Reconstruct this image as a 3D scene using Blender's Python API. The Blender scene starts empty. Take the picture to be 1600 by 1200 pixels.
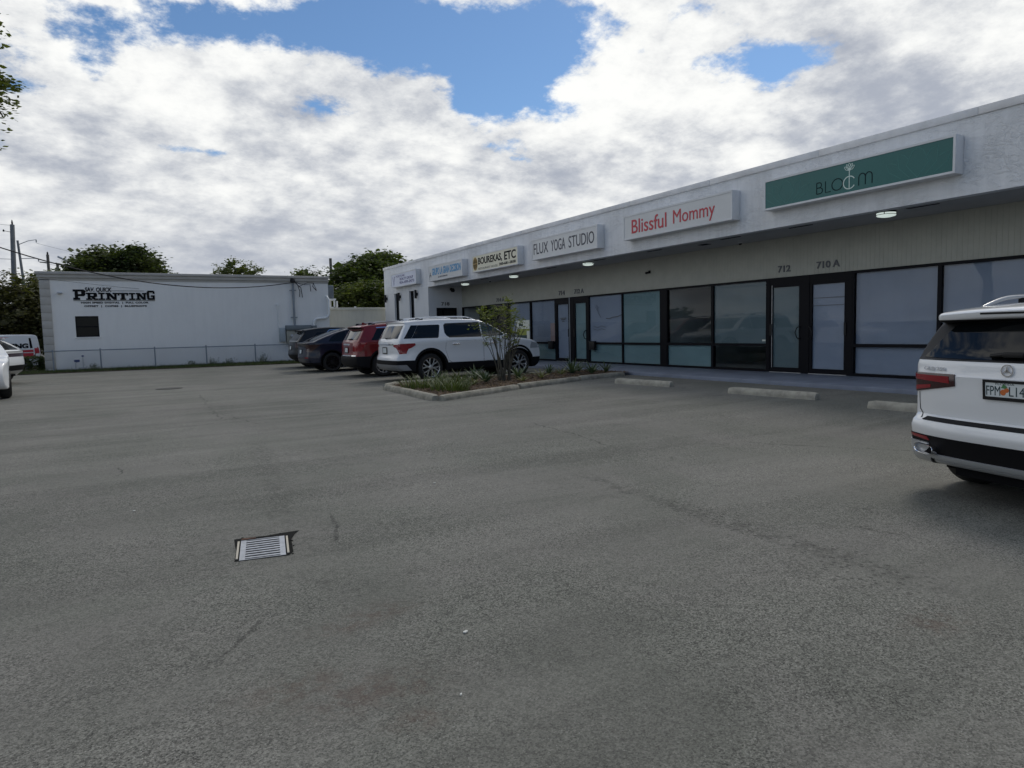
import bpy, bmesh, math, random
from mathutils import Vector, Matrix, noise as mnoise
from mathutils.bvhtree import BVHTree
from mathutils.geometry import delaunay_2d_cdt
R = math.radians
PI = math.pi
random.seed(7)
scene = bpy.context.scene
COL = scene.collection

# ---------------------------------------------------------------- camera
cam_data = bpy.data.cameras.new("camera")
cam_data.sensor_width = 36.0
cam_data.lens = 36.0 * 1048.27 / 1600.0
cam_data.clip_start = 0.05
cam_data.clip_end = 3000.0
cam = bpy.data.objects.new("camera", cam_data)
COL.objects.link(cam)
_yaw, _pit, _rol = R(30.0166), R(-4.62985), R(1.39445)
_f = Vector((math.sin(_yaw) * math.cos(_pit), math.cos(_yaw) * math.cos(_pit), math.sin(_pit)))
_r0 = Vector((math.cos(_yaw), -math.sin(_yaw), 0))
_u0 = _r0.cross(_f)
_r = _r0 * math.cos(_rol) - _u0 * math.sin(_rol)
_u = _u0 * math.cos(_rol) + _r0 * math.sin(_rol)
cam.matrix_world = Matrix(((_r.x, _u.x, -_f.x, 0.0), (_r.y, _u.y, -_f.y, 0.0), (_r.z, _u.z, -_f.z, 1.4), (0, 0, 0, 1)))
scene.camera = cam

# ---------------------------------------------------------------- light, sky, exposure
SUN_AZ, SUN_EL = 62.0, 50.0           # clockwise from +Y, above the horizon
scene.view_settings.view_transform = 'Standard'
scene.view_settings.look = 'None'
scene.view_settings.exposure = 0.0
scene.view_settings.gamma = 1.0
scene.view_settings.use_curve_mapping = False

sun_data = bpy.data.lights.new("sun", 'SUN')
sun_data.energy = 1.0
sun_data.angle = R(16.0)
sun_data.color = (1.0, 0.95, 0.86)
sun = bpy.data.objects.new("sun", sun_data)
COL.objects.link(sun)
_sd = Vector((math.sin(R(SUN_AZ)) * math.cos(R(SUN_EL)), math.cos(R(SUN_AZ)) * math.cos(R(SUN_EL)), math.sin(R(SUN_EL))))
sun.rotation_euler = _sd.to_track_quat('Z', 'Y').to_euler()


class NT:
    """small helper to write node graphs as expressions"""
    def __init__(self, tree):
        self.t = tree

    def n(self, typ, **kw):
        nd = self.t.nodes.new(typ)
        for k, v in kw.items():
            setattr(nd, k, v)
        return nd

    def put(self, sock, v):
        if hasattr(v, 'is_output'):
            self.t.links.new(v, sock)
        elif v is not None:
            sock.default_value = v

    def m(self, op, a, b=None, c=None, clamp=False):
        nd = self.n('ShaderNodeMath', operation=op, use_clamp=clamp)
        self.put(nd.inputs[0], a)
        if b is not None:
            self.put(nd.inputs[1], b)
        if c is not None:
            self.put(nd.inputs[2], c)
        return nd.outputs[0]

    def ss(self, x, a, b):
        nd = self.n('ShaderNodeMapRange', interpolation_type='SMOOTHSTEP')
        self.put(nd.inputs[0], x)
        nd.inputs[1].default_value = a
        nd.inputs[2].default_value = b
        return nd.outputs[0]

    def noise(self, vec, scale, detail=4.0, rough=0.55, dist=0.0, lac=2.0):
        nd = self.n('ShaderNodeTexNoise')
        self.put(nd.inputs['Vector'], vec)
        nd.inputs['Scale'].default_value = scale
        nd.inputs['Detail'].default_value = detail
        nd.inputs['Roughness'].default_value = rough
        nd.inputs['Distortion'].default_value = dist
        nd.inputs['Lacunarity'].default_value = lac
        return nd.outputs[0]

    def mix(self, fac, a, b, blend='MIX'):
        nd = self.n('ShaderNodeMix', data_type='RGBA', blend_type=blend)
        self.put(nd.inputs[0], fac)
        for s, v in ((nd.inputs[6], a), (nd.inputs[7], b)):
            if isinstance(v, tuple) and len(v) == 3:
                v = (*v, 1.0)
            self.put(s, v)
        return nd.outputs[2]

    def gauss(self, x, y, cx, cy, sx, sy):
        a = self.m('DIVIDE', self.m('SUBTRACT', x, cx), sx)
        b = self.m('DIVIDE', self.m('SUBTRACT', y, cy), sy)
        d = self.m('ADD', self.m('MULTIPLY', a, a), self.m('MULTIPLY', b, b))
        return self.m('EXPONENT', self.m('MULTIPLY', d, -1.0))


def build_world():
    w = bpy.data.worlds.new("World")
    scene.world = w
    w.use_nodes = True
    t = w.node_tree
    t.nodes.clear()
    k = NT(t)
    out = k.n('ShaderNodeOutputWorld')
    bg = k.n('ShaderNodeBackground')
    bg.inputs[1].default_value = 0.1
    t.links.new(bg.outputs[0], out.inputs[0])
    sky = k.n('ShaderNodeTexSky', sky_type='NISHITA')
    sky.sun_disc = False
    sky.sun_elevation = R(SUN_EL)
    sky.sun_rotation = R(SUN_AZ)
    sky.altitude = 0
    sky.air_density = 1.0
    sky.dust_density = 0.3
    sky.ozone_density = 2.0
    tc = k.n('ShaderNodeTexCoord')
    nrm = k.n('ShaderNodeVectorMath', operation='NORMALIZE')
    t.links.new(tc.outputs['Generated'], nrm.inputs[0])
    sep = k.n('ShaderNodeSeparateXYZ')
    t.links.new(nrm.outputs[0], sep.inputs[0])
    x, y, z = sep.outputs
    zp = k.m('MAXIMUM', z, 0.0)
    den = k.m('ADD', zp, 0.30)
    px = k.m('DIVIDE', x, den)
    py = k.m('DIVIDE', y, den)
    cmb = k.n('ShaderNodeCombineXYZ')
    k.put(cmb.inputs[0], px)
    k.put(cmb.inputs[1], py)
    cmb.inputs[2].default_value = 3.7
    P = cmb.outputs[0]
    az = k.m('MULTIPLY', k.m('ARCTAN2', x, y), 180 / PI)
    el = k.m('MULTIPLY', k.m('ARCSINE', z), 180 / PI)
    up = k.n('ShaderNodeVectorMath', operation='SCALE')
    t.links.new(P, up.inputs[0])
    up.inputs[3].default_value = 0.965
    P2 = up.outputs[0]

    def field(v):
        return k.m('ADD', k.m('MULTIPLY', k.noise(v, 2.9, 12.0, 0.58, 0.0), 0.68), k.m('MULTIPLY', k.noise(v, 9.0, 9.0, 0.66, 0.0), 0.32))
    dens = field(P)
    above = field(P2)
    n3 = k.noise(P, 2.0, 4.0, 0.5, 0.0)
    # where the cloud deck opens (compass bearing and height of each gap, in degrees)
    GAPS = [(21.0, 23.4, 13.0, 2.3, 0.30), (31.0, 21.0, 5.0, 2.4, 0.26), (6.0, 22.5, 5.0, 1.5, 0.17),
            (-0.6, 19.4, 1.5, 2.0, 0.07), (5.9, 13.9, 2.6, .4, 0.12), (51.5, 19.3, 2.8, 0.9, 0.13), (0.5, 21.5, 3.0, 1.2, 0.10), (66.0, 21.0, 8.0, 4.0, -0.14),
            (28.0, 18.4, 2.6, 1.4, 0.16), (24.0, 44.0, 60.0, 14.0, 0.12)]
    bias = None
    for cx, cy, sx, sy, a in GAPS:
        g = k.m('MULTIPLY', k.gauss(az, el, cx, cy, sx, sy), -a)
        bias = g if bias is None else k.m('ADD', bias, g)
    # open blue sky on the side away from the sun
    back = k.m('MULTIPLY', k.ss(k.m('ABSOLUTE', k.m('SUBTRACT', k.m('WRAP', az, 180 + 30, -180 + 30), 30.0)), 75.0, 130.0), -0.17)
    low = k.m('MULTIPLY', k.ss(el, 18.0, 4.0), 0.10)
    dens2 = k.m('ADD', k.m('ADD', k.m('ADD', dens, bias), back), k.m('ADD', low, 0.10))
    mask = k.ss(dens2, 0.445, 0.535)
    # bright thin edges, grey thick middles
    GREY = [(66.0, 15.0, 12.0, 6.0, 0.85), (60.0, 20.5, 6.0, 3.0, 0.25), (44.0, 14.5, 6.0, 2.2, 0.40), (-4.0, 10.0, 9.0, 2.4, 0.40), (12.0, 7.0, 22.0, 2.2, 0.55),
            (16.0, 11.5, 8.0, 1.6, 0.25), (26.0, 10.0, 8.0, 1.4, 0.22), (42.0, 8.0, 12.0, 1.8, 0.15)]
    gb = None
    for cx, cy, sx, sy, a in GREY:
        g = k.m('MULTIPLY', k.gauss(az, el, cx, cy, sx, sy), a)
        gb = g if gb is None else k.m('ADD', gb, g)
    relief = k.m('MULTIPLY', k.m('SUBTRACT', above, dens), k.m('ADD', 3.6, k.m('MULTIPLY', k.ss(el, 3.0, 15.0), 3.8)))
    thick = k.m('ADD', k.m('MULTIPLY', k.m('SUBTRACT', n3, 0.5), 1.7), k.m('MULTIPLY', k.m('SUBTRACT', dens, 0.5), 1.5))
    haze = k.m('MULTIPLY', k.ss(el, 9.5, 3.0), 0.55)
    fuzz = k.m('MULTIPLY', k.m('SUBTRACT', k.noise(P, 14.0, 6.0, 0.6, 0.0), 0.5), 0.7)
    shade = k.ss(k.m('ADD', k.m('ADD', k.m('ADD', thick, relief), gb), k.m('ADD', haze, fuzz)), -0.95, 1.55)
    white = (10.0, 10.05, 9.85)
    grey = (4.1, 4.45, 5.2)
    ccol = k.mix(shade, white, grey)
    skyc = k.n('ShaderNodeMix', data_type='RGBA', blend_type='MULTIPLY')
    skyc.inputs[0].default_value = 1.0
    t.links.new(sky.outputs[0], skyc.inputs[6])
    skyc.inputs[7].default_value = (0.74, 0.91, 1.04, 1)
    col = k.mix(mask, skyc.outputs[2], ccol)
    t.links.new(col, bg.inputs[0])


build_world()

# ---------------------------------------------------------------- object helpers


def tag(o, label=None, cat=None, group=None, kind=None):
    if label:
        o['label'] = label
    if cat:
        o['category'] = cat
    if group:
        o['group'] = group
    if kind:
        o['kind'] = kind
    return o


def empty(name, loc=(0, 0, 0), rz=0.0, label=None, cat=None, group=None):
    o = bpy.data.objects.new(name, None)
    o.empty_display_size = 0.2
    COL.objects.link(o)
    o.location = loc
    o.rotation_euler = (0, 0, rz)
    return tag(o, label, cat, group)


def link_mesh(name, me, mat=None, parent=None, loc=None, rot=None):
    o = bpy.data.objects.new(name, me)
    COL.objects.link(o)
    if mat is not None and not len(me.materials):
        for mm in (mat if isinstance(mat, (list, tuple)) else [mat]):
            me.materials.append(mm)
    if parent:
        o.parent = parent
    if loc:
        o.location = loc
    if rot:
        o.rotation_euler = rot
    return o


def smooth(me, ang=35):
    me.polygons.foreach_set('use_smooth', [True] * len(me.polygons))
    me.set_sharp_from_angle(angle=R(ang))
    return me


class MB:
    """collects shapes into one mesh"""
    def __init__(self):
        self.v = []
        self.f = []
        self.mi = []
        self.cur = 0

    def add(self, verts, faces):
        b = len(self.v)
        self.v += [tuple(p) for p in verts]
        self.f += [tuple(i + b for i in f) for f in faces]
        self.mi += [self.cur] * len(faces)
        return self

    def box(self, x0, x1, y0, y1, z0, z1, M=None):
        vs = [Vector((x, y, z)) for x in (x0, x1) for y in (y0, y1) for z in (z0, z1)]
        if M:
            vs = [M @ p for p in vs]
        return self.add(vs, [(0, 1, 3, 2), (4, 6, 7, 5), (0, 4, 5, 1), (2, 3, 7, 6), (0, 2, 6, 4), (1, 5, 7, 3)])

    def bbox(self, x0, x1, y0, y1, z0, z1, b=0.01, M=None):
        """box with bevelled edges"""
        bm = bmesh.new()
        bmesh.ops.create_cube(bm, size=1)
        for v in bm.verts:
            v.co = Vector(((x0 + x1) / 2 + v.co.x * (x1 - x0), (y0 + y1) / 2 + v.co.y * (y1 - y0), (z0 + z1) / 2 + v.co.z * (z1 - z0)))
        bmesh.ops.bevel(bm, geom=bm.edges[:], offset=b, segments=2, affect='EDGES', profile=0.5)
        bm.verts.index_update()
        vs = [(M @ v.co if M else v.co.copy()) for v in bm.verts]
        fs = [tuple(v.index for v in f.verts) for f in bm.faces]
        bm.free()
        return self.add(vs, fs)

    def tube(self, pts, r, n=6, cap=True):
        pts = [Vector(p) for p in pts]
        rs = r if isinstance(r, (list, tuple)) else [r] * len(pts)
        verts, faces = [], []
        prev = None
        for i, p in enumerate(pts):
            d = (pts[min(i + 1, len(pts) - 1)] - pts[max(i - 1, 0)]).normalized()
            if prev is None:
                a = Vector((0, 0, 1)) if abs(d.z) < 0.9 else Vector((1, 0, 0))
                u = d.cross(a).normalized()
            else:
                u = (prev - d * prev.dot(d)).normalized()
            prev = u
            w = d.cross(u)
            for j in range(n):
                an = 2 * PI * j / n
                verts.append(p + (u * math.cos(an) + w * math.sin(an)) * rs[i])
        for i in range(len(pts) - 1):
            for j in range(n):
                a, b = i * n + j, i * n + (j + 1) % n
                faces.append((a, b, b + n, a + n))
        if cap:
            faces.append(tuple(range(n))[::-1])
            faces.append(tuple((len(pts) - 1) * n + j for j in range(n)))
        return self.add(verts, faces)

    def lathe(self, prof, n=24, M=None, cap=True):
        """prof: list of (radius, height) turned round local z"""
        verts, faces = [], []
        for (r, h) in prof:
            for j in range(n):
                a = 2 * PI * j / n
                p = Vector((r * math.cos(a), r * math.sin(a), h))
                verts.append(M @ p if M else p)
        for i in range(len(prof) - 1):
            for j in range(n):
                a, b = i * n + j, i * n + (j + 1) % n
                faces.append((a, b, b + n, a + n))
        if cap:
            faces.append(tuple(range(n))[::-1])
            faces.append(tuple((len(prof) - 1) * n + j for j in range(n)))
        return self.add(verts, faces)

    def prism(self, poly, z0, z1, M=None):
        n = len(poly)
        vs = [Vector((p[0], p[1], z0)) for p in poly] + [Vector((p[0], p[1], z1)) for p in poly]
        if M:
            vs = [M @ p for p in vs]
        fs = [tuple(range(n))[::-1], tuple(range(n, 2 * n))] + [(i, (i + 1) % n, (i + 1) % n + n, i + n) for i in range(n)]
        return self.add(vs, fs)

    def ribbon(self, pts, w, h=0.006, M=None, closed=False):
        """flat stroke along 2-d points, width w, raised h"""
        pts = [Vector((p[0], p[1])) for p in pts]
        n = len(pts)
        verts = []
        for i, p in enumerate(pts):
            if closed:
                d = pts[(i + 1) % n] - pts[i - 1]
            else:
                d = pts[min(i + 1, n - 1)] - pts[max(i - 1, 0)]
            d.normalize()
            q = Vector((-d.y, d.x)) * w / 2
            for s, z in ((1, 0), (-1, 0), (-1, h), (1, h)):
                v = Vector((p.x + q.x * s, p.y + q.y * s, z))
                verts.append(M @ v if M else v)
        faces = []
        for i in range(n if closed else n - 1):
            a, b = i * 4, ((i + 1) % n) * 4
            for j in range(4):
                faces.append((a + j, a + (j + 1) % 4, b + (j + 1) % 4, b + j))
        if not closed:
            faces += [(0, 1, 2, 3), tuple(4 * n - 4 + j for j in (3, 2, 1, 0))]
        return self.add(verts, faces)

    def mesh(self, name, sm=None, fix=True):
        me = bpy.data.meshes.new(name)
        me.from_pydata(self.v, [], self.f)
        me.polygons.foreach_set('material_index', self.mi)
        if fix:
            bm = bmesh.new()
            bm.from_mesh(me)
            bmesh.ops.recalc_face_normals(bm, faces=bm.faces[:])
            bm.to_mesh(me)
            bm.free()
        me.update()
        if sm:
            smooth(me, sm)
        return me

    def build(self, name, mat, parent=None, sm=None, loc=None, rot=None, fix=True):
        return link_mesh(name, self.mesh(name, sm, fix), mat, parent, loc, rot)


def copy_tree(o, parent=None):
    c = o.copy()
    COL.objects.link(c)
    if parent:
        c.parent = parent
    for ch in list(o.children):
        copy_tree(ch, c)
    return c


def frame(origin, xdir, ydir):
    x = Vector(xdir).normalized()
    y = Vector(ydir).normalized()
    z = x.cross(y)
    o = Vector(origin)
    return Matrix(((x.x, y.x, z.x, o.x), (x.y, y.y, z.y, o.y), (x.z, y.z, z.z, o.z), (0, 0, 0, 1)))


def text_geo(txt, bold=0.0, spacing=1.0, shear=0.0):
    cu = bpy.data.curves.new("lettering", 'FONT')
    cu.body = txt
    cu.offset = bold
    cu.space_character = spacing
    cu.shear = shear
    cu.resolution_u = 4
    ob = bpy.data.objects.new("lettering", cu)
    COL.objects.link(ob)
    bpy.context.view_layer.update()
    me = bpy.data.meshes.new_from_object(ob.evaluated_get(bpy.context.evaluated_depsgraph_get()))
    vs = [v.co.copy() for v in me.vertices]
    fs = [tuple(p.vertices) for p in me.polygons]
    bpy.data.objects.remove(ob)
    bpy.data.curves.remove(cu)
    bpy.data.meshes.remove(me)
    return vs, fs


def add_text(mb, txt, M, x0, x1, y0, y1, bold=0.0, spacing=1.0, depth=0.006, shear=0.0):
    """letters fitted into the rectangle x0..x1, y0..y1 of frame M, raised by depth"""
    vs, fs = text_geo(txt, bold, spacing, shear)
    ax, bx = min(v.x for v in vs), max(v.x for v in vs)
    ay, by = min(v.y for v in vs), max(v.y for v in vs)
    sx, sy = (x1 - x0) / (bx - ax), (y1 - y0) / (by - ay)
    n = len(vs)
    bot = [M @ Vector((x0 + (v.x - ax) * sx, y0 + (v.y - ay) * sy, 0)) for v in vs]
    top = [M @ Vector((x0 + (v.x - ax) * sx, y0 + (v.y - ay) * sy, depth)) for v in vs]
    cnt = {}
    for f in fs:
        for i in range(len(f)):
            e = (f[i], f[(i + 1) % len(f)])
            cnt[e] = cnt.get(e, 0) + 1
    sides = [(a, b, b + n, a + n) for (a, b) in cnt if (b, a) not in cnt]
    mb.add(bot + top, [tuple(i + n for i in f) for f in fs] + sides)
    return mb


def sstep(a, b, x):
    t = max(0.0, min(1.0, (x - a) / (b - a)))
    return t * t * (3 - 2 * t)


def gz(x, y):
    """height of the ground: the lot dips to the drain and rises to the shops and the far wall"""
    z = 0.03 * sstep(6.5, 12, x)
    z -= 0.10 * (1 - sstep(3.5, 9, y)) * (1 - sstep(8, 12, x))
    z += 0.07 * sstep(25, 33, y) * (1 - sstep(6, 12, x))
    return z


# ---------------------------------------------------------------- materials
MATS = {}


def pbr(name, col, rough=0.6, metal=0.0, coat=0.0, spec=0.5, var=0.0, vscale=3.0, bump=0.0, bscale=40.0, bdist=0.01, emit=None, coord='Object', detail=4.0):
    if name in MATS:
        return MATS[name]
    m = bpy.data.materials.new(name)
    m.use_nodes = True
    t = m.node_tree
    k = NT(t)
    b = t.nodes['Principled BSDF']
    b.inputs['Base Color'].default_value = (*col, 1)
    b.inputs['Roughness'].default_value = rough
    b.inputs['Metallic'].default_value = metal
    b.inputs['Specular IOR Level'].default_value = spec
    if coat:
        b.inputs['Coat Weight'].default_value = coat
        b.inputs['Coat Roughness'].default_value = 0.03
    if emit:
        b.inputs['Emission Color'].default_value = (*emit[0], 1)
        b.inputs['Emission Strength'].default_value = emit[1]
    if var or bump:
        tc = k.n('ShaderNodeTexCoord')
        v = tc.outputs[coord]
        if var:
            n = k.noise(v, vscale, detail, 0.6)
            f = k.ss(n, 0.3, 0.7)
            lo = tuple(c * (1 - var) for c in col)
            hi = tuple(min(1, c * (1 + var)) for c in col)
            t.links.new(k.mix(f, lo, hi), b.inputs['Base Color'])
        if bump:
            bp = k.n('ShaderNodeBump')
            bp.inputs['Strength'].default_value = bump
            bp.inputs['Distance'].default_value = bdist
            t.links.new(k.noise(v, bscale, 5.0, 0.6), bp.inputs['Height'])
            t.links.new(bp.outputs[0], b.inputs['Normal'])
    MATS[name] = m
    return m


def asphalt_mat():
    m = bpy.data.materials.new("asphalt")
    m.use_nodes = True
    t = m.node_tree
    k = NT(t)
    b = t.nodes['Principled BSDF']
    geo = k.n('ShaderNodeNewGeometry')
    pos = geo.outputs['Position']
    sep = k.n('ShaderNodeSeparateXYZ')
    t.links.new(pos, sep.inputs[0])
    X, Y = sep.outputs[0], sep.outputs[1]
    fine = k.noise(pos, 160.0, 2.0, 0.6)
    mid = k.noise(pos, 24.0, 4.0, 0.65)
    patch = k.noise(pos, 0.55, 6.0, 0.62, 0.6)
    big = k.noise(pos, 0.16, 3.0, 0.5)
    vor = k.n('ShaderNodeTexVoronoi', feature='F1')
    t.links.new(pos, vor.inputs['Vector'])
    vor.inputs['Scale'].default_value = 125.0
    chip = k.n('ShaderNodeSeparateColor')
    t.links.new(vor.outputs['Color'], chip.inputs[0])
    vor2 = k.n('ShaderNodeTexVoronoi', feature='F1')
    t.links.new(pos, vor2.inputs['Vector'])
    vor2.inputs['Scale'].default_value = 230.0
    chip2 = k.n('ShaderNodeSeparateColor')
    t.links.new(vor2.outputs['Color'], chip2.inputs[0])
    expo = k.ss(k.noise(pos, 0.7, 4.0, 0.6), 0.36, 0.62)       # where the binder has worn off the stones
    v = k.m('ADD', k.m('MULTIPLY', k.m('SUBTRACT', fine, 0.5), 0.5), k.m('MULTIPLY', k.m('SUBTRACT', mid, 0.5), 0.55))
    v = k.m('ADD', v, k.m('MULTIPLY', k.m('SUBTRACT', patch, 0.5), 0.75))
    v = k.m('ADD', v, k.m('MULTIPLY', k.m('SUBTRACT', big, 0.5), 0.55))
    stones = k.m('ADD', k.m('MULTIPLY', k.m('SUBTRACT', chip.outputs[0], 0.5), 1.15), k.m('MULTIPLY', k.m('SUBTRACT', chip2.outputs[0], 0.5), 0.9))
    v = k.m('ADD', v, k.m('MULTIPLY', stones, k.m('ADD', 0.42, k.m('MULTIPLY', expo, 0.55))))
    # tyre-polished sweeps: long stretched streaks
    mp = k.n('ShaderNodeMapping')
    t.links.new(pos, mp.inputs[0])
    mp.inputs['Rotation'].default_value = (0, 0, R(24))
    mp.inputs['Scale'].default_value = (0.13, 1.6, 1)
    streak = k.noise(mp.outputs[0], 1.0, 5.0, 0.6, 0.7)
    v = k.m('ADD', v, k.m('MULTIPLY', k.m('SUBTRACT', streak, 0.5), 0.75))
    mp2 = k.n('ShaderNodeMapping')
    t.links.new(pos, mp2.inputs[0])
    mp2.inputs['Rotation'].default_value = (0, 0, R(-8))
    mp2.inputs['Scale'].default_value = (0.1, 2.6, 1)
    streak2 = k.noise(mp2.outputs[0], 1.0, 4.0, 0.6, 0.9)
    v = k.m('ADD', v, k.m('MULTIPLY', k.m('SUBTRACT', streak2, 0.5), k.m('MULTIPLY', k.ss(Y, 5.0, 14.0), 0.55)))
    val = k.m('MULTIPLY', k.m('MAXIMUM', k.m('ADD', 1.0, v), 0.22), 0.140)
    # white stone chips
    wch = k.m('MULTIPLY', k.m('MULTIPLY', k.m('GREATER_THAN', chip.outputs[1], 0.978), k.m('LESS_THAN', vor.outputs['Distance'], 0.30)), k.m('ADD', 0.35, k.m('MULTIPLY', expo, 0.6)))
    pits = k.m('MULTIPLY', k.m('GREATER_THAN', chip.outputs[2], 0.955), k.m('LESS_THAN', vor.outputs['Distance'], 0.42))
    vor3 = k.n('ShaderNodeTexVoronoi', feature='F1')
    t.links.new(pos, vor3.inputs['Vector'])
    vor3.inputs['Scale'].default_value = 26.0
    pit3 = k.n('ShaderNodeSeparateColor')
    t.links.new(vor3.outputs['Color'], pit3.inputs[0])
    wobn = k.m('SUBTRACT', k.noise(pos, 2.2, 4.0, 0.6), 0.5)
    bigpit = k.m('MULTIPLY', k.m('GREATER_THAN', pit3.outputs[0], 0.5), k.m('LESS_THAN', vor3.outputs['Distance'], 0.36))

    def seg(x0, y0, x1, y1, w0, w1, wb=0.4, ends=0.3):
        """soft band round the line from (x0,y0) to (x1,y1)"""
        L = math.hypot(x1 - x0, y1 - y0)
        ux, uy = (x1 - x0) / L, (y1 - y0) / L
        wob = k.m('MULTIPLY', wobn, wb)
        ax = k.m('SUBTRACT', X, x0)
        ay = k.m('SUBTRACT', Y, y0)
        al = k.m('ADD', k.m('MULTIPLY', ax, ux), k.m('MULTIPLY', ay, uy))
        ac = k.m('ABSOLUTE', k.m('ADD', k.m('SUBTRACT', k.m('MULTIPLY', ax, uy), k.m('MULTIPLY', ay, ux)), wob))
        inb = k.m('MULTIPLY', k.ss(al, -ends, ends), k.ss(al, L + ends, L - ends))
        return k.m('MULTIPLY', inb, k.ss(ac, w1, w0))
    dirt = k.noise(pos, 14.0, 5.0, 0.75)
    def mx_(items):
        o = None
        for q in items:
            o = q if o is None else k.m('MAXIMUM', o, q)
        return o
    # the pitted seam that runs parallel to the shops, breaking up at its near end
    seam = k.m('MULTIPLY', seg(3.92, 5.4, 3.88, 2.0, 0.02, 0.16, 0.22), k.ss(dirt, 0.42, 0.60))
    seampits = k.m('MULTIPLY', seg(3.93, 4.4, 3.90, 1.95, 0.04, 0.26, 0.25), bigpit)
    fretted = k.m('MULTIPLY', k.gauss(X, Y, 3.72, 2.35, .30, .45), bigpit)
    thin = mx_([seg(*q, 0.004, 0.022, 0.35, 0.12) for q in ((1.40, 5.45, 1.24, 4.65), (0.26, 3.32, 0.53, 3.63), (5.25, 8.5, 5.1, 6.4), (-.13, 8.0, -.11, 8.5), (4.6, 2.9, 4.64, 2.55), (3.28, 10.76, 5.5, 11.9), (-.7, 11.5, 1.2, 11.8), (6.6, 5.7, 7.8, 4.2), (1.54, 18.0, 1.37, 12.4), (1.45, 13.4, 1.8, 11.2), (-1.5, 10.75, -.9, 10.7))])
    thin = k.m('MULTIPLY', thin, k.ss(dirt, 0.36, 0.55))
    soft = mx_([k.m('MULTIPLY', seg(*q), f) for q, f in (((1.46, 9.4, 1.23, 7.04, 0.02, 0.20), .8), ((1.23, 7.04, 1.06, 5.4, 0.02, 0.22), .8), ((1.50, 15.5, 1.8, 10.6, 0.05, 0.5), .55), ((-1.6, 10.75, -.8, 10.7, .05, .3), .8), ((0.98, 5.3, 1.3, 5.6, .03, .2), .8), ((.9, 4.3, 1.2, 3.5, .03, .3), .6))])
    soft = k.m('MULTIPLY', soft, k.ss(dirt, 0.40, 0.66))
    rim = k.m('MULTIPLY', k.gauss(X, Y, 0.8, 5.0, 0.8, 0.55), k.ss(dirt, 0.44, 0.70))
    dark = mx_([k.m('MULTIPLY', seam, .62), seampits, fretted, thin, k.m('MULTIPLY', soft, .7), k.m('MULTIPLY', rim, 0.6), k.m('MULTIPLY', pits, .75)])
    patches = k.m('MULTIPLY', k.ss(k.noise(pos, 0.9, 6.0, 0.7), 0.56, 0.70), k.ss(dirt, 0.42, 0.66))
    dark = k.m('MAXIMUM', dark, k.m('MULTIPLY', patches, 0.5))
    val = k.m('MULTIPLY', val, k.m('SUBTRACT', 1.0, k.m('MULTIPLY', dark, 0.62)))
    tint = k.mix(k.ss(patch, 0.35, 0.65), (1.0, 1.01, 0.87), (1.05, 1.02, 0.91))
    col = k.mix(1.0, tint, val, 'MULTIPLY')
    rust = None
    for cx, cy, s in ((0.93, 3.35, .18), (1.1, 3.4, .2), (0.56, 2.85, .22), (0.80, 2.66, .26), (0.98, 2.6, .16), (0.93, 2.36, .14), (3.4, 1.75, .2)):
        g = k.gauss(X, Y, cx, cy, s, s * 0.55)
        rust = g if rust is None else k.m('MAXIMUM', rust, g)
    rust = k.m('MULTIPLY', rust, k.ss(dirt, 0.38, 0.62))
    col = k.mix(k.m('MULTIPLY', rust, 0.5), col, (0.085, 0.05, 0.036))
    col = k.mix(wch, col, (0.42, 0.42, 0.39))
    t.links.new(col, b.inputs['Base Color'])
    b.inputs['Roughness'].default_value = 0.82
    b.inputs['Specular IOR Level'].default_value = 0.35
    bp = k.n('ShaderNodeBump')
    bp.inputs['Strength'].default_value = 0.5
    bp.inputs['Distance'].default_value = 0.004
    hh = k.m('ADD', fine, k.m('ADD', k.m('MULTIPLY', mid, 0.8), k.m('MULTIPLY', chip.outputs[0], 0.5)))
    t.links.new(hh, bp.inputs['Height'])
    t.links.new(bp.outputs[0], b.inputs['Normal'])
    return m


def stucco_mat(name, col, strong=1.0, stain=0.13):
    m = bpy.data.materials.new(name)
    m.use_nodes = True
    t = m.node_tree
    k = NT(t)
    b = t.nodes['Principled BSDF']
    pos = k.n('ShaderNodeNewGeometry').outputs['Position']
    sc = k.n('ShaderNodeMapping')
    t.links.new(pos, sc.inputs[0])
    sc.inputs['Scale'].default_value = (1.0, 0.62, 1.15)
    sc.inputs['Rotation'].default_value = (R(18), 0, 0)
    a = k.noise(sc.outputs[0], 6.5, 5.0, 0.62, 0.8)
    c = k.noise(pos, 26.0, 4.0, 0.6, 0.4)
    ridg = k.ss(k.m('ABSOLUTE', k.m('SUBTRACT', a, 0.5)), 0.06, 0.0)
    h = k.m('ADD', k.m('MULTIPLY', k.m('MULTIPLY', ridg, k.ss(k.noise(pos, 2.2, 3.0, 0.5), 0.30, 0.60)), 0.42), k.m('ADD', k.m('MULTIPLY', a, 0.9), k.m('MULTIPLY', c, 0.45)))
    bp = k.n('ShaderNodeBump')
    bp.inputs['Strength'].default_value = 0.62 * strong
    bp.inputs['Distance'].default_value = 0.03
    t.links.new(h, bp.inputs['Height'])
    t.links.new(bp.outputs[0], b.inputs['Normal'])
    mp = k.n('ShaderNodeMapping')
    t.links.new(pos, mp.inputs[0])
    mp.inputs['Scale'].default_value = (2.5, 2.5, 0.35)
    st = k.noise(mp.outputs[0], 1.6, 5.0, 0.65)
    f = k.ss(k.m('ADD', k.m('MULTIPLY', st, 0.6), k.m('MULTIPLY', k.noise(pos, 0.9, 4.0, 0.6), 0.4)), 0.35, 0.62)
    t.links.new(k.mix(f, tuple(x * (1 - stain) for x in col), col), b.inputs['Base Color'])
    b.inputs['Roughness'].default_value = 0.78
    b.inputs['Specular IOR Level'].default_value = 0.3
    return m


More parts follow.
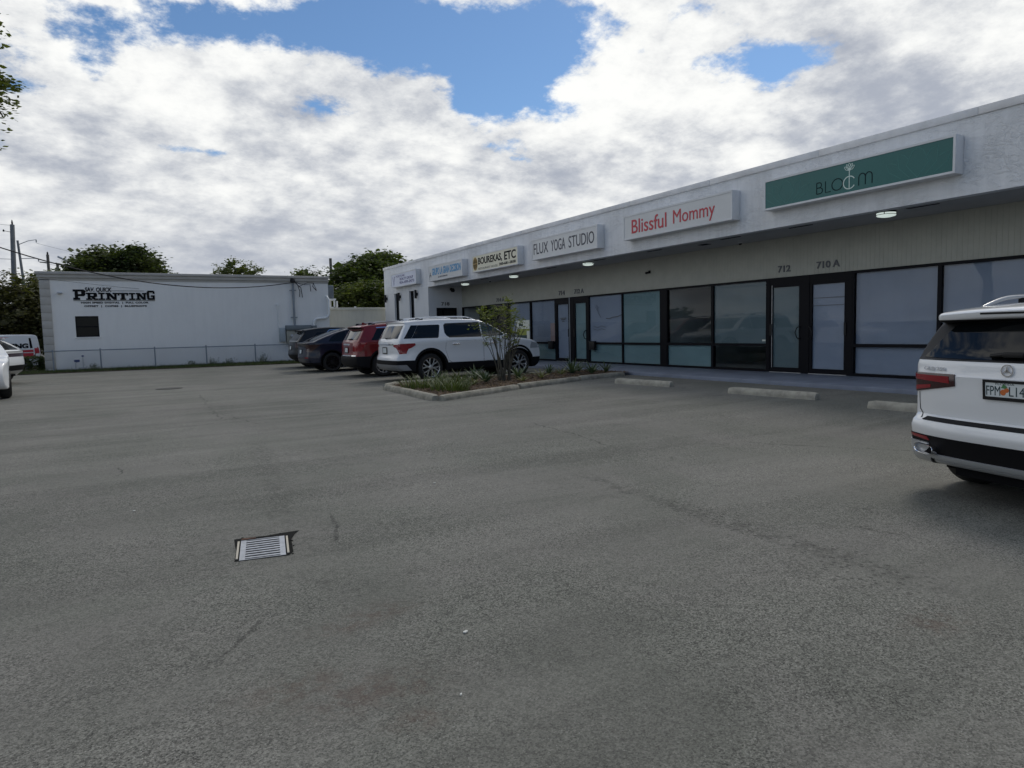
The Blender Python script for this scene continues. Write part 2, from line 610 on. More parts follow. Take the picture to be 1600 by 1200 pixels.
def paint_mat(name, col, rough=0.35, metal=0.0, coat=1.0):
    m = pbr(name, col, rough, metal, coat)
    return m


def glass_mat(name, tint, refl=1.0):
    """clear glazing: see-through, tinted, with a mirror reflection that grows towards grazing angles"""
    m = bpy.data.materials.new(name)
    m.use_nodes = True
    t = m.node_tree
    t.nodes.clear()
    k = NT(t)
    out = k.n('ShaderNodeOutputMaterial')
    tr = k.n('ShaderNodeBsdfTransparent')
    tr.inputs[0].default_value = (*tint, 1)
    gl = k.n('ShaderNodeBsdfGlossy')
    gl.inputs['Roughness'].default_value = 0.015
    fr = k.n('ShaderNodeFresnel')
    fr.inputs[0].default_value = 1.5
    mx = k.n('ShaderNodeMixShader')
    bf = k.n('ShaderNodeNewGeometry').outputs['Backfacing']
    t.links.new(k.m('MULTIPLY', k.m('MULTIPLY', fr.outputs[0], refl), k.m('SUBTRACT', 1.0, bf), clamp=True), mx.inputs[0])
    t.links.new(tr.outputs[0], mx.inputs[1])
    t.links.new(gl.outputs[0], mx.inputs[2])
    t.links.new(mx.outputs[0], out.inputs[0])
    MATS[name] = m
    return m


def leaf_mat(name, c1, c2, scale=1.2, trans=0.35):
    m = bpy.data.materials.new(name)
    m.use_nodes = True
    t = m.node_tree
    t.nodes.clear()
    k = NT(t)
    out = k.n('ShaderNodeOutputMaterial')
    pos = k.n('ShaderNodeNewGeometry').outputs['Position']
    f = k.ss(k.m('ADD', k.m('MULTIPLY', k.noise(pos, scale, 3.0, 0.5), 0.6), k.m('MULTIPLY', k.noise(pos, scale * 9, 2.0, 0.5), 0.4)), 0.36, 0.64)
    col = k.mix(f, c1, c2)
    b = k.n('ShaderNodeBsdfPrincipled')
    t.links.new(col, b.inputs['Base Color'])
    b.inputs['Roughness'].default_value = 0.5
    b.inputs['Specular IOR Level'].default_value = 0.35
    tl = k.n('ShaderNodeBsdfTranslucent')
    t.links.new(k.mix(1.0, col, (1.5, 1.7, 0.7), 'MULTIPLY'), tl.inputs[0])
    mx = k.n('ShaderNodeMixShader')
    mx.inputs[0].default_value = trans
    t.links.new(b.outputs[0], mx.inputs[1])
    t.links.new(tl.outputs[0], mx.inputs[2])
    t.links.new(mx.outputs[0], out.inputs[0])
    MATS[name] = m
    return m


M_ASPHALT = asphalt_mat()
M_STUCCO = stucco_mat("stucco_white", (0.80, 0.81, 0.825))
M_STUCCO_SMOOTH = stucco_mat("stucco_smooth", (0.72, 0.73, 0.74), 0.22, 0.05)
M_STUCCO_PRINT = stucco_mat("stucco_printing", (0.76, 0.755, 0.735), 0.22, 0.05)
M_CREAM = stucco_mat("stucco_cream", (0.72, 0.69, 0.58), 0.3)
M_BEIGE = pbr("beige_trim", (0.40, 0.385, 0.355), 0.75, var=0.06, vscale=2.0, bump=0.15, bscale=30)
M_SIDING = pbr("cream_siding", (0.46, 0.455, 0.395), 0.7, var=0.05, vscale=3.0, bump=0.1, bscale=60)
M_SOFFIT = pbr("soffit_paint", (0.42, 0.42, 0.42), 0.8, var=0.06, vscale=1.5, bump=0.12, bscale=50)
M_CAP = pbr("cap_metal", (0.72, 0.72, 0.73), 0.55, var=0.10, vscale=2.5, bump=0.2, bscale=8, bdist=0.02)
M_SIDEWALK = pbr("painted_walk", (0.17, 0.195, 0.25), 0.6, var=0.13, vscale=1.8, bump=0.15, bscale=60)
M_CURBFACE = M_SIDEWALK
M_CONC = pbr("concrete", (0.34, 0.32, 0.265), 0.85, var=0.2, vscale=7.0, bump=0.6, bscale=35, bdist=0.012, detail=8)
M_CONC2 = pbr("concrete_old", (0.26, 0.245, 0.20), 0.9, var=0.28, vscale=6.0, bump=0.7, bscale=28, bdist=0.015, detail=8)
M_DARKFRAME = pbr("bronze_frame", (0.0045, 0.005, 0.008), 0.45, spec=0.12)
M_BLACK = pbr("black_plastic", (0.008, 0.008, 0.009), 0.5, spec=0.3)
M_BLACKMATT = pbr("black_void", (0.006, 0.006, 0.007), 0.9, spec=0.1)
M_GREYMET = pbr("grey_metal", (0.22, 0.25, 0.28), 0.5, metal=0.2, var=0.1, vscale=5)
M_GALV = pbr("galvanised", (0.44, 0.45, 0.47), 0.42, metal=0.75, var=0.15, vscale=14)
M_WHITEPL = pbr("white_plastic", (0.78, 0.78, 0.76), 0.4, var=0.03, vscale=3)
M_WHITEPVC = pbr("white_pipe", (0.74, 0.75, 0.74), 0.45)
M_SIGNWHITE = pbr("sign_face", (0.64, 0.65, 0.65), 0.3, var=0.03, vscale=1.5)
M_SIGNCREAM = pbr("sign_face_cream", (0.74, 0.71, 0.56), 0.35, var=0.04, vscale=1.5)
M_SIGNLILAC = pbr("sign_face_cool", (0.70, 0.73, 0.84), 0.35, var=0.03, vscale=1.5)
M_SIGNFRAME = pbr("sign_cabinet", (0.68, 0.69, 0.70), 0.5, var=0.07, vscale=2.0)
M_TEAL = pbr("teal_face", (0.010, 0.125, 0.118), 0.35, var=0.06, vscale=1.0)
M_TEALDARK = pbr("teal_letters", (0.003, 0.018, 0.022), 0.6, spec=0.15)
M_TEALLIGHT = pbr("teal_line", (0.035, 0.19, 0.175), 0.4)
M_SIGNLINE = pbr("pale_green_line", (0.62, 0.74, 0.68), 0.4)
M_RED = pbr("red_letters", (0.52, 0.03, 0.05), 0.4)
M_NAVY = pbr("navy_letters", (0.02, 0.025, 0.05), 0.4)
M_INK = pbr("black_letters", (0.004, 0.004, 0.005), 0.6, spec=0.15)
M_GREYINK = pbr("grey_letters", (0.22, 0.21, 0.18), 0.5)
M_BLUE = pbr("blue_letters", (0.07, 0.30, 0.55), 0.4)
M_PURPLE = pbr("violet_letters", (0.16, 0.16, 0.30), 0.4)
M_GOLD = pbr("gold", (0.42, 0.27, 0.06), 0.4)
M_NUMBER = pbr("number_metal", (0.10, 0.105, 0.115), 0.45, metal=0.2)
M_BLIND = pbr("blind_fabric", (0.29, 0.32, 0.41), 0.8, var=0.05, vscale=1.0)
M_FROST = pbr("frosted_film", (0.19, 0.29, 0.31), 0.6, var=0.08, vscale=0.8)
M_FROSTDARK = pbr("frosted_film_dark", (0.115, 0.16, 0.178), 0.6, var=0.08, vscale=0.8)
M_INTERIOR = pbr("interior_paint", (0.30, 0.32, 0.31), 0.8)
M_GLASS = glass_mat("shop_glass", (0.93, 0.955, 0.96), 1.0)
M_GLASSDARK = glass_mat("tinted_glass", (0.10, 0.11, 0.12))
M_CARGLASS = pbr("car_glass", (0.004, 0.005, 0.006), 0.02, spec=0.32)
M_SHOPDARK = pbr("dark_pane", (0.004, 0.0045, 0.005), 0.12, spec=0.18)
M_CARGLASS_L = pbr("car_glass_light", (0.03, 0.045, 0.045), 0.02, spec=0.6)
M_CARWHITE = paint_mat("car_white", (0.74, 0.75, 0.76), 0.4)
M_CARRED = pbr("car_red", (0.16, 0.006, 0.009), 0.35, 0.1, 0.55, spec=0.3)
M_CARBLUE = pbr("car_blue_grey", (0.010, 0.012, 0.028), 0.35, 0.1, 0.45, spec=0.25)
M_CARBLACK = pbr("car_black", (0.005, 0.0055, 0.007), 0.35, 0.0, 0.4, spec=0.2)
M_CARSILVER = paint_mat("car_silver", (0.5, 0.52, 0.54), 0.35, 0.5)
M_CLAD = pbr("black_cladding", (0.007, 0.007, 0.0085), 0.6, spec=0.15)
M_SILVERTRIM = pbr("satin_silver", (0.40, 0.41, 0.42), 0.3, metal=0.25, coat=0.5)
M_SKID = pbr("skid_silver", (0.22, 0.225, 0.235), 0.35, metal=0.25)
M_BADGE = pbr("bright_badge", (0.72, 0.73, 0.75), 0.25, metal=0.3)
M_CHROME = pbr("chrome", (0.80, 0.80, 0.82), 0.07, metal=1.0)
M_TYRE = pbr("tyre_rubber", (0.010, 0.010, 0.010), 0.75, bump=0.1, bscale=60)
M_RIM = pbr("alloy_rim", (0.60, 0.61, 0.63), 0.25, metal=0.85)
M_RIMDARK = pbr("dark_rim", (0.012, 0.012, 0.014), 0.35, metal=0.3)
M_TAIL = pbr("red_lamp", (0.24, 0.006, 0.014), 0.12, coat=0.5)
M_TAILDARK = pbr("dark_red_lamp", (0.028, 0.002, 0.004), 0.2, coat=0.4)
M_LAMPCLEAR = pbr("clear_lamp", (0.35, 0.36, 0.38), 0.08, coat=1.0)
M_GAP = pbr("panel_gap", (0.01, 0.01, 0.011), 0.8)
M_PLATE = pbr("plate_white", (0.62, 0.66, 0.66), 0.4)
M_ORANGE = pbr("orange_fruit", (0.55, 0.14, 0.03), 0.5)
M_GREENPR = pbr("green_print", (0.06, 0.20, 0.07), 0.5)
M_BARK = pbr("bark", (0.10, 0.085, 0.07), 0.9, var=0.3, vscale=5, bump=0.6, bscale=14, bdist=0.02)
M_TWIG = pbr("twig", (0.085, 0.075, 0.055), 0.9, var=0.3, vscale=8)
M_POLE = pbr("weathered_wood", (0.10, 0.095, 0.09), 0.9, var=0.2, vscale=3)
M_POLECONC = pbr("pole_concrete", (0.17, 0.18, 0.19), 0.8, var=0.12, vscale=2)
M_WIRE = pbr("cable_black", (0.01, 0.01, 0.012), 0.6)
M_LEAF_OAK = leaf_mat("leaf_oak", (0.026, 0.040, 0.016), (0.082, 0.098, 0.034), 0.5, 0.35)
M_LEAF_DENSE = leaf_mat("leaf_dense", (0.030, 0.048, 0.018), (0.105, 0.130, 0.036), 0.45, 0.35)
M_LEAF_OLIVE = leaf_mat("leaf_olive", (0.060, 0.064, 0.022), (0.135, 0.125, 0.052), 0.5, 0.3)
M_LEAF_LIGHT = leaf_mat("leaf_light", (0.045, 0.062, 0.018), (0.125, 0.140, 0.036), 0.8, 0.35)
M_LEAF_YEL = leaf_mat("leaf_yellow_green", (0.065, 0.088, 0.020), (0.185, 0.205, 0.045), 5.0, 0.35)
M_AGAVE = leaf_mat("agave_leaf", (0.050, 0.085, 0.050), (0.115, 0.150, 0.075), 4.0, 0.12)
M_AGAVE_Y = leaf_mat("agave_yellow", (0.11, 0.125, 0.05), (0.26, 0.25, 0.11), 6.0, 0.12)
M_GRASSY = leaf_mat("lily_grass", (0.045, 0.068, 0.022), (0.120, 0.145, 0.045), 5.0, 0.15)
M_GRASS = leaf_mat("lawn_grass", (0.035, 0.055, 0.016), (0.085, 0.10, 0.035), 3.0, 0.15)
M_MULCH = pbr("mulch", (0.075, 0.048, 0.030), 0.95, var=0.55, vscale=14, bump=0.9, bscale=30, bdist=0.03, detail=8)
M_LITTER = pbr("dry_leaves", (0.17, 0.115, 0.062), 0.85, var=0.6, vscale=7, detail=2)
M_EARTH = pbr("earth", (0.08, 0.065, 0.045), 0.95, var=0.4, vscale=4, bump=0.6, bscale=30, bdist=0.02)
M_GUM = pbr("litter_white", (0.6, 0.6, 0.56), 0.7)
M_RUST = pbr("rusty_iron", (0.10, 0.05, 0.03), 0.85, var=0.5, vscale=20)
M_LAMPON = pbr("lamp_diffuser", (0.75, 0.78, 0.74), 0.5, emit=((0.86, 1.0, 0.93), 0.55))
M_PINK = pbr("rose_paper", (0.45, 0.30, 0.28), 0.8)
M_BANNER = pbr("banner_white", (0.66, 0.68, 0.60), 0.6)
M_YELGREEN = pbr("yellow_green_print", (0.30, 0.33, 0.06), 0.6)
M_DARKTEAL = pbr("dark_teal_print", (0.02, 0.05, 0.05), 0.6)
# ---------------------------------------------------------------- ground


def build_ground():
    def axis(lo, hi, fine_lo, fine_hi, step):
        a = []
        x = fine_lo
        while x <= fine_hi + 1e-6:
            a.append(x)
            x += step
        s, x = step, fine_lo
        while x > lo:
            s *= 1.5
            x -= s
            a.append(max(x, lo))
        s, x = step, fine_hi
        while x < hi:
            s *= 1.5
            x += s
            a.append(min(x, hi))
        return sorted(set(round(q, 4) for q in a))
    xs = axis(-900, 900, -8, 14, 0.5)
    ys = axis(-900, 900, -4, 36, 0.5)
    hx0, hx1, hy0, hy1 = 0.62, 0.93, 4.62, 5.12        # the hole the drain sits in
    mb = MB()
    vs = [(x, y, gz(x, y)) for y in ys for x in xs]
    n = len(xs)
    fs = [(j * n + i, j * n + i + 1, (j + 1) * n + i + 1, (j + 1) * n + i) for j in range(len(ys) - 1) for i in range(n - 1)]
    mb.add(vs, fs)
    o = mb.build('ground', M_ASPHALT, sm=60)
    tag(o, kind='structure')


build_ground()

# ---------------------------------------------------------------- walk in front of the shops
mb = MB()
mb.bbox(12.52, 14.86, -6, 30.6, -0.05, 0.12, 0.015)
tag(mb.build('sidewalk', M_SIDEWALK, sm=40), kind='structure')

# ---------------------------------------------------------------- grass verge by the far wall
verge = [(-9.0, 32.9), (-3.2, 32.9), (0, 32.75), (3, 32.45), (6.0, 32.2), (8.2, 32.0), (8.2, 34.52), (-2.9, 34.52), (-2.9, 42), (-9.0, 42)]
mb = MB()
n = len(verge)
mb.add([(x, y, gz(x, y) - 0.05) for x, y in verge] + [(x, y, gz(x, y) + 0.03) for x, y in verge],
       [tuple(range(n, 2 * n))] + [(i, (i + 1) % n, (i + 1) % n + n, i + n) for i in range(n)])
tag(mb.build('verge_soil', M_EARTH), kind='structure')


def build_grass():
    rnd = random.Random(3)
    mb = MB()
    for i in range(15000):
        x = rnd.uniform(-4.6, 8.0)
        yf = 32.9 - 0.9 * sstep(-3, 8, x) * 1.0
        y = yf + 0.02 + (34.45 - yf) * rnd.random()
        h = rnd.uniform(0.05, 0.11) * (1.0 + (0.9 if rnd.random() < 0.06 else 0))
        a = rnd.uniform(0, 2 * PI)
        w = 0.012
        lx, ly = rnd.uniform(-.04, .04), rnd.uniform(-.04, .04)
        z = gz(x, y) + 0.025
        dx, dy = math.cos(a) * w, math.sin(a) * w
        mb.add([(x - dx, y - dy, z), (x + dx, y + dy, z), (x + lx, y + ly, z + h)], [(0, 1, 2)])
    tag(mb.build('grass', M_GRASS, fix=False), 'short green grass strip along the foot of the printing shop wall', 'grass', kind='stuff')


build_grass()

# ---------------------------------------------------------------- the shop building
XF, XS = 12.99, 14.80          # front of the fascia, front of the shop windows
YE, YC = 30.40, 36.62          # end of the covered walk, far corner
Z_SOF, Z_TOP = 3.56, 4.90
shop = empty('shop_building', (XF, 18, 0), 0, 'long low white stucco shop building with a deep fascia over dark framed shop windows', 'building')
ORG = Matrix.Translation((-XF, -18, 0))


def at(o):
    o.matrix_parent_inverse = ORG
    return o


mb = MB()
# end block beyond the covered walk, with two slit windows left open
slits = [(34.40, 35.07), (32.25, 32.89)]
zt, zb = 3.50, 1.0
ys_ = [YE, 32.25, 32.89, 34.40, 35.07, YC]
for a, b in ((YE, 32.25), (32.89, 34.40), (35.07, YC)):
    mb.box(XF, XF + 0.25, a, b, -0.1, Z_SOF)
for a, b in ((32.25, 32.89), (34.40, 35.07)):
    mb.box(XF, XF + 0.25, a, b, zt, Z_SOF)
    mb.box(XF, XF + 0.25, a, b, -0.1, zb)
mb.box(XF + 0.25, XS + 5, YE, YE + 0.2, -0.1, Z_SOF + 0.5)
mb.box(XF + 0.221, XF + 0.25, YE, YE + 0.2, Z_SOF, Z_SOF + 0.5)
mb.box(XF + 0.25, XS + 5, YC - 0.2, YC, -0.1, Z_SOF)
at(mb.build('end_wall', M_STUCCO_SMOOTH, shop))
# grooved boarding above the shop windows
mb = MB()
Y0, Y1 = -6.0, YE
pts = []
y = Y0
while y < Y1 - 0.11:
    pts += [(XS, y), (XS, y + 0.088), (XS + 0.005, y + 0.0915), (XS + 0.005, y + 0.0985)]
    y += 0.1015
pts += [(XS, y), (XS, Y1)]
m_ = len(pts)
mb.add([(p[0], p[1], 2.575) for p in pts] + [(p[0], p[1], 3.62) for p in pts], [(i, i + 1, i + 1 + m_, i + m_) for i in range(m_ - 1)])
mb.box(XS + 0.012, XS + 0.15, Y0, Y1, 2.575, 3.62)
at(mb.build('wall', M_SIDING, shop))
# inside of the shops, closed behind the windows
mb = MB()
mb.box(XS + 5.0, XS + 5.1, Y0, YE, 0, 3.0)
mb.box(XS + 0.15, XS + 5.0, Y0, YE, 0.0, 0.115)
mb.box(XS + 0.15, XS + 5.0, Y0, YE, 2.62, 2.72)
for yy in (10.68, 15.95, 21.05, 24.6):
    mb.box(XS + 0.2, XS + 5.0, yy - 0.06, yy + 0.06, 0.115, 2.62)
mb.box(XS + 0.15, XS + 5.0, Y0 - .1, Y0, 0, 2.72)
at(mb.build('interior', M_INTERIOR, shop))
# fascia, soffit, roof deck, cap
mb = MB()
mb.box(XF, XF + 0.22, Y0, YC, Z_SOF, Z_TOP)
at(mb.build('parapet', M_STUCCO, shop))
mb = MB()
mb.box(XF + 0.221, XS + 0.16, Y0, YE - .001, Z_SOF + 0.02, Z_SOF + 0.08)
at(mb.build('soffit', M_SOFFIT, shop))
mb = MB()
mb.box(XF + 0.22, XS + 8, Y0, YC, 4.45, 4.60)
mb.box(XS + 7.8, XS + 8, Y0, YC, 0, 4.45)
at(mb.build('roof', M_SOFFIT, shop))
mb = MB()
rnd = random.Random(5)
y = Y0
while y < YC - 0.05:
    L = min(3.05, YC + 0.03 - y)
    d = rnd.uniform(-0.004, 0.004)
    mb.bbox(XF - 0.035 + d, XF + 0.27, y + 0.002, y + L, Z_TOP - 0.012, Z_TOP + 0.125 + d, 0.008)
    y += L
at(mb.build('parapet_cap', M_CAP, shop, sm=40))
mb = MB()
for yv0, yv1 in ((7.08, 7.68), (9.77, 10.37), (11.80, 12.42), (14.62, 15.22), (17.2, 17.8), (20.0, 20.6), (22.55, 23.15), (25.2, 25.8), (4.3, 4.9), (1.6, 2.2)):
    mb = MB()
    mb.box(13.46, 13.52, yv0, yv1, Z_SOF + 0.012, Z_SOF + 0.022)
    at(mb.build('soffit_vent', M_BLACKMATT, shop))
mb = MB()
for yy in (13.33,):
    mb.box(13.75, 13.95, yy - .16, yy + .16, Z_SOF + 0.012, Z_SOF + 0.022)
at(mb.build('access_hatch', M_BLACKMATT, shop))

# slit windows of the end block
for (a, b) in slits:
    mb = MB()
    for q0, q1 in ((a, a + .05), (b - .05, b)):
        mb.box(XF + 0.10, XF + 0.18, q0, q1, zb, zt)
    mb.box(XF + 0.10, XF + 0.18, a + .05, b - .05, zt - .05, zt)
    mb.box(XF + 0.10, XF + 0.18, a + .05, b - .05, zb, zb + .05)
    w = at(mb.build('window', M_DARKFRAME, shop))
    mb = MB()
    mb.box(XF + 0.13, XF + 0.14, a + .05, b - .05, zb + .05, zt - .05)
    mb.build('pane', M_GLASSDARK, w)
    mb = MB()
    mb.box(XF + 0.45, XF + 0.47, a - .2, b + .2, 0.2, Z_SOF)
    mb.build('dark_backing', M_BLACKMATT, w)  # black sheet standing in for the dark interior behind the slit

# ---- shop front: bays from right to left (y0, y1, kind)
ZB, ZH, ZR, ZTR = 0.125, 2.572, 0.80, 0.872     # sill, head, mid rail


def bay(y0, y1, upper, lower, rail=True, half=0.025):
    """one window: frame with panes above and below a rail; upper/lower give what stands behind the glass"""
    mb = MB()
    mb.box(XS - 0.03, XS + 0.08, y0, y0 + half, ZB, ZH)
    mb.box(XS - 0.03, XS + 0.08, y1 - half, y1, ZB, ZH)
    mb.box(XS - 0.03, XS + 0.08, y0 + half, y1 - half, ZB, ZB + 0.06)
    mb.box(XS - 0.03, XS + 0.08, y0 + half, y1 - half, ZH - 0.06, ZH)
    if rail:
        mb.box(XS - 0.028, XS + 0.08, y0 + half, y1 - half, ZR, ZTR)
    w = at(mb.build('window', M_DARKFRAME, shop))
    spans = [(ZB + .06, ZR, lower), (ZTR, ZH - .06, upper)] if rail else [(ZB + .06, ZH - .06, upper)]
    for za, zb_, beh in spans:
        mb = MB()
        mb.box(XS + 0.012, XS + 0.018, y0 + half, y1 - half, za, zb_)
        mb.build('pane', M_GLASS, w)
        if beh is None:
            continue
        if beh == 'blind':
            mb = MB()
            yy = y0 + half + 0.003
            i = 0
            while yy < y1 - half - 0.01:
                q = min(yy + 0.088, y1 - half - 0.003)
                d = 0.0008 * math.sin(i * 1.7)
                mb.add([(XS + .062 + d, yy, za + .002), (XS + .0645 - d, q + .002, za + .002), (XS + .0645 - d, q + .002, zb_ - .002), (XS + .062 + d, yy, zb_ - .002)], [(0, 1, 2, 3)])
                yy = q
                i += 1
            mb.build('blind', M_BLIND, w, fix=False)
        else:
            mb = MB()
            mb.box(XS + 0.024, XS + 0.028, y0 + half, y1 - half, za, zb_)
            mb.build('window_film', beh, w)
    return w


def door(y0, y1, behind, pull_side, closer=None):
    mb = MB()
    st = 0.075
    mb.box(XS - 0.025, XS + 0.03, y0, y0 + st, ZB + .01, ZH - 0.16)
    mb.box(XS - 0.025, XS + 0.03, y1 - st, y1, ZB + .01, ZH - 0.16)
    mb.box(XS - 0.025, XS + 0.03, y0 + st, y1 - st, ZB + .01, ZB + 0.13)
    mb.box(XS - 0.025, XS + 0.03, y0 + st, y1 - st, ZH - 0.25, ZH - 0.16)
    d = at(mb.build('door', M_DARKFRAME, shop))
    mb = MB()
    mb.box(XS + 0.0, XS + 0.006, y0 + st, y1 - st, ZB + .13, ZH - .25)
    mb.build('pane', M_GLASS, d)
    if behind is not None:
        mb = MB()
        mb.box(XS + 0.022, XS + 0.026, y0 + st, y1 - st, ZB + .13, ZH - .25)
        mb.build('window_film', behind, d)
    yh = y0 + st * 0.5 if pull_side < 0 else y1 - st * 0.5
    s = 1 if pull_side < 0 else -1
    mb = MB()
    pts = [(XS - .02, yh, 1.0), (XS - .09, yh, 1.0), (XS - .10, yh + s * .04, 1.03), (XS - .10, yh + s * .09, 1.15), (XS - .10, yh + s * .04, 1.27), (XS - .09, yh, 1.30), (XS - .02, yh, 1.30)]
    mb.tube(pts, 0.013, 8)
    mb.build('handle', M_BLACK, d, sm=50)
    mb = MB()
    ya, yb = (y1 - st * .9, y1 - st * .1) if pull_side < 0 else (y0 + st * .1, y0 + st * .9)
    mb.bbox(XS - .055, XS - .025, ya, yb, 1.08, 1.38, 0.005)
    mb.build('lock_plate', M_BLACK, d)
    return d


def post(y0, y1, mat=None, name='post'):
    mb = MB()
    mb.box(XS - 0.035, XS + 0.09, y0, y1, ZB, ZH + 0.001)
    at(mb.build(name, mat or M_DARKFRAME, shop))


def header(y0, y1):
    mb = MB()
    mb.box(XS - 0.03, XS + 0.08, y0, y1, ZH - 0.16, ZH)
    at(mb.build('door_header', M_DARKFRAME, shop))
    mb = MB()
    mb.box(XS - 0.045, XS + 0.08, y0, y1, 0.1205, ZB + 0.01)
    at(mb.build('threshold', M_GALV, shop))


bay(-6.0, -1.7, 'blind', 'blind')
bay(-1.7, 2.0, 'blind', 'blind')
bay(2.0, 5.0, 'blind', 'blind')
bay(5.0, 7.70, 'blind', 'blind', half=.04)
bay(7.70, 9.62, 'blind', 'blind', half=.04)
post(9.62, 9.75)
door(9.75, 10.76, M_BLIND, 1)
post(10.76, 10.98)
door(10.98, 11.93, M_FROSTDARK, -1)
post(11.93, 12.01)
header(9.75, 10.76)
header(10.98, 11.93)
bay(12.01, 13.93, M_FROSTDARK, None, half=.045)
bay(13.93, 15.82, None, M_FROST, half=.045)
post(15.82, 16.08)
bay(16.08, 17.97, M_FROST, M_FROST, half=.03)
bay(17.97, 19.86, M_BLIND, M_FROST, half=.03)
post(19.86, 19.97)
door(19.97, 20.80, M_FROST, -1)
post(20.80, 20.98)
post(20.98, 21.04, M_DARKFRAME)
post(21.04, 21.09, M_GREYMET, 'door_jamb')
door(21.09, 21.98, M_BLIND, 1)
header(19.97, 20.80)
header(21.09, 21.98)
post(21.98, 22.06)
bay(22.06, 23.92, 'blind', M_FROST, half=.03)
bay(23.92, 25.72, 'blind', M_FROST, half=.03)
post(25.72, 25.84)
bay(25.84, 27.90, None, None, half=.04)
bay(27.90, 30.36, None, None, half=.04)
mb = MB()
mb.box(XS + 0.9, XS + 0.95, 25.9, 30.3, 0.12, 2.6)
at(mb.build('dark_backing', M_BLACKMATT, shop))  # black sheet in place of the dark room behind the two far bays
# the printed lines on the third glass door and the window card
mb = MB()
for z in (1.985, 1.80):
    mb.box(XS - 0.002, XS - 0.0005, 9.83, 10.68, z, z + 0.012)
at(mb.build('door_lettering', M_NUMBER, shop))
mb = MB()
mb.box(XS + .020, XS + .023, 22.10, 22.47, 0.90, 1.62)
at(mb.build('window_card', M_PINK, shop))
mb = MB()
mb.box(XS + .016, XS + .0185, 22.07, 22.12, 0.92, 1.50)
at(mb.build('window_card', M_BANNER, shop))
mb = MB()
mb.box(XS + .0065, XS + .0085, 12.09, 12.20, .93, .975)
at(mb.build('window_sticker', M_BANNER, shop))
mb = MB()
mb.box(XS - .034, XS - .0255, 11.855, 11.868, .25, 2.38)
at(mb.build('door_edge_strip', M_GALV, shop))
for z, a, b in ((1.78, 21.33, 21.74), (1.73, 21.40, 21.68), (1.66, 21.45, 21.62)):
    mb = MB()
    mb.box(XS - .002, XS - .0005, a, b, z, z + .028)
    at(mb.build('door_lettering', M_NUMBER, shop))
# faint drawing on the violet window
Fw = frame((XS, 19.8, .9), (0, -1, 0), (0, 0, 1))
mb = MB()
mb.ribbon([(.30, 1.25), (.42, 1.12), (.55, .95), (.60, .85)], .012, .002, Fw)
mb.ribbon([(.36, 1.30), (.46, 1.22), (.40, 1.10)], .012, .0024, Fw)
mb.ribbon([(.18, .56), (.42, .50), (.66, .56), (.90, .50)], .012, .0028, Fw)
mb.ribbon([(.18, .46), (.42, .40), (.66, .46), (.90, .40)], .012, .0032, Fw)
mb.ribbon([(.92, .82), (1.1, .80), (1.3, .85), (1.55, .86), (1.78, .92)], .022, .0036, Fw)
at(mb.build('window_drawing', M_NUMBER, shop))
# end door by the far corner
mb = MB()
mb.box(13.40, 14.47, YE - 0.05, YE + 0.0, 0.13, 2.55)
d = at(mb.build('door', M_DARKFRAME, shop))
mb = MB()
mb.box(13.52, 14.35, YE - 0.058, YE - 0.051, 0.3, 2.42)
mb.build('pane', M_CARGLASS, d)

# ---------------------------------------------------------------- signs on the fascia


def facade_frame(x, y, z):
    """letters that read from the car park: right is -Y, up is +Z"""
    return frame((x, y, z), (0, -1, 0), (0, 0, 1))


def sign_box(y0, y1, z0, z1, face, label, lip=0.05):
    s = empty('shop_sign', (XF, (y0 + y1) / 2, z0), 0, label, 'sign', 'box signs along the shop fascia')
    inv = Matrix.Translation((-XF, -(y0 + y1) / 2, -z0))
    mb = MB()
    mb.bbox(XF - 0.255, XF - 0.002, y0, y1, z0, z1, 0.012)
    c = mb.build('cabinet', M_SIGNFRAME, s, sm=40)
    c.matrix_parent_inverse = inv
    mb = MB()
    fx = XF - 0.255
    mb.box(fx - 0.018, fx + .01, y0 + .004, y1 - .004, z0 + .004, z0 + lip)
    mb.box(fx - 0.018, fx + .01, y0 + .004, y1 - .004, z1 - lip, z1 - .004)
    mb.box(fx - 0.018, fx + .01, y0 + .004, y0 + lip, z0 + lip, z1 - lip)
    mb.box(fx - 0.018, fx + .01, y1 - lip, y1 - .004, z0 + lip, z1 - lip)
    c = mb.build('retainer_frame', M_SIGNFRAME, s)
    c.matrix_parent_inverse = inv
    mb = MB()
    mb.box(fx - 0.008, fx + .012, y0 + lip, y1 - lip, z0 + lip, z1 - lip)
    c = mb.build('face', face, s)
    c.matrix_parent_inverse = inv
    F = facade_frame(fx - 0.008, y1 - lip, z0 + lip)

    def part(name, mbx, mat):
        q = mbx.build(name, mat, s)
        q.matrix_parent_inverse = inv
        return q
    return F, part, (y1 - y0 - 2 * lip), (z1 - z0 - 2 * lip)


def arc(cx, cy, rx, ry, a0, a1, n=20):
    return [(cx + rx * math.cos(R(a0 + (a1 - a0) * i / n)), cy + ry * math.sin(R(a0 + (a1 - a0) * i / n))) for i in range(n + 1)]


# teal sign
F, part, W, H = sign_box(6.42, 10.46, 3.93, 4.60, M_TEAL, 'long teal sign with a white flower rising from thin lettering', 0.045)
mb = MB()
u = W / 1465.0     # drawing units along the face: measured on the face


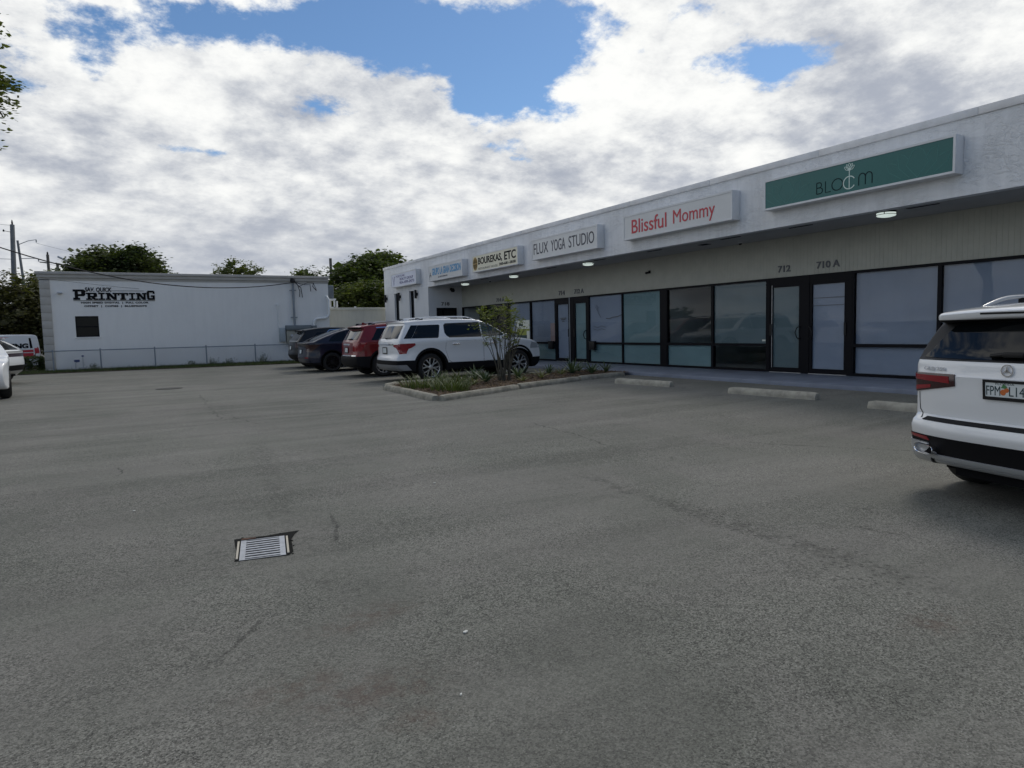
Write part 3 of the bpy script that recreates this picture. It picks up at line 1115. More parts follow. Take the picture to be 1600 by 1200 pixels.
def lotus(mb, cx, base, w, h, lw):
    mb.ribbon([(cx, base), (cx - .20 * w, base + .45 * h), (cx - .10 * w, base + .86 * h), (cx, base + h), (cx + .10 * w, base + .86 * h), (cx + .20 * w, base + .45 * h), (cx, base)], lw, .002, F)
    for s in (-1, 1):
        mb.ribbon([(cx + s * .14 * w, base + .04 * h), (cx + s * .34 * w, base + .42 * h), (cx + s * .36 * w, base + .9 * h), (cx + s * .24 * w, base + .82 * h), (cx + s * .17 * w, base + .66 * h)], lw, .002, F)
        mb.ribbon([(cx + s * .30 * w, base + .06 * h), (cx + s * .52 * w, base + .34 * h), (cx + s * .58 * w, base + .66 * h), (cx + s * .46 * w, base + .62 * h), (cx + s * .38 * w, base + .55 * h)], lw, .002, F)


lotus(mb, .54, 0.02, .98, .50, .010)
part('lotus_drawing', mb, M_TEALLIGHT)
mb = MB()
lotus(mb, 3.34, 0.02, 1.0, .54, .010)
part('lotus_drawing', mb, M_TEALLIGHT)
mb = MB()
lw, bl, hh = .019, .085, .225
x0 = 1.29
mb.ribbon([(x0, bl), (x0, bl + hh)], lw, .003, F)
mb.ribbon([(x0, bl + hh), (x0 + .06, bl + hh)] + arc(x0 + .06, bl + hh * .77, .05, hh * .23, 90, -90, 8) + [(x0, bl + hh * .54)], lw, .0032, F)
mb.ribbon([(x0, bl + hh * .53), (x0 + .07, bl + hh * .53)] + arc(x0 + .07, bl + hh * .265, .065, hh * .265, 90, -90, 8) + [(x0, bl)], lw, .0034, F)
x0 = 1.49
mb.ribbon([(x0, bl + hh), (x0, bl), (x0 + .12, bl)], lw, .003, F)
mb.ribbon(arc(1.755, bl + hh / 2, .118, hh / 2, 0, 351, 28), lw, .003, F, closed=True)
x0 = 2.215
mb.ribbon([(x0, bl), (x0, bl + .15)] + arc(x0 + .068, bl + .15, .068, .075, 180, 0, 10) + [(x0 + .136, bl)], lw, .003, F)
mb.ribbon([(x0 + .137, bl + .15)] + arc(x0 + .205, bl + .15, .068, .075, 180, 0, 10) + [(x0 + .273, bl)], lw, .0032, F)
part('lettering', mb, M_TEALDARK)
mb = MB()
cx, cz = 2.015, .185
mb.ribbon(arc(cx, cz, .125, .122, 32, 328, 30), .020, .003, F)
mb.ribbon([(cx, cz - .11), (cx, .44)], .017, .0034, F)
fb = .425


def petal(ang, ln, w, i):
    a = R(90 - ang)
    ux, uy = math.cos(a), math.sin(a)
    vx, vy = -uy, ux
    L_ = [(0, 0), (.22, .62), (.5, 1), (.78, .68), (1, 0), (.78, -.68), (.5, -1), (.22, -.62)]
    pts = catmull2([(cx + ux * ln * t + vx * w * q, fb + (uy * ln * t + vy * w * q)) for t, q in L_])
    mb.ribbon(pts, .0105, .0036 + i * .0003, F, closed=True)


def catmull2(P):
    out = []
    n = len(P)
    for i in range(n):
        a, b, c_, d_ = (Vector(P[(i + k_) % n]) for k_ in (-1, 0, 1, 2))
        for t in (0, .33, .66):
            q = 0.5 * ((2 * b) + (c_ - a) * t + (2 * a - 5 * b + 4 * c_ - d_) * t * t + (3 * b - 3 * c_ + d_ - a) * t ** 3)
            out.append((q.x, q.y))
    return out


for i, (an, ln, w) in enumerate(((0, .135, .034), (-27, .135, .028), (27, .135, .028), (-54, .130, .028), (54, .130, .028))):
    petal(an, ln, w, i)
part('flower_mark', mb, M_SIGNLINE)

F, part, W, H = sign_box(11.36, 15.38, 3.88, 4.58, M_SIGNWHITE, 'long white sign with red mixed case lettering', 0.05)
mb = MB()
add_text(mb, "Blissful", F, .32, 1.73, .10, .49, bold=.006, depth=.008)
part('lettering', mb, M_RED)
mb = MB()
add_text(mb, "Mommy", F, 1.98, 3.42, .03, .49, bold=0, depth=.008)
part('lettering', mb, M_RED)

F, part, W, H = sign_box(16.60, 20.42, 3.82, 4.54, M_SIGNWHITE, 'white sign with thin dark capital lettering for a yoga studio', 0.05)
mb = MB()
add_text(mb, "FLUX", F, .10, 1.02, .13, .50, depth=.006)
part('lettering', mb, M_NAVY)
mb = MB()
add_text(mb, "YOGA", F, 1.20, 2.04, .13, .50, depth=.006)
part('lettering', mb, M_NAVY)
mb = MB()
add_text(mb, "STUDIO", F, 2.24, 3.60, .13, .50, depth=.006)
part('lettering', mb, M_NAVY)

F, part, W, H = sign_box(21.36, 25.08, 3.78, 4.47, M_SIGNCREAM, 'cream sign with black capital lettering and a dark green and gold emblem', 0.04)
mb = MB()
add_text(mb, "BOUREKAS,", F, .50, 2.48, .20, .52, bold=.022, depth=.006)
part('lettering', mb, M_INK)
mb = MB()
add_text(mb, "ETC", F, 2.66, 3.52, .22, .54, bold=.022, depth=.006)
part('lettering', mb, M_INK)
mb = MB()
add_text(mb, "200-681-2838", F, 2.25, 3.50, .055, .155, bold=.02, depth=.006)
part('phone_number', mb, M_INK)
mb = MB()
add_text(mb, "RESTAURANT HOUSE", F, .52, 2.12, .04, .12, depth=.006)
part('small_lettering', mb, M_GREYINK)
mb = MB()
mb.prism([F @ Vector((p[0], p[1], 0)) for p in []] or arc(.24, .30, .19, .255, 0, 350, 30), 0.0005, 0.004, F)
part('emblem', mb, M_INK)
mb = MB()
mb.ribbon(arc(.24, .30, .185, .25, 0, 351, 30), .03, .0065, F, closed=True)
mb.ribbon([(.06, .30), (.42, .30)], .03, .0068, F)
mb.ribbon([(.24, .06), (.24, .54)], .035, .0071, F)
mb.ribbon(arc(.24, .30, .10, .25, 90, 270, 14), .025, .0074, F)
mb.ribbon(arc(.24, .30, .10, .25, 90, -90, 14), .025, .0077, F)
part('emblem_band', mb, M_GOLD)

F, part, W, H = sign_box(26.03, 29.65, 3.75, 4.47, M_SIGNWHITE, 'white sign with narrow light blue capital lettering', 0.05)
mb = MB()
add_text(mb, "GRUPO LA GRAN DECISION", F, .36, 3.42, .20, .53, bold=.03, depth=.006)
part('lettering', mb, M_BLUE)
mb = MB()
add_text(mb, "& ASOCIADOS", F, 1.05, 2.05, .06, .13, bold=.01, depth=.006)
mb.ribbon([(.06, .14), (.15, .36), (.24, .14)], .03, .006, F)
mb.ribbon([(.10, .22), (.26, .22)], .03, .0064, F)
part('small_lettering', mb, M_NAVY)

F, part, W, H = sign_box(31.22, 34.76, 3.78, 4.50, M_SIGNLILAC, 'small pale violet sign at the far end with a tall letter and a phone number', 0.05)
mb = MB()
mb.ribbon([(.22, .50), (.36, .06), (.50, .50)], .06, .005, F)
mb.ribbon([(.42, .50), (.58, .50)], .03, .0055, F)
add_text(mb, "FORTUNE", F, .72, 1.95, .44, .55, depth=.006)
add_text(mb, "REALTY GROUP", F, 1.25, 3.1, .27, .40, bold=.012, depth=.006)
add_text(mb, "954-499-2473", F, 1.20, 3.2, .08, .22, bold=.02, depth=.006)
part('lettering', mb, M_PURPLE)

# ---------------------------------------------------------------- numbers over the doors


def number(txt, y0, y1, z0, z1, label):
    mb = MB()
    add_text(mb, txt, facade_frame(XS, y1, z0), 0, y1 - y0, 0, z1 - z0, bold=.02, depth=.02)
    o = mb.build('house_number', M_NUMBER)
    tag(o, label, 'house number', 'house numbers over the shop doors')
    return o


number("712", 11.33, 11.70, 2.70, 2.87, 'grey metal number 712 over the shop door nearest the white car')
number("710 A", 9.97, 10.58, 2.70, 2.87, 'grey metal number 710 A over the glass door beside the wide blinds')
number("714", 21.40, 21.80, 2.68, 2.85, 'grey metal number 714 over the pale door of the middle shop')
number("712 A", 20.17, 20.76, 2.68, 2.85, 'grey metal number 712 A over the frosted glass door')
number("714 A", 26.10, 26.83, 2.66, 2.83, 'grey metal number 714 A above the leafy shrub')
mb = MB()
add_text(mb, "718", frame((13.66, YE, 2.66), (1, 0, 0), (0, 0, 1)), 0, .44, 0, .17, bold=.02, depth=.02)
tag(mb.build('house_number', M_NUMBER), 'grey metal number 718 over the dark end door', 'house number', 'house numbers over the shop doors')

# ---------------------------------------------------------------- lamps and cameras under the soffit
LBL = ['round lit ceiling light under the teal sign', 'round lit ceiling light under the yoga studio sign', 'round lit ceiling light under the cream bakery sign', 'round lit ceiling light under the light blue lettered sign']


def ceiling_light():
    o = empty('ceiling_light')
    mb = MB()
    mb.lathe([(.02, 0), (.185, 0), (.185, -.03), (.02, -.03)], 32)
    mb.build('base', M_BLACK, o, sm=40)
    mb = MB()
    mb.lathe([(.178, -.030), (.178, -.075), (.165, -.092), (.10, -.108), (.004, -.114)], 32)
    mb.build('diffuser', M_LAMPON, o, sm=50)
    mb = MB()
    mb.lathe([(.179, -.063), (.187, -.063), (.187, -.072), (.179, -.072)], 32, cap=False)
    for a in range(0, 360, 90):
        mb.box(.178, .188, -.006, .006, -.07, -.03, Matrix.Rotation(R(a + 20), 4, 'Z'))
    mb.build('band', M_BLACK, o, sm=40)
    return o


cl0 = ceiling_light()
for i, (x, y) in enumerate(((13.42, 8.05), (13.62, 18.3), (13.72, 23.4), (13.72, 27.8))):
    o = cl0 if i == 0 else copy_tree(cl0)
    o.location = (x, y, Z_SOF + .02)
    tag(o, LBL[i], 'ceiling light', 'round lights under the canopy')


def dome_camera(x, y, z, label):
    o = empty('security_camera', (x, y, z), 0, label, 'camera', 'security cameras under the canopy')
    mb = MB()
    mb.lathe([(.01, 0), (.055, 0), (.055, -.02), (.01, -.02)], 20)
    mb.build('mount', M_WHITEPL, o, sm=40)
    mb = MB()
    mb.lathe([(.046, -.02), (.046, -.035), (.034, -.06), (.002, -.07)], 20)
    mb.build('dome', M_CARGLASS, o, sm=60)


dome_camera(14.5, 12.68, 3.58, 'small dark dome camera under the soffit above the dark window')
dome_camera(14.2, 26.3, 3.58, 'small dark dome camera between the two farthest ceiling lights')
o = empty('security_camera', (XS, 16.6, 3.14), 0, 'small black bullet camera on the boarded wall above the windows', 'camera', 'security cameras under the canopy')
mb = MB()
mb.bbox(-.03, 0, -.045, .045, -.045, .045, .006)
mb.tube([(-.02, 0, 0), (-.07, 0, -.01)], .016, 8)
mb.build('bracket', M_BLACK, o, sm=40)
mb = MB()
mb.lathe([(.03, 0), (.034, .01), (.034, .13), (.028, .14)], 16, Matrix.Translation((-.06, -.03, -.02)) @ Matrix.Rotation(R(-100), 4, 'Y'))
mb.build('housing', M_BLACK, o, sm=40)

# twin flood light on the end wall
o = empty('flood_light', (14.22, YE, 3.46), 0, 'black twin headed flood light high on the end wall', 'flood light')
mb = MB()
mb.lathe([(.07, 0), (.07, .04)], 16, Matrix.Rotation(R(90), 4, 'X'))
mb.tube([(0, -.04, 0), (-.09, -.08, 0.02)], .02, 6)
mb.tube([(0, -.04, 0), (.09, -.08, 0.02)], .02, 6)
mb.build('bracket', M_BLACK, o, sm=40)
for s in (-1, 1):
    mb = MB()
    mb.lathe([(.03, 0), (.06, .05), (.10, .17), (.09, .175)], 16, Matrix.Translation((s * .09, -.08, .03)) @ Matrix.Rotation(R(s * 42), 4, 'Y') @ Matrix.Rotation(R(140), 4, 'X'))
    mb.build('lamp_head', M_BLACK, o, sm=40)

# up-down wall lights
wl = empty('wall_light')
mb = MB()
mb.bbox(-.05, 0, -.055, .055, -.07, .07, .006)
mb.build('bracket', M_BLACK, wl)
mb = MB()
mb.lathe([(.058, -.21), (.062, -.20), (.062, .20), (.058, .21)], 20, Matrix.Translation((-.11, 0, 0)))
mb.build('cylinder_shade', M_GREYMET if False else M_BLACK, wl, sm=40)
WL = ['black up and down wall light at the far corner of the shop building', 'black up and down wall light between the two slit windows', 'black up and down wall light right of the second slit window']
for i, yy in enumerate((36.2, 34.12, 31.75)):
    q = wl if i == 0 else copy_tree(wl)
    q.location = (XF, yy, 3.29)
    tag(q, WL[i], 'wall light', 'wall lights by the slit windows')

# letter boxes below the windows
for y0, lab in ((22.13, 'black letter box left of the pale middle door'), (19.42, 'black letter box under the window right of the frosted door')):
    o = empty('letter_box', (XS, y0 + .15, .6), 0, lab, 'letter box', 'letter boxes on the shop front')
    mb = MB()
    mb.bbox(-.14, -.032, -.15, .15, 0.0, .29, .008)
    mb.build('box', M_BLACK, o, sm=40)
    mb = MB()
    mb.bbox(-.155, -.03, -.158, .158, .292, .315, .006, Matrix.Rotation(0, 4, 'X'))
    mb.build('lid', M_BLACK, o, sm=40)

# printed banner stand on the walk beyond the white SUV
o = empty('banner_stand', (13.9, 23.05, .12), 0, 'white and green printed banner stand by the shop window behind the white SUV bonnet', 'banner')
mb = MB()
mb.bbox(-.05, .05, -.52, .52, 0, .05, .01)
mb.tube([(0, .45, .05), (0, .45, 1.66)], .012, 8)
mb.tube([(0, -.45, .05), (0, -.45, 1.66)], .012, 8)
mb.build('frame', M_GALV, o)
mb = MB()
mb.box(-.018, -.012, -.5, .5, .08, 1.64)
mb.build('banner', M_BANNER, o)
mb = MB()
mb.box(-.023, -.0185, -.5, .46, 1.22, 1.30)
mb.box(-.0235, -.0188, -.28, .46, 1.05, 1.219)
mb.build('green_band', M_YELGREEN, o)
mb = MB()
mb.box(-.0245, -.0192, -.30, .46, .30, 1.049)
mb.prism(arc(-.04, 1.46, .06, .06, 0, 340, 16), 0.019, 0.024, frame((0, 0, 0), (0, -1, 0), (0, 0, 1)))
mb.box(-.0245, -.0192, .10, .30, 1.42, 1.50)
mb.build('printed_panel', M_DARKTEAL, o)
# ---------------------------------------------------------------- the printing shop
YP = 34.50
px0, px1 = -2.87, 9.24
pr = empty('printing_building', (3.2, YP, 0), 0, 'low white stucco building with a dark beige cornice and bold black lettering', 'building')
PINV = Matrix.Translation((-3.2, -YP, 0))


def atp(o):
    o.matrix_parent_inverse = PINV
    return o


mb = MB()
wx0, wx1, wz0, wz1 = -1.69, -0.83, 1.53, 2.43
xa = -2.50
for a, b, c, d in ((xa, wx0, -.1, 4.0), (wx1, px1, -.1, 4.0), (wx0, wx1, -.1, wz0), (wx0, wx1, wz1, 4.0)):
    mb.box(a, b, YP, YP + .2, c, d)
mb.box(px1 - .2, px1, YP + .2, YP + 13, -.1, 4.0)
mb.box(px0 + .06, xa - 0.0, YP + .2, YP + 13, -.1, 4.0)
mb.box(px0 + .06, px1, YP + 12.8, YP + 13, -.1, 4.0)
atp(mb.build('wall', M_STUCCO_PRINT, pr))
mb = MB()
z = -0.1
i = 0
while z < 3.9:
    h = min(.335, 4.0 - z)
    mb.bbox(px0, xa + .002, YP - .055, YP + .199, z, z + h - .008, .012)
    z += h
mb.box(px0 + .012, xa - .012, YP - .03, YP + .19, -.1, 3.99)
atp(mb.build('corner_pier', M_BEIGE, pr, sm=40))
mb = MB()
mb.box(px0 - .03, px1 + .01, YP - .03, YP + .25, 3.96, 4.06)
mb.bbox(px0 - .06, px1 + .03, YP - .09, YP + .28, 4.06, 4.20, .02)
mb.bbox(px0 - .12, px1 + .05, YP - .15, YP + .3, 4.20, 4.32, .02)
mb.box(px1 - .25, px1 + .03, YP + .3, YP + 13.05, 4.06, 4.30)
mb.box(px0 - .06, px0 + .2, YP + .3, YP + 13.05, 4.06, 4.30)
atp(mb.build('cornice', M_BEIGE, pr, sm=40))
mb = MB()
mb.box(px0 + .2, px1 - .25, YP + .25, YP + 12.8, 3.85, 3.95)
atp(mb.build('roof', M_SOFFIT, pr))
mb = MB()
mb.box(wx0, wx1, YP + .05, YP + .10, wz0, wz0 + .05)
mb.box(wx0, wx1, YP + .05, YP + .10, wz1 - .05, wz1)
mb.box(wx0, wx0 + .04, YP + .05, YP + .10, wz0 + .05, wz1 - .05)
mb.box(wx1 - .04, wx1, YP + .05, YP + .10, wz0 + .05, wz1 - .05)
mb.box(wx0 + .04, wx1 - .04, YP + .04, YP + .10, 1.95, 2.0)
w = atp(mb.build('window', M_DARKFRAME, pr))
mb = MB()
mb.box(wx0 + .04, wx1 - .04, YP + .07, YP + .08, wz0 + .05, 1.95)
mb.box(wx0 + .04, wx1 - .04, YP + .065, YP + .075, 2.0, wz1 - .05)
mb.build('pane', M_SHOPDARK, w)
mb = MB()
mb.bbox(wx0 - .05, wx1 + .05, YP - .03, YP + .05, wz0 - .05, wz0, .008)
mb.build('sill', M_STUCCO_PRINT, w)

# lettering: a sign of its own on the wall
sg = empty('wall_lettering', (-.15, YP, 3.1), 0, 'bold black printing shop lettering with smaller lines below, on the white wall', 'sign')
SINV = Matrix.Translation((.15, -YP, -3.1))


def sgpart(name, mb_, mat):
    o = mb_.build(name, mat, sg)
    o.matrix_parent_inverse = SINV


F = frame((-1.70, YP, 3.13), (1, 0, 0), (0, 0, 1))
mb = MB()
_d = [0.004]


def slab(pts):
    _d[0] += 0.0004
    mb.prism(pts, 0, _d[0] + .01, F)


def rect(a, b, c, d):
    slab([(a, c), (b, c), (b, d), (a, d)])


def letter(ch, x, w, h):
    s = w * .34
    t = h * .20
    if ch == 'I':
        rect(x + w * .5 - s / 2, x + w * .5 + s / 2, 0, h)
        rect(x, x + w, 0, t)
        rect(x, x + w, h - t, h)
    if ch in 'PR':
        st = w * .14
        rect(x + st, x + st + w * .26, 0, h)
        rect(x, x + w * .55, 0, t)
        rect(x, x + w * .72, h - t, h)
        rect(x + st, x + w * .74, h * .36, h * .36 + t)
        slab([(x + w * .66, h), (x + w * .86, h), (x + w * .98, h * .88), (x + w * .98, h * .48), (x + w * .86, h * .36), (x + w * .66, h * .36)])
        if ch == 'R':
            slab([(x + w * .42, h * .4), (x + w * .70, h * .4), (x + w * 1.0, 0), (x + w * .68, 0)])
            rect(x + w * .66, x + w * 1.06, 0, t)
    if ch == 'N':
        rect(x + w * .10, x + w * .32, 0, h)
        rect(x + w * .70, x + w * .90, 0, h)
        slab([(x + w * .06, h), (x + w * .36, h), (x + w * .92, 0), (x + w * .64, 0)])
        rect(x, x + w * .42, 0, t)
        rect(x, x + w * .40, h - t, h)
        rect(x + w * .58, x + w, h - t, h)
    if ch == 'T':
        rect(x + w * .5 - s / 2, x + w * .5 + s / 2, 0, h)
        rect(x, x + w, h - t, h)
        rect(x, x + w * .16, h * .62, h)
        rect(x + w * .84, x + w, h * .62, h)
        rect(x + w * .22, x + w * .78, 0, t)
    if ch == 'G':
        rect(x, x + w * .30, h * .14, h * .86)
        slab([(x, h * .14), (x + w * .14, 0), (x + w, 0), (x + w, t), (x + w * .2, t)])
        slab([(x, h * .86), (x + w * .14, h), (x + w * .86, h), (x + w, h * .86), (x + w, h - t), (x + w * .2, h - t)])
        rect(x + w * .76, x + w, h * .66, h * .9)
        rect(x + w * .70, x + w, 0.02, h * .46)
        rect(x + w * .50, x + w, h * .34, h * .50)


letter('P', 0.0, .46, .445)
for ch, x, w in (('R', .47, .42), ('I', .93, .24), ('N', 1.20, .46), ('T', 1.66, .40), ('I', 2.09, .24), ('N', 2.36, .42)):
    letter(ch, x, w, .31)
letter('G', 2.79, .31, .415)
sgpart('main_lettering', mb, M_INK)
mb = MB()
mb.box(-1.70, 1.40, YP - .012, YP - .0005, 3.085, 3.105)
mb.box(-.28, .98, YP - .012, YP - .0005, 3.52, 3.535)
sgpart('rule_line', mb, M_INK)
mb = MB()
F2 = frame((-1.70, YP, 3.47), (1, 0, 0), (0, 0, 1))
add_text(mb, "SAV. QUICK", F2, .44, 1.44, -.02, .20, shear=.15, bold=.03, depth=.016)
sgpart('script_lettering', mb, M_INK)
mb = MB()
F3 = frame((-1.70, YP, 2.79), (1, 0, 0), (0, 0, 1))
add_text(mb, "HIGH SPEED DIGITAL  |  FULL COLOR", F3, .27, 2.84, .16, .26, bold=.05, spacing=1.12, depth=.008)
add_text(mb, "OFFSET  |  COPIES  |  BLUEPRINTS", F3, .38, 2.76, .01, .11, bold=.05, spacing=1.12, depth=.008)
sgpart('small_lettering', mb, M_INK)

# wall lamp at the left
o = empty('wall_lamp', (-2.17, YP, 3.41), 0, 'small white wall lamp left of the printing lettering', 'wall lamp')
mb = MB()
mb.bbox(-.08, .08, -.05, 0, -.05, .05, .01)
mb.build('back_plate', M_WHITEPL, o, sm=40)
mb = MB()
mb.bbox(-.10, .10, -.16, -.045, -.03, .045, .02)
mb.build('lamp_hood', M_GALV, o, sm=40)

# electric service: mast, boxes, conduit
o = empty('service_mast', (7.48, YP, 1.85), 0, 'grey electric service mast with a dark weatherhead against the white wall', 'service mast')
mb = MB()
mb.tube([(0, -.09, 0), (0, -.09, 2.16)], .052, 12)
mb.build('mast_pipe', M_GREYMET, o, sm=40)
mb = MB()
mb.lathe([(.09, 0), (.12, .06), (.115, .14), (.07, .20), (.01, .22)], 16, Matrix.Translation((0, -.10, 2.14)))
mb.bbox(-.08, .10, -.24, -.08, 2.12, 2.24, .03)
mb.build('weatherhead', M_BLACK, o, sm=40)
for zz in (.42, 1.76):
    mb = MB()
    mb.box(-.16, .16, -.06, -.001, zz - .02, zz + .02)
    mb.build('clamp', M_GREYMET, o)
mb = MB()
rnd = random.Random(4)
mb.tube([(.05, -.2, 2.2), (.2, -.24, 2.02), (.30, -.22, 1.70), (.28, -.2, 1.42)], .02, 6)
mb.tube([(.05, -.2, 2.2), (.16, -.26, 2.05), (.36, -.22, 1.86), (.42, -.2, 1.40)], .02, 6)
mb.tube([(.05, -.2, 2.2), (.3, -.25, 2.06), (.62, -.22, 2.03), (.82, -.2, 2.06), (.84, -.2, 1.70)], .016, 6)
mb.tube([(.30, -.22, 1.95), (.7, -.24, 2.14), (.98, -.22, 2.12), (1.10, -.2, 1.82), (1.12, -.2, 1.72)], .014, 6)
mb.tube([(.98, -.22, 2.12), (.95, -.2, 1.95), (1.10, -.2, 1.76)], .02, 6)
mb.build('drip_loop', M_WIRE, o, sm=60)


def ebox(x0, x1, z0, z1, d, label, mat):
    o = empty('electrical_box', ((x0 + x1) / 2, YP, z0), 0, label, 'electrical box')
    w, h = (x1 - x0) / 2, z1 - z0
    mb = MB()
    mb.bbox(-w, w, -d, -.001, 0, h, .012)
    mb.build('enclosure', mat, o, sm=40)
    mb = MB()
    mb.bbox(-w + .03, w - .03, -d - .012, -d + .001, .03, h - .03, .006)
    mb.build('cover', mat, o, sm=40)
    return o


M_BOXGREY = pbr("box_grey", (0.34, 0.38, 0.40), 0.5, var=0.06, vscale=4)
M_BOXDARK = pbr("box_dark_grey", (0.14, 0.165, 0.18), 0.5, var=0.06, vscale=4)
M_BOXTAN = pbr("box_tan", (0.30, 0.29, 0.24), 0.5, var=0.12, vscale=4)
b = ebox(6.72, 7.0, 1.08, 1.76, .18, 'tall narrow grey electrical box left of the mast', M_BOXGREY)
b = ebox(7.03, 8.26, 1.64, 1.88, .24, 'long dark grey wiring trough at the foot of the mast', M_BOXDARK)
b = ebox(7.05, 7.80, 0.95, 1.62, .17, 'tan meter panel below the wiring trough', M_BOXTAN)
mb = MB()
mb.lathe([(.09, 0), (.09, .06), (.07, .10), (.01, .11)], 16, Matrix.Translation((-.12, -.18, .4)) @ Matrix.Rotation(R(90), 4, 'X'))
mb.build('meter', M_LAMPCLEAR, b, sm=40)
o = empty('conduit', (8.42, YP, 1.8), 0, 'thick pale pipe bending up the right end of the white wall', 'conduit')
mb = MB()
pp = [(0, -.10, -.7), (0, -.10, .12)] + [(.22 - .22 * math.cos(R(a)), -.10, .12 + .28 * math.sin(R(a))) for a in range(15, 91, 15)] + [(.50, -.10, .42)] + [(.55 + .24 * math.sin(R(a)), -.10, .70 - .28 * math.cos(R(a))) for a in range(0, 91, 15)] + [(.80, -.10, 1.36), (.72, .0, 1.52), (.72, .3, 1.55)]
mb.tube(pp, .062, 12)
mb.build('pipe', M_WHITEPVC, o, sm=50)
mb = MB()
mb.bbox(-.13, .13, -.17, -.03, -.06, .05, .01)
mb.build('junction_box', M_BOXDARK, o, sm=40)
o = empty('vent_pipe', (6.72, YP, 1.8), 0, 'thin white conduit running up the wall to a small round box', 'conduit')
mb = MB()
mb.tube([(0, -.03, 0), (0, -.03, 1.05)], .018, 8)
mb.build('pipe', M_WHITEPVC, o, sm=40)
mb = MB()
mb.lathe([(.07, 0), (.07, .06)], 14, Matrix.Translation((0, -.0, 1.1)) @ Matrix.Rotation(R(90), 4, 'X'))
mb.build('round_box', M_WHITEPVC, o, sm=40)

# garden tap and blue valve near the left end
o = empty('water_valve', (-1.78, YP - .35, gz(-1.7, 34)), 0, 'low pipe with a blue valve standing in the grass near the wall', 'water valve')
mb = MB()
mb.tube([(0, 0, 0), (0, 0, .36), (.1, 0, .42)], .022, 8)
mb.tube([(.28, 0, 0), (.28, 0, .62)], .018, 8)
mb.tube([(.1, 0, .14), (.4, 0, .14)], .018, 8)
mb.build('pipework', M_GALV, o, sm=50)
mb = MB()
mb.bbox(-.04, .16, -.05, .05, .40, .50, .01)
mb.lathe([(.045, 0), (.045, .06)], 12, Matrix.Translation((.28, 0, .62)))
mb.build('valve_body', pbr("valve_blue", (0.03, 0.05, 0.16), 0.5), o, sm=40)

# chain-link fence in front
YF_ = 34.05
fx = [-2.55, -.84, 1.24, 3.35, 5.50, 7.3, 8.9]
o = empty('chain_link_fence', (3.2, YF_, .06), 0, 'low grey chain link fence along the printing shop wall', 'fence')
FINV = Matrix.Translation((-3.2, -YF_, -.06))
for x in fx:
    mb = MB()
    mb.tube([(x, YF_, 0), (x, YF_, 1.0)], .03, 10)
    mb.lathe([(.034, 0), (.02, .03)], 10, Matrix.Translation((x, YF_, 1.0)))
    q = mb.build('post', M_GREYMET, o, sm=50)
    q.matrix_parent_inverse = FINV
mb = MB()
mb.tube([(fx[0] - .3, YF_, .965), (fx[-1], YF_, .945)], .022, 8)
q = mb.build('top_rail', M_GREYMET, o, sm=50)
q.matrix_parent_inverse = FINV
mb = MB()
x = fx[0]
H_ = .86
while x < fx[-1]:
    for s in (-1, 1):
        xa_, xb_ = (x, x + H_) if s > 0 else (x + H_, x)
        za_, zb_ = .09, .95
        mb.tube([(xa_, YF_ + s * .002, za_), (xb_, YF_ + s * .002, zb_)], .0011, 3, cap=False)
    x += .075
q = mb.build('wire_mesh', M_GREYMET, o)
q.matrix_parent_inverse = FINV

# lower wing behind, with roof plant
YW = 36.90
wg = empty('rear_wing', (11.2, YW, 0), 0, 'lower cream wing between the printing shop and the shop building', 'building')
WINV = Matrix.Translation((-11.2, -YW, 0))
mb = MB()
mb.box(9.24, 11.3, YW, YW + .2, 0, 1.86)
mb.box(9.24, 13.3, YW, YW + .2, 1.86, 2.7)
mb.box(9.24, 9.44, YW + .2, YW + 8.2, 0, 2.7)
mb.box(9.44, 16, YW + 8, YW + 8.2, 0, 2.7)
q = mb.build('wall', M_CREAM, wg)
q.matrix_parent_inverse = WINV
mb = MB()
mb.bbox(9.24, 13.3, YW - .05, YW + .3, 2.70, 2.84, .01)
q = mb.build('cornice', M_CREAM, wg, sm=40)
q.matrix_parent_inverse = WINV
mb = MB()
mb.box(9.24, 16, YW + .3, YW + 8, 2.55, 2.65)
q = mb.build('roof', M_SOFFIT, wg)
q.matrix_parent_inverse = WINV
mb = MB()
mb.box(11.3, 13.3, YW + .25, YW + .3, 0, 1.86)
q = mb.build('dark_doorway', M_BLACKMATT, wg)  # black sheet standing in for the dark of the door opening
q.matrix_parent_inverse = WINV
o = empty('air_conditioner', (10.0, 38.6, 2.65), 0, 'grey ribbed air conditioner on a white frame on the lower roof', 'air conditioner')
mb = MB()
mb.bbox(-.55, .55, -.4, .4, .75, 1.5, .03)
c = mb.build('housing', M_BOXDARK, o, sm=40)
mb = MB()
for i in range(18):
    x = -.5 + i * .0588
    mb.box(x - .012, x + .012, -.43, -.401, .8, 1.44)
mb.build('fin_grille', M_GREYMET, c)
mb = MB()
for x in (-.55, -.15, .22, .55):
    for y in (-.4, .4):
        mb.box(x - .04, x + .04, y - .04, y + .04, -.1, .66)
mb.bbox(-.65, .65, -.45, .45, .66, .745, .01)
mb.box(-.6, .6, -.44, -.36, .22, .28)
mb.build('stand', M_WHITEPVC, o)
for x, y, h, lab in ((10.75, 38.4, .62, 'tall white vent pipe standing on the lower roof'), (11.75, 38.2, .30, 'short white vent pipe right of the taller one on the lower roof')):
    mb = MB()
    mb.lathe([(.055, 0), (.055, h), (.04, h), (.04, h - .05)], 12)
    q = mb.build('roof_pipe', M_WHITEPVC, None, sm=40, loc=(x, y, 2.65))
    tag(q, lab, 'pipe')

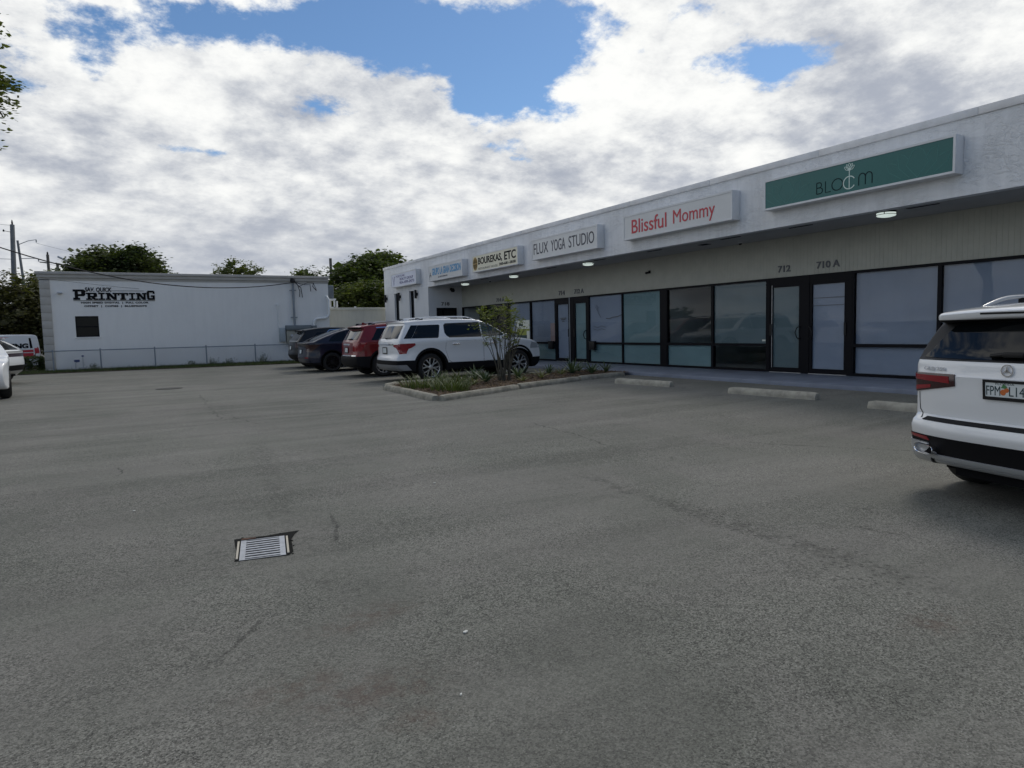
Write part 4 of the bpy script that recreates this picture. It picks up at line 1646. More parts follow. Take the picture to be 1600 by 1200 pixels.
# overhead cable from the left to the mast
mb = MB()
A, B = Vector((-6.2, 29.5, 5.85)), Vector((7.44, YP - .2, 3.98))
pts = []
for i in range(41):
    s = i / 40
    p = A.lerp(B, s)
    p.z -= 4 * 1.12 * s * (1 - s)
    pts.append(p)
mb.tube(pts, .023, 6)
tag(mb.build('service_cable', M_WIRE, sm=60), 'thick black overhead cable sagging across the white wall to the mast', 'cable')
mb = MB()
A, B = Vector((-6.6, 31.5, 4.55)), Vector((.8, YP - .05, 3.62))
pts = []
for i in range(31):
    s = i / 30
    p = A.lerp(B, s)
    p.z -= 4 * .12 * s * (1 - s)
    pts.append(p)
mb.tube(pts, .006, 5)
tag(mb.build('phone_line', M_WIRE, sm=60), 'thin line running below the thick cable to the wall lettering', 'cable')
# ---------------------------------------------------------------- vehicles
# local frame of a vehicle: x forward from the rear bumper, y to its left, z up from the road


def catmull(ctrl, step=0.045):
    """ctrl: (x, z) or (x, z, 's') for a sharp corner"""
    runs, cur = [], []
    for c in ctrl:
        cur.append(Vector((c[0], c[1])))
        if len(c) > 2 and len(cur) > 1:
            runs.append(cur)
            cur = [cur[-1]]
    if len(cur) > 1:
        runs.append(cur)
    out = []
    for r in runs:
        P = [r[0] * 2 - r[1]] + r + [r[-1] * 2 - r[-2]]
        for i in range(1, len(P) - 2):
            n = max(1, int((P[i + 1] - P[i]).length / step + .5))
            for j in range(n):
                t = j / n
                a, b, c, d = P[i - 1], P[i], P[i + 1], P[i + 2]
                out.append(0.5 * ((2 * b) + (c - a) * t + (2 * a - 5 * b + 4 * c - d) * t * t + (3 * b - 3 * c + d - a) * t ** 3))
    out.append(runs[-1][-1].copy())
    return out


class Car:
    def __init__(self, name, S, label, cat, loc, heading, group, glass=None):
        self.S = S
        self.root = empty(name, loc, R(heading), label, cat, group)
        self.glass = glass or M_CARGLASS
        self.body()

    def ysurf(self, x, z):
        S = self.S
        W, L, H, belt = S['W'], S['L'], S['H'], S['belt']
        y = W
        y -= S.get('tr', .12) * max(0, (S.get('xr', .9) - x) / S.get('xr', .9)) ** 2.2
        xf = L - S.get('xfl', 1.1)
        y -= S.get('tf', .17) * max(0, (x - xf) / (L - xf)) ** 2.0
        if z < belt:
            q = (belt - z) / belt
            y -= .022 * math.sin(min(1, q * 2.2) * PI) * S.get('waist', .8)
            y -= .05 * max(0, q - .55) ** 2 * 4
        else:
            q = (z - belt) / (H - belt)
            y -= S.get('tum', .24) * (q ** 1.25) + .012 * min(1, q * 8)
        return y

    def bend(self, p):
        S = self.S
        W, L, H = S['W'], S['L'], S['H']
        t = min(1.2, abs(p.y) / W)
        br, bf = S.get('bow_r', .13), S.get('bow_f', .22)
        p = p.copy()
        wr = 1 - sstep(-.1, S['wr'] - S['arch'] + .02, p.x)
        wf = sstep(S['wf'] + S['arch'] - .05, L + .08, p.x)
        p.x += br * t ** 3.2 * wr - bf * t ** 2.6 * wf
        p.z -= S.get('crown', .035) * t * t * sstep(S['belt'], H, p.z)
        p.z -= S.get('hoodcrown', .03) * t * t * sstep(L - 1.6, L - 1.0, p.x) * sstep(.6, .9, p.z)
        return p

    def body(self):
        S = self.S
        up = catmull(S['up'])
        zb = S['zb']
        Ra = S['arch']
        bot = []
        for cx in (S['wf'], S['wr']):
            cz = S['rw']
            a0 = math.asin(max(-1, (zb - cz) / Ra))
            n = 22
            bot += [Vector((cx + Ra * math.cos(a0 + (PI - 2 * a0) * i / n), cz + Ra * math.sin(a0 + (PI - 2 * a0) * i / n))) for i in range(n + 1)]
            if cx == S['wf']:
                e = bot[-1]
                x1 = S['wr'] + Ra * math.cos(a0)
                m_ = 14
                bot += [Vector((e.x + (x1 - e.x) * i / m_, zb)) for i in range(1, m_)]
        O = up + bot
        # drop near duplicates
        Q = []
        for p in O:
            if not Q or (p - Q[-1]).length > .008:
                Q.append(p)
        if (Q[0] - Q[-1]).length < .008:
            Q.pop()
        N = len(Q)
        area = sum(Q[i].x * Q[(i + 1) % N].y - Q[(i + 1) % N].x * Q[i].y for i in range(N))
        sgn = 1 if area < 0 else -1        # outline runs clockwise: inward normal
        nrm = []
        for i in range(N):
            d = (Q[(i + 1) % N] - Q[i - 1]).normalized()
            nrm.append(Vector((d.y, -d.x)) * sgn)
        r = S.get('round', .05)
        K = 5
        cols = []
        M_ = 12

        def rad(i):
            # tight lips round the wheel arches
            for cx in (S['wf'], S['wr']):
                if abs((Q[i] - Vector((cx, S['rw']))).length - Ra) < .012:
                    return .014
            return r
        rr = [rad(i) for i in range(N)]
        offs = []
        for j in range(K, -1, -1):
            offs.append((-1, j))
        for j in range(1, M_):
            offs.append((0, -1 + 2 * j / M_))
        for j in range(0, K + 1):
            offs.append((1, j))
        V = []
        for kind, j in offs:
            for i in range(N):
                if kind == 0:
                    p = Q[i]
                    Yk = max(.05, self.ysurf(p.x, p.y) - rr[i])
                    V.append(Vector((p.x, j * Yk, p.y)))
                else:
                    th = PI / 2 * j / K
                    d = rr[i] * (1 - math.cos(th))
                    p = Q[i] + nrm[i] * d
                    Yk = max(.05, self.ysurf(Q[i].x + nrm[i].x * rr[i], Q[i].y + nrm[i].y * rr[i]) - rr[i] + rr[i] * math.sin(th))
                    V.append(Vector((p.x, kind * Yk, p.y)))
        Fs, mi = [], []
        nc = len(offs)

        def dark(i):
            for cx in (S['wf'], S['wr']):
                if (Q[i] - Vector((cx, S['rw']))).length < Ra + .01:
                    return 1
            return 1 if (Q[i].y < zb + .02 and .3 < Q[i].x < S['L'] - .3) else 0
        for c in range(nc - 1):
            for i in range(N):
                i2 = (i + 1) % N
                Fs.append((c * N + i, c * N + i2, (c + 1) * N + i2, (c + 1) * N + i))
                mi.append(1 if (dark(i) and dark(i2)) else 0)
        # side faces
        inner = [Q[i] + nrm[i] * rr[i] for i in range(N)]
        xs0, xs1 = min(p.x for p in inner), max(p.x for p in inner)
        z0_, z1_ = min(p.y for p in inner), max(p.y for p in inner)
        pts = list(inner)
        g = .07

        def inside(x, z):
            c = False
            for i in range(N):
                a, b = inner[i], inner[i - 1]
                if (a.y > z) != (b.y > z) and x < (b.x - a.x) * (z - a.y) / (b.y - a.y) + a.x:
                    c = not c
            return c
        x = xs0 + g * .5
        while x < xs1:
            z = z0_ + g * .5
            while z < z1_:
                if inside(x, z) and min((q - Vector((x, z))).length_squared for q in inner) > (g * .45) ** 2:
                    pts.append(Vector((x, z)))
                z += g
            x += g
        cv, ce, cf, ov, oe, of = delaunay_2d_cdt(pts, [(i, (i + 1) % N) for i in range(N)], [], 1, 1e-6)
        for side in (-1, 1):
            idx = []
            for k_, p in enumerate(cv):
                o_ = [q for q in ov[k_] if q < N]
                if o_:
                    idx.append((0 if side < 0 else (nc - 1) * N) + o_[0])
                else:
                    V.append(Vector((p.x, side * self.ysurf(p.x, p.y), p.y)))
                    idx.append(len(V) - 1)
            for f in cf:
                Fs.append(tuple(idx[q] for q in f))
                mi.append(0)
        V = [self.bend(p) for p in V]
        mb = MB()
        mb.v = [tuple(p) for p in V]
        mb.f = Fs
        mb.mi = mi
        me = mb.mesh('body', 40)
        self.bodyo = link_mesh('body', me, [S['paint'], M_BLACKMATT], self.root)
        self.bvh = BVHTree.FromPolygons([v.co.copy() for v in me.vertices], [tuple(p.vertices) for p in me.polygons])
        # dark floor pan between the wheels
        mb = MB()
        mb.box(.35, S['L'] - .4, -S['W'] + .27, S['W'] - .27, zb - .02, S['rw'] + Ra - .06)
        mb.build('underbody', M_BLACKMATT, self.root)

    def hit(self, axis, a, b):
        if axis == 'L':
            o, d = Vector((a, 3, b)), Vector((0, -1, 0))
        elif axis == 'R':
            o, d = Vector((a, -3, b)), Vector((0, 1, 0))
        elif axis == 'rear':
            o, d = Vector((-2, a, b)), Vector((1, 0, 0))
        elif axis == 'front':
            o, d = Vector((self.S['L'] + 2, a, b)), Vector((-1, 0, 0))
        else:
            o, d = Vector((a, b, 4)), Vector((0, 0, -1))
        loc, nor, i, dist = self.bvh.ray_cast(o, d)
        if axis in 'LR':
            sd = 1 if axis == 'L' else -1
            if loc is None or abs(loc.y) < self.ysurf(a, b) - .12:
                loc, nor, i, dist = self.bvh.find_nearest(Vector((a, sd * self.ysurf(a, b), b)))
                d = Vector((0, -sd, 0))
        elif axis in ('rear', 'front') and (loc is None or (axis == 'rear' and loc.x > .75) or (axis == 'front' and loc.x < self.S['L'] - 2.2)):
            loc, nor, i, dist = self.bvh.find_nearest(Vector((.15 if axis == 'rear' else self.S['L'] - .15, a, b)))
        if loc is None:
            return None, None
        if nor.dot(d) > .3:
            nor = -nor
        return loc, nor

    def patch(self, mb, axis, poly, off=.004, g=.06, smooth_poly=False, rim=True):
        """lays the outline poly onto the body seen along axis"""
        if smooth_poly:
            P = catmull(list(poly) + [poly[0]], .05)[:-1]
        else:
            P = [Vector(p[:2]) for p in poly]
        B = []
        n = len(P)
        for i in range(n):
            a, b = P[i], P[(i + 1) % n]
            k_ = max(1, int((b - a).length / (g * .8) + .5))
            B += [a.lerp(b, j / k_) for j in range(k_)]
        N = len(B)

        def inside(x, z):
            c = False
            for i in range(N):
                a, b = B[i], B[i - 1]
                if (a.y > z) != (b.y > z) and x < (b.x - a.x) * (z - a.y) / (b.y - a.y) + a.x:
                    c = not c
            return c
        pts = list(B)
        x0, x1 = min(p.x for p in B), max(p.x for p in B)
        z0, z1 = min(p.y for p in B), max(p.y for p in B)
        x = x0 + g / 2
        while x < x1:
            z = z0 + g / 2
            while z < z1:
                if inside(x, z) and min((q - Vector((x, z))).length_squared for q in B) > (g * .4) ** 2:
                    pts.append(Vector((x, z)))
                z += g
            x += g
        cv, ce, cf, ov, oe, of = delaunay_2d_cdt(pts, [(i, (i + 1) % N) for i in range(N)], [], 1, 1e-6)
        V, low, ok = [], [], []
        for p in cv:
            l, nn = self.hit(axis, p.x, p.y)
            if l is None:
                ok.append(False)
                V.append(Vector((0, 0, 0)))
                low.append(Vector((0, 0, 0)))
            else:
                ok.append(True)
                V.append(l + nn * off)
                low.append(l - nn * .004)
        fs = [tuple(f) for f in cf if all(ok[i] for i in f)]
        if not fs:
            return mb
        # orient outwards
        NN = [self.hit(axis, p.x, p.y)[1] for p in cv]
        d = {'L': Vector((0, 1, 0)), 'R': Vector((0, -1, 0)), 'rear': Vector((-1, 0, 0)), 'front': Vector((1, 0, 0)), 'top': Vector((0, 0, 1))}[axis]
        out = []
        for f in fs:
            a, b, c = (V[i] for i in f[:3])
            out.append(f if (b - a).cross(c - a).dot(NN[f[0]] + NN[f[1]] + NN[f[2]]) > 0 else f[::-1])
        used = sorted({i for f in out for i in f})
        mp = {q: i for i, q in enumerate(used)}
        vv = [V[i] for i in used]
        ff = [tuple(mp[i] for i in f) for f in out]
        if rim:
            cnt = {(f[i], f[(i + 1) % len(f)]) for f in ff for i in range(len(f))}
            edge = [(a, b) for (a, b) in cnt if (b, a) not in cnt]
            ring = sorted({q for e in edge for q in e})
            base = len(vv)
            rm = {q: base + i for i, q in enumerate(ring)}
            vv += [low[used[q]] for q in ring]
            ff += [(b, a, rm[a], rm[b]) for a, b in edge]
        mb.add(vv, ff)
        return mb

    def part(self, name, mats, specs, parent=None, sm=50, merge=False, **kw):
        if len(specs) > 1 and not merge:
            return [self.part(name, mats, [q], parent, sm, **kw) for q in specs][0]
        mb = MB()
        for axis, poly in specs:
            self.patch(mb, axis, poly, **kw)
        return mb.build(name, mats, parent or self.root, sm=sm, fix=False)

    def band(self, name, mat, planes, off=.006, parent=None, sm=40):
        """a second skin over the part of the body that lies inside all planes (point, outward normal)"""
        bm = bmesh.new()
        bm.from_mesh(self.bodyo.data)
        bmesh.ops.delete(bm, geom=[f for f in bm.faces if f.material_index == 1], context='FACES')
        for co, no in planes:
            bmesh.ops.bisect_plane(bm, geom=bm.verts[:] + bm.edges[:] + bm.faces[:], dist=1e-5, plane_co=co, plane_no=no, clear_outer=True)
        bmesh.ops.remove_doubles(bm, verts=bm.verts[:], dist=1e-4)
        bm.normal_update()
        edge = [e for e in bm.edges if e.is_boundary]
        nn = {v: v.normal.copy() for v in bm.verts}
        ex = bmesh.ops.extrude_edge_only(bm, edges=edge)
        newv = {g for g in ex['geom'] if isinstance(g, bmesh.types.BMVert)}
        for v in bm.verts:
            if v in newv:
                continue
            v.co += nn[v] * off
        me = bpy.data.meshes.new(name)
        bm.to_mesh(me)
        bm.free()
        smooth(me, sm)
        me.polygons.foreach_set('material_index', [0] * len(me.polygons))
        return link_mesh(name, me, mat, parent or self.root)

    def skirt(self, name, mat, z_rear, z_mid, z_front, off=.006, zmin=-1):
        """dark lower band of the body: behind the rear wheels, along both sills, ahead of the front wheels"""
        S = self.S
        lo = ((0, 0, zmin), (0, 0, -1))
        self.band(name, mat, [lo, ((0, 0, z_rear), (0, 0, 1)), ((S['wr'], 0, 0), (1, 0, 0))], off)
        for s in (-1, 1):
            self.band(name, mat, [lo, ((0, 0, z_mid), (0, 0, 1)), ((S['wr'], 0, 0), (-1, 0, 0)), ((S['wf'], 0, 0), (1, 0, 0)), ((0, s * .3, 0), (0, -s, 0))], off)
        self.band(name, mat, [lo, ((0, 0, z_front), (0, 0, 1)), ((S['wf'], 0, 0), (-1, 0, 0))], off)

    def both(self, poly):
        return [('R', poly), ('L', poly)]

    def wheels(self, spokes, rim_mat, width=.235, inset=.0):
        S = self.S
        r = S['rw']
        ri = S.get('ri', r * .69)
        tyre = MB()
        w = width / 2
        tyre.lathe([(ri - .02, -w + .01), (ri + .01, -w), (r - .05, -w - .004), (r - .012, -w + .03), (r, -w + .06), (r, w - .06), (r - .012, w - .03), (r - .05, w + .004), (ri + .01, w), (ri - .02, w - .01)], 40, cap=False)
        tme = tyre.mesh('wheel', 40)
        rim = MB()
        f = w - .012       # face of the wheel, outwards is +z
        rim.lathe([(ri, f + .008), (ri - .018, f + .004), (ri - .03, f - .03), (ri - .03, -w + .02)], 40, cap=False)
        for i in range(spokes['n']):
            a = 2 * PI * i / spokes['n']
            if spokes['type'] == 'Y':
                for s in (-1, 1):
                    A = Vector((math.cos(a) * .05, math.sin(a) * .05))
                    mid = Vector((math.cos(a + s * .10) * ri * .52, math.sin(a + s * .10) * ri * .52))
                    E_ = Vector((math.cos(a + s * spokes['spread']) * (ri - .015), math.sin(a + s * spokes['spread']) * (ri - .015)))
                    rim.ribbon([A, mid, E_], spokes['w'], .02, Matrix.Translation((0, 0, f - .03)))
            else:
                A = Vector((math.cos(a) * .05, math.sin(a) * .05))
                E_ = Vector((math.cos(a + .1) * (ri - .015), math.sin(a + .1) * (ri - .015)))
                rim.ribbon([A, E_], spokes['w'], .02, Matrix.Translation((0, 0, f - .03)))
        rim.lathe([(.075, f - .03), (.07, f), (.02, f + .004)], 20)
        rme = rim.mesh('rim', 40)
        disc = MB()
        disc.lathe([(ri - .028, f - .06), (.01, f - .06)], 32)
        dme = disc.mesh('brake_disc', 40)
        for cx in (S['wr'], S['wf']):
            for s in (-1, 1):
                o = link_mesh('wheel', tme, M_TYRE, self.root) if not tme.users else link_mesh('wheel', tme, None, self.root)
                y = s * (self.ysurf(cx, .5) - w - .025 - inset)
                o.location = (cx, y, r)
                o.rotation_euler = (R(-90) if s > 0 else R(90), R(11) * (1 if cx == S['wr'] else 2), 0)
                q = link_mesh('rim', rme, rim_mat if not rme.users else None, o)
                q = link_mesh('brake_disc', dme, M_RIMDARK if not dme.users else None, o)

    def rails(self, x0, x1, yfrac, h, mat, feet=(0.1, .5, .9), rr=.018, footmat=None):
        for s in (-1, 1):
            pts = []
            n = 26
            for i in range(n + 1):
                t = i / n
                x = x0 + (x1 - x0) * t
                z, nn = self.hit('top', x, s * yfrac)
                if z is None:
                    continue
                e = min(1, min(t, 1 - t) / .20)
                pts.append(Vector((x, s * yfrac, z.z - .01 + (h + .01) * math.sin(e * PI / 2))))
            mb = MB()
            mb.tube(pts, rr, 8)
            o = mb.build('roof_rail', mat, self.root, sm=50)
            mb = MB()
            for t in feet:
                x = x0 + (x1 - x0) * t
                z, nn = self.hit('top', x, s * yfrac)
                if z is not None:
                    mb.bbox(x - .11, x + .11, s * yfrac - .014, s * yfrac + .014, z.z - .01, z.z + h - .004, .005)
            mb.build('rail_foot', footmat or M_CLAD, o)

    def mirrors(self, x, z, mat, w=.20, h=.15):
        for s in (-1, 1):
            y = s * (self.ysurf(x, z) + .12)
            bm = bmesh.new()
            bmesh.ops.create_icosphere(bm, subdivisions=3, radius=1)
            for v in bm.verts:
                c = v.co
                f = 1.0
                v.co = Vector((x + c.x * .085 * (1.0 if c.x > 0 else .55), y + c.y * w / 2 * (1 + .15 * c.z), z + h * .5 + (abs(c.z) ** .8 * (1 if c.z > 0 else -1)) * h / 2))
            me = bpy.data.meshes.new('mirror')
            bm.to_mesh(me)
            bm.free()
            smooth(me, 60)
            o = link_mesh('mirror', me, mat, self.root)
            mb = MB()
            mb.tube([(x, y - s * .13, z + .03), (x, y, z + .05)], .025, 8)
            mb.build('mirror_arm', M_CLAD, o)

    def handles(self, xs, z, mat):
        for x, door in xs:
            for s in (-1, 1):
                y = self.ysurf(x, z)
                mb = MB()
                mb.bbox(x - .11, x + .11, s * y - .005, s * y + .038, z - .016, z + .016, .008) if s > 0 else mb.bbox(x - .11, x + .11, s * y - .038, s * y + .005, z - .016, z + .016, .008)
                par = door.get(s) if door else None
                mb.build('handle', mat, par or self.root, sm=50)

    def door(self, poly, mat=None):
        out = {}
        mb = MB()
        for axis, s in (('R', -1), ('L', 1)):
            mb = MB()
            c = sum((Vector(p[:2]) for p in poly), Vector((0, 0))) / len(poly)
            big = [(p[0] + (.006 if p[0] > c.x else -.006), p[1] + (.006 if p[1] > c.y else -.006)) for p in poly]
            self.patch(mb, axis, poly, off=.0035, g=.09)
            o = mb.build('door', mat or self.S['paint'], self.root, sm=60, fix=False)
            mb = MB()
            self.patch(mb, axis, big, off=.0012, g=.09, rim=False)
            mb.build('door_gap', M_GAP, o, sm=60, fix=False)
            out[s] = o
        return out

    def plate(self, y0, z0, w=.31, h=.155, frame_mat=None, text=None):
        l, n = self.hit('rear', y0, z0)
        l2, _ = self.hit('rear', y0, z0 + .08)
        l1, _ = self.hit('rear', y0, z0 - .08)
        up = (l2 - l1).normalized()
        right = Vector((0, -1, 0))
        zdir = right.cross(up)
        if zdir.x > 0:
            zdir = -zdir
        o_ = l + zdir * .012
        F = frame(o_, right, up)
        mb = MB()
        mb.box(-w / 2 - .012, w / 2 + .012, -h / 2 - .012, h / 2 + .012, -.008, .002, F)
        for a, b, c, d in ((-w / 2 - .014, -w / 2 + .004, -h / 2 - .014, h / 2 + .014), (w / 2 - .004, w / 2 + .014, -h / 2 - .014, h / 2 + .014), (-w / 2 + .004, w / 2 - .004, -h / 2 - .014, -h / 2 + .012), (-w / 2 + .004, w / 2 - .004, h / 2 - .006, h / 2 + .014)):
            mb.box(a, b, c, d, .0025, .010, F)
        p = mb.build('plate_holder', frame_mat or M_BLACK, self.root)
        mb = MB()
        mb.box(-w / 2, w / 2, -h / 2, h / 2, .003, .005, F)
        q = mb.build('license_plate', M_PLATE, p)
        return F, p, q


def quarter(poly, dx):
    return [(a + dx, b) for a, b in poly]


def arch_ring(cx, cz, r0, r1, zlow, n=26):
    """flat outline of a wheel arch lip between radii r0 and r1 down to height zlow"""
    a0 = math.asin(max(-1, (zlow - cz) / r1))
    a1 = math.asin(max(-1, (zlow - cz) / r0))
    o = [(cx + r1 * math.cos(a0 + (PI - 2 * a0) * i / n), cz + r1 * math.sin(a0 + (PI - 2 * a0) * i / n)) for i in range(n + 1)]
    i_ = [(cx + r0 * math.cos(a1 + (PI - 2 * a1) * i / n), cz + r0 * math.sin(a1 + (PI - 2 * a1) * i / n)) for i in range(n + 1)]
    return o + i_[::-1]


GC = 'cars parked nose in along the shops'

# =========================================================== white three-row SUV by the planter
S = dict(L=4.92, W=.955, H=1.70, belt=1.09, wr=1.07, wf=3.93, rw=.385, ri=.27, arch=.455, zb=.27, paint=M_CARWHITE, tum=.235, tr=.10, xr=.7, tf=.20, xfl=1.0, bow_r=.14, bow_f=.25, round=.055,
         up=[(.38, .27, 's'), (.14, .33), (.04, .42), (.015, .55), (.02, .66), (.07, .74), (.075, .90), (.085, 1.08), (.13, 1.17), (.36, 1.52), (.40, 1.585), (.34, 1.625, 's'), (.50, 1.65), (.9, 1.685), (1.6, 1.705), (2.3, 1.695), (2.75, 1.645), (3.15, 1.47), (3.55, 1.21), (3.68, 1.16, 's'), (4.1, 1.125), (4.55, 1.05), (4.78, .97), (4.88, .84), (4.92, .68), (4.90, .48), (4.82, .34), (4.6, .26), (4.42, .25, 's')])
c = Car('parked_suv', S, 'white three row SUV with black lower cladding parked beside the planter', 'SUV', (6.37, 18.30, gz(8, 18)), 0, GC)
# black lower cladding with arches
rc, fc = (S['wr'], S['rw']), (S['wf'], S['rw'])
c.skirt('cladding', M_CLAD, .595, .50, .54)
c.part('arch_trim', M_CLAD, c.both(arch_ring(*rc, .466, .53, .29)) + c.both(arch_ring(*fc, .466, .53, .29)), off=.009)
c.band('skid_plate', M_SKID, [((0, 0, .48), (0, 0, 1)), ((.42, 0, .40), (1, 0, .9)), ((0, 0, .33), (0, 0, -1))], off=.014)
d2 = c.door([(1.62, .56), (1.72, .50), (2.72, .50), (2.72, 1.08), (1.55, 1.08), (1.53, .85)])
d1 = c.door([(2.75, .50), (3.40, .54), (3.52, .72), (3.56, 1.10), (2.75, 1.08)])
c.part('quarter_window', c.glass, c.both([(.52, 1.175), (1.30, 1.175), (1.33, 1.20), (1.42, 1.51), (1.39, 1.535), (.76, 1.525)]), off=.005)
c.part('side_window', c.glass, c.both([(1.58, 1.23), (1.66, 1.175), (2.68, 1.175), (2.68, 1.59), (1.60, 1.565), (1.54, 1.52), (1.53, 1.31)]), off=.005)
c.part('front_side_window', M_CARGLASS_L, c.both([(2.72, 1.175), (3.50, 1.195), (3.12, 1.44), (2.86, 1.58), (2.72, 1.59)]), off=.005)
c.part('rear_window', c.glass, [('rear', [(-.74, 1.18), (.74, 1.18), (.66, 1.52), (-.66, 1.52)])] + c.both([(.30, 1.175), (.515, 1.175), (.755, 1.525), (.56, 1.525)]), off=.0055)
c.part('windscreen', M_CARGLASS_L, [('front', [(-.72, 1.19), (.72, 1.19), (.58, 1.58), (-.58, 1.58)])], off=.005)
lamps = c.part('tail_lamp', M_TAIL, c.both([(.11, 1.04), (.60, 1.05), (.62, 1.0), (.50, .93), (.40, .90), (.36, .78), (.17, .77), (.14, .90)]) + [('rear', [(-.95, .80), (-.72, .94), (-.60, .97), (-.60, 1.02), (-.95, 1.03)]), ('rear', [(.95, .80), (.72, .94), (.60, .97), (.60, 1.02), (.95, 1.03)])], off=.008)
c.part('lamp_strip', M_CHROME, [('rear', [(-.62, 1.0), (.62, 1.0), (.62, 1.045), (-.62, 1.045)])], off=.016)
c.part('head_lamp', M_LAMPCLEAR, c.both([(4.36, .99), (4.72, .93), (4.78, .80), (4.60, .83)]) + [('front', [(-.9, .80), (-.5, .82), (-.5, .92), (-.9, .95)]), ('front', [(.9, .80), (.5, .82), (.5, .92), (.9, .95)])], off=.006)
c.part('grille', M_BLACK, [('front', [(-.42, .56), (.42, .56), (.46, .90), (-.46, .90)])], off=.006)
c.handles([(1.85, d2), (2.98, d1)], 1.00, M_CHROME)
c.wheels(dict(type='Y', n=6, spread=.26, w=.036), M_RIM)
c.rails(.72, 2.62, .63, .055, M_CARWHITE, feet=(.08, .86), rr=.018)
c.root.scale = (1, 1, 1.035)
c.mirrors(3.38, 1.10, M_CARWHITE)
mb = MB()
mb.prism([(0, 0), (.20, 0), (.05, .075), (.0, .06)], -.012, .012, Matrix.Translation((.66, 0, 1.665)) @ Matrix.Rotation(R(90), 4, 'X'))
mb.build('shark_fin', M_CARWHITE, c.root)
F, p, q = c.plate(0, .86)
mb = MB()
l, nn = c.hit('rear', 0, 1.2)
mb.tube([l + Vector((-.05, 0, -.01)), l + Vector((-.03, -.36, .0))], .012, 6)
mb.tube([l + Vector((-.05, 0, -.01)), l + Vector((0, 0, -.03))], .02, 6)
mb.build('wiper', M_BLACK, c.root)

# =========================================================== red SUV
S = dict(L=4.90, W=.96, H=1.72, belt=1.10, wr=1.0, wf=3.88, rw=.38, ri=.26, arch=.45, zb=.28, paint=M_CARRED, tum=.25, tr=.10, xr=.7, tf=.20, bow_r=.17, bow_f=.25, round=.055,
         up=[(.36, .28, 's'), (.13, .34), (.05, .45), (.03, .60), (.06, .70), (.09, .80), (.09, 1.0), (.12, 1.12), (.19, 1.20), (.40, 1.49), (.43, 1.55), (.30, 1.60, 's'), (.45, 1.64), (.9, 1.69), (1.6, 1.72), (2.3, 1.70), (2.75, 1.64), (3.15, 1.46), (3.55, 1.2), (3.68, 1.15, 's'), (4.1, 1.11), (4.55, 1.04), (4.76, .95), (4.86, .82), (4.90, .66), (4.88, .48), (4.8, .34), (4.6, .27), (4.42, .26, 's')])
c = Car('parked_suv', S, 'dark red SUV with black lower bumper between the white SUV and the blue grey car', 'SUV', (6.20, 21.55, gz(8, 21.5)), 0, GC)
c.skirt('cladding', M_CLAD, .665, .44, .50)
c.part('arch_trim', M_CLAD, c.both(arch_ring(S['wr'], S['rw'], .462, .515, .3)) + c.both(arch_ring(S['wf'], S['rw'], .462, .515, .3)), off=.009)
c.part('bumper_trim', M_CHROME, [('rear', [(-.80, .67), (.80, .67), (.80, .70), (-.80, .70)])], off=.012)
c.part('side_window', c.glass, c.both([(.62, 1.17), (1.32, 1.17), (1.36, 1.54), (.86, 1.53)]) + c.both([(1.40, 1.17), (2.58, 1.17), (2.58, 1.58), (1.44, 1.56)]) + c.both([(2.63, 1.17), (3.46, 1.19), (3.08, 1.45), (2.80, 1.58), (2.63, 1.58)]), off=.005)
c.part('window_trim', M_CHROME, c.both([(.84, 1.548), (1.4, 1.575), (2.6, 1.60), (2.6, 1.622), (1.4, 1.597), (.84, 1.575)]), off=.009)
c.part('rear_window', c.glass, [('rear', [(-.72, 1.19), (.72, 1.19), (.64, 1.49), (-.64, 1.49)])], off=.006)
c.part('spoiler_underside', M_BLACK, [('rear', [(-.68, 1.52), (.68, 1.52), (.68, 1.575), (-.68, 1.575)])], off=.006)
c.part('windscreen', M_CARGLASS_L, [('front', [(-.72, 1.18), (.72, 1.18), (.58, 1.58), (-.58, 1.58)])], off=.005)
for q in (-1, 1):
    c.band('tail_lamp', M_TAIL, [((0, 0, .82), (0, 0, -1)), ((0, 0, 1.10), (0, 0, 1)), ((0, q * .60, 0), (0, -q, 0)), ((.30, 0, .84), (.8, 0, -.55))], off=.009)
c.part('lamp_strip', M_CHROME, [('rear', [(-.30, 1.02), (.30, 1.02), (.30, 1.065), (-.30, 1.065)])], off=.014)
d2 = c.door([(1.50, .56), (1.62, .46), (2.60, .46), (2.60, 1.12), (1.40, 1.12), (1.40, .88)])
d1 = c.door([(2.63, .46), (3.36, .48), (3.48, .70), (3.52, 1.14), (2.63, 1.12)])
c.handles([(1.72, d2), (2.86, d1)], 1.00, M_CHROME)
c.wheels(dict(type='Y', n=5, spread=.3, w=.04), M_RIM)
c.rails(.62, 2.6, .64, .06, M_SILVERTRIM, feet=(.06, .9))
c.mirrors(3.34, 1.12, M_CARRED)
mb = MB()
mb.prism([(0, 0), (.22, 0), (.05, .085), (.0, .07)], -.014, .014, Matrix.Translation((.62, 0, 1.665)) @ Matrix.Rotation(R(90), 4, 'X'))
mb.build('shark_fin', M_CARRED, c.root)
c.plate(0, .86)
mb = MB()
l, nn = c.hit('rear', 0, 1.22)
mb.tube([l + Vector((-.04, .0, -.01)), l + Vector((-.03, -.34, .0))], .014, 6)
mb.build('wiper', M_BLACK, c.root)

